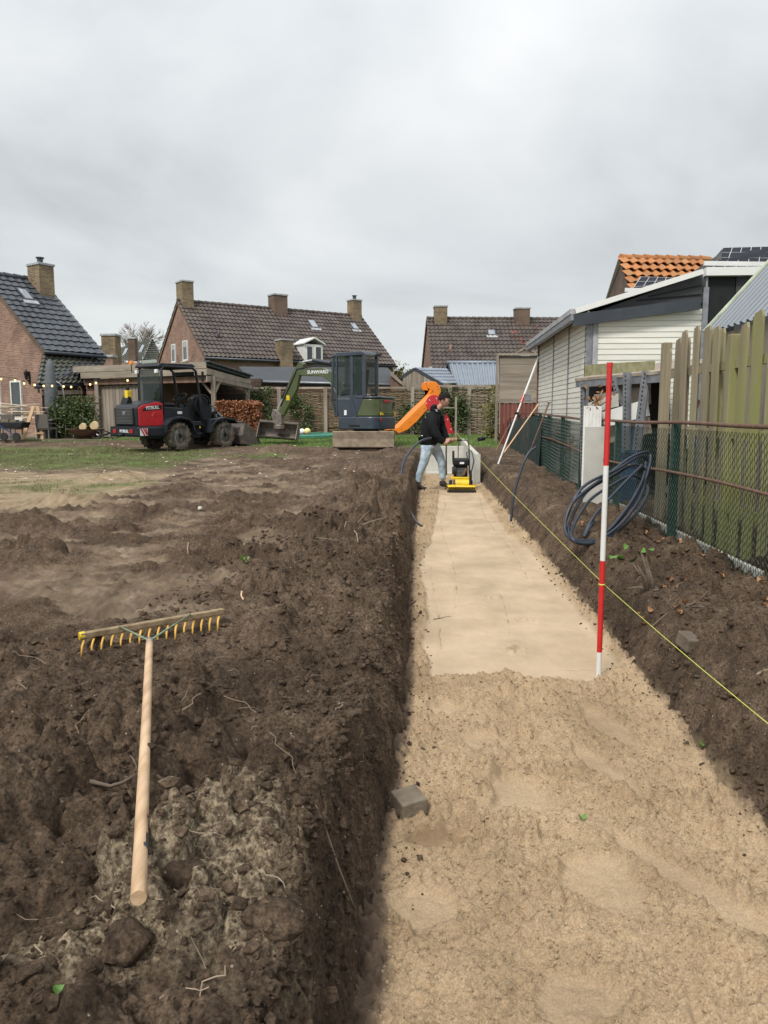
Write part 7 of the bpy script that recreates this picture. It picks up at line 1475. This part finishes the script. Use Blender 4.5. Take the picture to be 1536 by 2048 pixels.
# head: lathe-like ellipsoid with brow, nose, chin; looks down to the right
import bmesh
hc = pp(822, 520, .02); bm = bmesh.new(); bmesh.ops.create_icosphere(bm, subdivisions=4, radius=1)
for v in bm.verts:
    x, y, z = v.co; X_, Y_, Z_ = x*.098, y*.077, z*.122        # +x is the face
    if z < 0: X_ *= 1-.10*(-z)**2; Y_ *= 1-.32*(-z)**1.5
    if x > .1: X_ = X_*(1-.12*abs(y)**2)
    g = lambda cx, cz, s, cy=0: math.exp(-((x*0+z-cz)/s)**2-((y-cy)/(.22))**2)*(x > 0)
    X_ += .026*math.exp(-((z+.12)/.20)**2-(y/.17)**2)*(x > .3)+.006*math.exp(-((z-.22)/.10)**2-(y/.5)**2)*(x > .3)-.008*sum(math.exp(-((z-.04)/.11)**2-((y-s*.36)/.16)**2) for s in (-1, 1))*(x > .3)
    X_ += .008*math.exp(-((z+.52)/.08)**2-(y/.28)**2)*(x > .3)+.010*math.exp(-((z+.85)/.14)**2-(y/.3)**2)*(x > 0)
    v.co = (X_, Y_, Z_)
me = bpy.data.meshes.new('head'); bm.to_mesh(me); bm.free(); me.materials.append(M['skin']); me.polygons.foreach_set('use_smooth', [True]*len(me.polygons))
HM = Matrix.Translation(hc-Vector((ORG.x, ORG.y, 0))) @ Matrix.Rotation(R(-28), 4, 'Z') @ Matrix.Rotation(R(20), 4, 'Y')
hd = bpy.data.objects.new('head', me); link(hd, worker); hd.matrix_basis = HM
for s in (-1, 1):
    MB().ball((.0, s*.078, -.005), .020, .008, .032, 10).build('ear', M['skin'], hd, True)
    MB().ball((.083, s*.029, .006), .011, .013, .009, 10).build('eye', M['label'], hd, True); MB().ball((.0925, s*.029, .005), .004, .006, .006, 8).build('iris', M['black'], hd, True)
MB().ball((.093, 0, -.062), .008, .026, .006, 10).build('mouth', mat('lips', (.38, .14, .11), .5, .1, 9, 0), hd, True)
b = MB()
for s in (-1, 1):
    b.tube([(.106, s*(.029+.024*math.cos(a_)), .004+.017*math.sin(a_)) for a_ in np.linspace(0, 6.283, 15)[:-1]], .0032, 5, closed=True); b.tube([(.104, s*.053, .008), (.06, s*.083, .010), (.0, s*.085, .004)], .003, 5)
b.tube([(.108, -.006, .006), (.108, .006, .006)], .003, 5); b.build('glasses', M['black'], hd)
bm = bmesh.new(); bmesh.ops.create_icosphere(bm, subdivisions=4, radius=1); rn = random.Random(2)
for v in list(bm.verts):
    x, y, z = v.co
    if z < .40 and x > .45-.0*z or z < -.25 or (z < .05 and x > -.02): bm.verts.remove(v)
for v in bm.verts: x, y, z = v.co; k = 1+.04*math.sin(x*23+y*31)*math.cos(z*19); v.co = (x*.108*k-.004, y*.086*k, z*.134*k+.008+(.012 if x > .2 and z > .4 else 0))
me = bpy.data.meshes.new('hair'); bm.to_mesh(me); bm.free(); me.materials.append(M['hair']); me.polygons.foreach_set('use_smooth', [True]*len(me.polygons)); hr_ = bpy.data.objects.new('hair', me); link(hr_, hd); so = hr_.modifiers.new('s', 'SOLIDIFY'); so.thickness = .012; so.offset = 1
MB().beam((.098, -.048, .034), (.104, -.010, .033), .008, .006).beam((.098, .048, .034), (.104, .010, .033), .008, .006).build('eyebrow', M['hair'], hd)
# clothes
J = [(pp(612, 1120, .05), (.225, .195)), (pp(620, 1000, .05), (.215, .19)), (pp(632, 900, .05), (.215, .19)), (pp(655, 770, .05), (.225, .21)), (pp(690, 675, .05), (.20, .18)), (pp(748, 612, .04), (.105, .105)),
     (pp(655, 700, -.14), .125), (pp(668, 800, -.21), .11), (pp(690, 930, -.22), .095), (pp(765, 1015, -.20), .078), (pp(812, 1066, -.19), .060),
     (pp(745, 710, .20), .12), (pp(790, 870, .24), .09), (pp(868, 1055, .15), .06)]
jk = skin('jacket', J, [(0, 1), (1, 2), (2, 3), (3, 4), (4, 5), (3, 6), (6, 7), (7, 8), (8, 9), (9, 10), (3, 11), (11, 12), (12, 13)], M['jacket'], worker, 2)
skin('hood', [(pp(655, 640, .05), (.10, .06)), (pp(690, 600, .04), (.115, .06)), (pp(735, 590, .04), (.09, .05))], [(0, 1), (1, 2)], M['jacket'], worker)
dt = bpy.data.textures.new('cloth_folds', 'CLOUDS'); dt.noise_scale = .09; dm = jk.modifiers.new('folds', 'DISPLACE'); dm.texture = dt; dm.strength = .045; dm.texture_coords = 'LOCAL'
b = MB(); q = pp(722, 640, -.10)-Vector((ORG.x, ORG.y, 0)); b.ball(q, .022, .006, .006, 8); q = pp(727, 655, -.12)-Vector((ORG.x, ORG.y, 0)); b.ball(q, .018, .006, .005, 8); q = pp(537, 967, -.12)-Vector((ORG.x, ORG.y, 0)); b.box(q.x-.014, q.x+.014, q.y-.01, q.y, q.z-.008, q.z+.008); b.build('chest_logo', M['label'], worker)
K = [(pp(628, 990, .05), (.15, .13)), (pp(600, 1150, -.03), .118), (pp(585, 1235, -.04), .102), (pp(555, 1320, -.03), .086), (pp(510, 1450, -.02), .070), (pp(478, 1575, -.02), .062),
     (pp(715, 1150, .16), .112), (pp(765, 1235, .17), .095), (pp(792, 1320, .17), .082), (pp(795, 1430, .18), .068), (pp(808, 1540, .18), .060)]
jn = skin('jeans', K, [(0, 1), (1, 2), (2, 3), (3, 4), (4, 5), (0, 6), (6, 7), (7, 8), (8, 9), (9, 10)], M['jeans'], worker)
dm = jn.modifiers.new('folds', 'DISPLACE'); dm.texture = dt; dm.strength = .03; dm.texture_coords = 'LOCAL'
def boot(ax, az, rz, tip, y):   # ankle point, toe direction
    a = Vector((ax, y, 0)); 
    skin('boot', [(Vector((ax, y, az+.04)), .058), (Vector((ax+.0, y, az-.05)), .056), (Vector((ax+.10, y, az-.085+tip*.3)), (.045, .040)), (Vector((ax+.19, y, az-.098+tip)), (.036, .030)), (Vector((ax-.05, y, az-.085)), (.045, .042))], [(0, 1), (1, 2), (2, 3), (1, 4)], M['boot'], worker, 1)
q = pp(478, 1575, -.02); boot(q.x-.005, .135, 0, 0, q.y); q = pp(800, 1540, .18); boot(q.x-.0, q.z-.02, 0, -.0, q.y)
# hands: palm, four fingers curled round the grip, thumb
def hand(wr, gp, near):
    nodes = [(wr, .030), (wr.lerp(gp, .55), (.040, .026)), (gp+Vector((0, 0, .022)), (.042, .022))]; ed = [(0, 1), (1, 2)]
    o = skin('hand', nodes, ed, M['skin'], worker, 0, 2)
    for k in range(4):
        x = gp.x-.034+.022*k; L_ = (.9, 1.0, .97, .8)[k]; y = gp.y
        f = [(Vector((x, y+.012, gp.z+.030)), .0105), (Vector((x, y-.028*L_, gp.z+.026)), .010), (Vector((x+.002, y-.040*L_, gp.z-.002)), .0092), (Vector((x+.003, y-.022*L_, gp.z-.024)), .008)]
        skin('finger', f, [(0, 1), (1, 2), (2, 3)], M['skin'], o, 0, 1)
    skin('thumb', [(Vector((gp.x-.045, gp.y+.0, gp.z+.016)), .013), (Vector((gp.x-.054, gp.y-.026, gp.z+.002)), .0115), (Vector((gp.x-.036, gp.y-.040, gp.z-.016)), .0095)], [(0, 1), (1, 2)], M['skin'], o, 0, 1)
gripw = Vector((pc_.location.x, pc_.location.y, 0))
hand(pp(828, 1080, -.16), gripw+Vector((-.235, -.022, .945)), True); hand(pp(885, 1060, .14), gripw+Vector((-.13, -.008, .945)), False)
# the driver inside the excavator, as a dark seated figure behind the glass
dr = thing('person', 'driver in dark clothes seated inside the excavator cab', 'person', xv.matrix_basis.translation, xv.rotation_euler.z)
O0 = Vector((0, 0, 0)); V_ = Vector
skin('body', [(V_((.14, .28, 1.50)), .12), (V_((.08, .28, 1.80)), .12), (V_((.08, .28, 2.0)), .10), (V_((.11, .28, 2.09)), .05), (V_((.13, .28, 2.14)), .05), (V_((.08, .46, 1.93)), .06), (V_((.22, .50, 1.68)), .045), (V_((.46, .46, 1.68)), .035), (V_((.08, .10, 1.93)), .06), (V_((.22, .06, 1.68)), .045), (V_((.46, .10, 1.68)), .035), (V_((.50, .38, 1.52)), .075), (V_((.60, .38, 1.10)), .05), (V_((.50, .18, 1.52)), .075), (V_((.60, .18, 1.10)), .05)], [(0, 1), (1, 2), (2, 3), (3, 4), (2, 5), (5, 6), (6, 7), (2, 8), (8, 9), (9, 10), (0, 11), (11, 12), (0, 13), (13, 14)], M['jacket'], dr, 0, 2, O0)
h2 = MB().ball((.14, .28, 2.22), .095, .075, .118, 16).build('head', M['skin'], dr, True); MB().ball((.125, .28, 2.245), .100, .083, .115, 14).build('hair', M['hair'], dr, True)
MB().ball((.235, .28, 2.21), .018, .012, .02, 8).build('nose', M['skin'], h2, True)
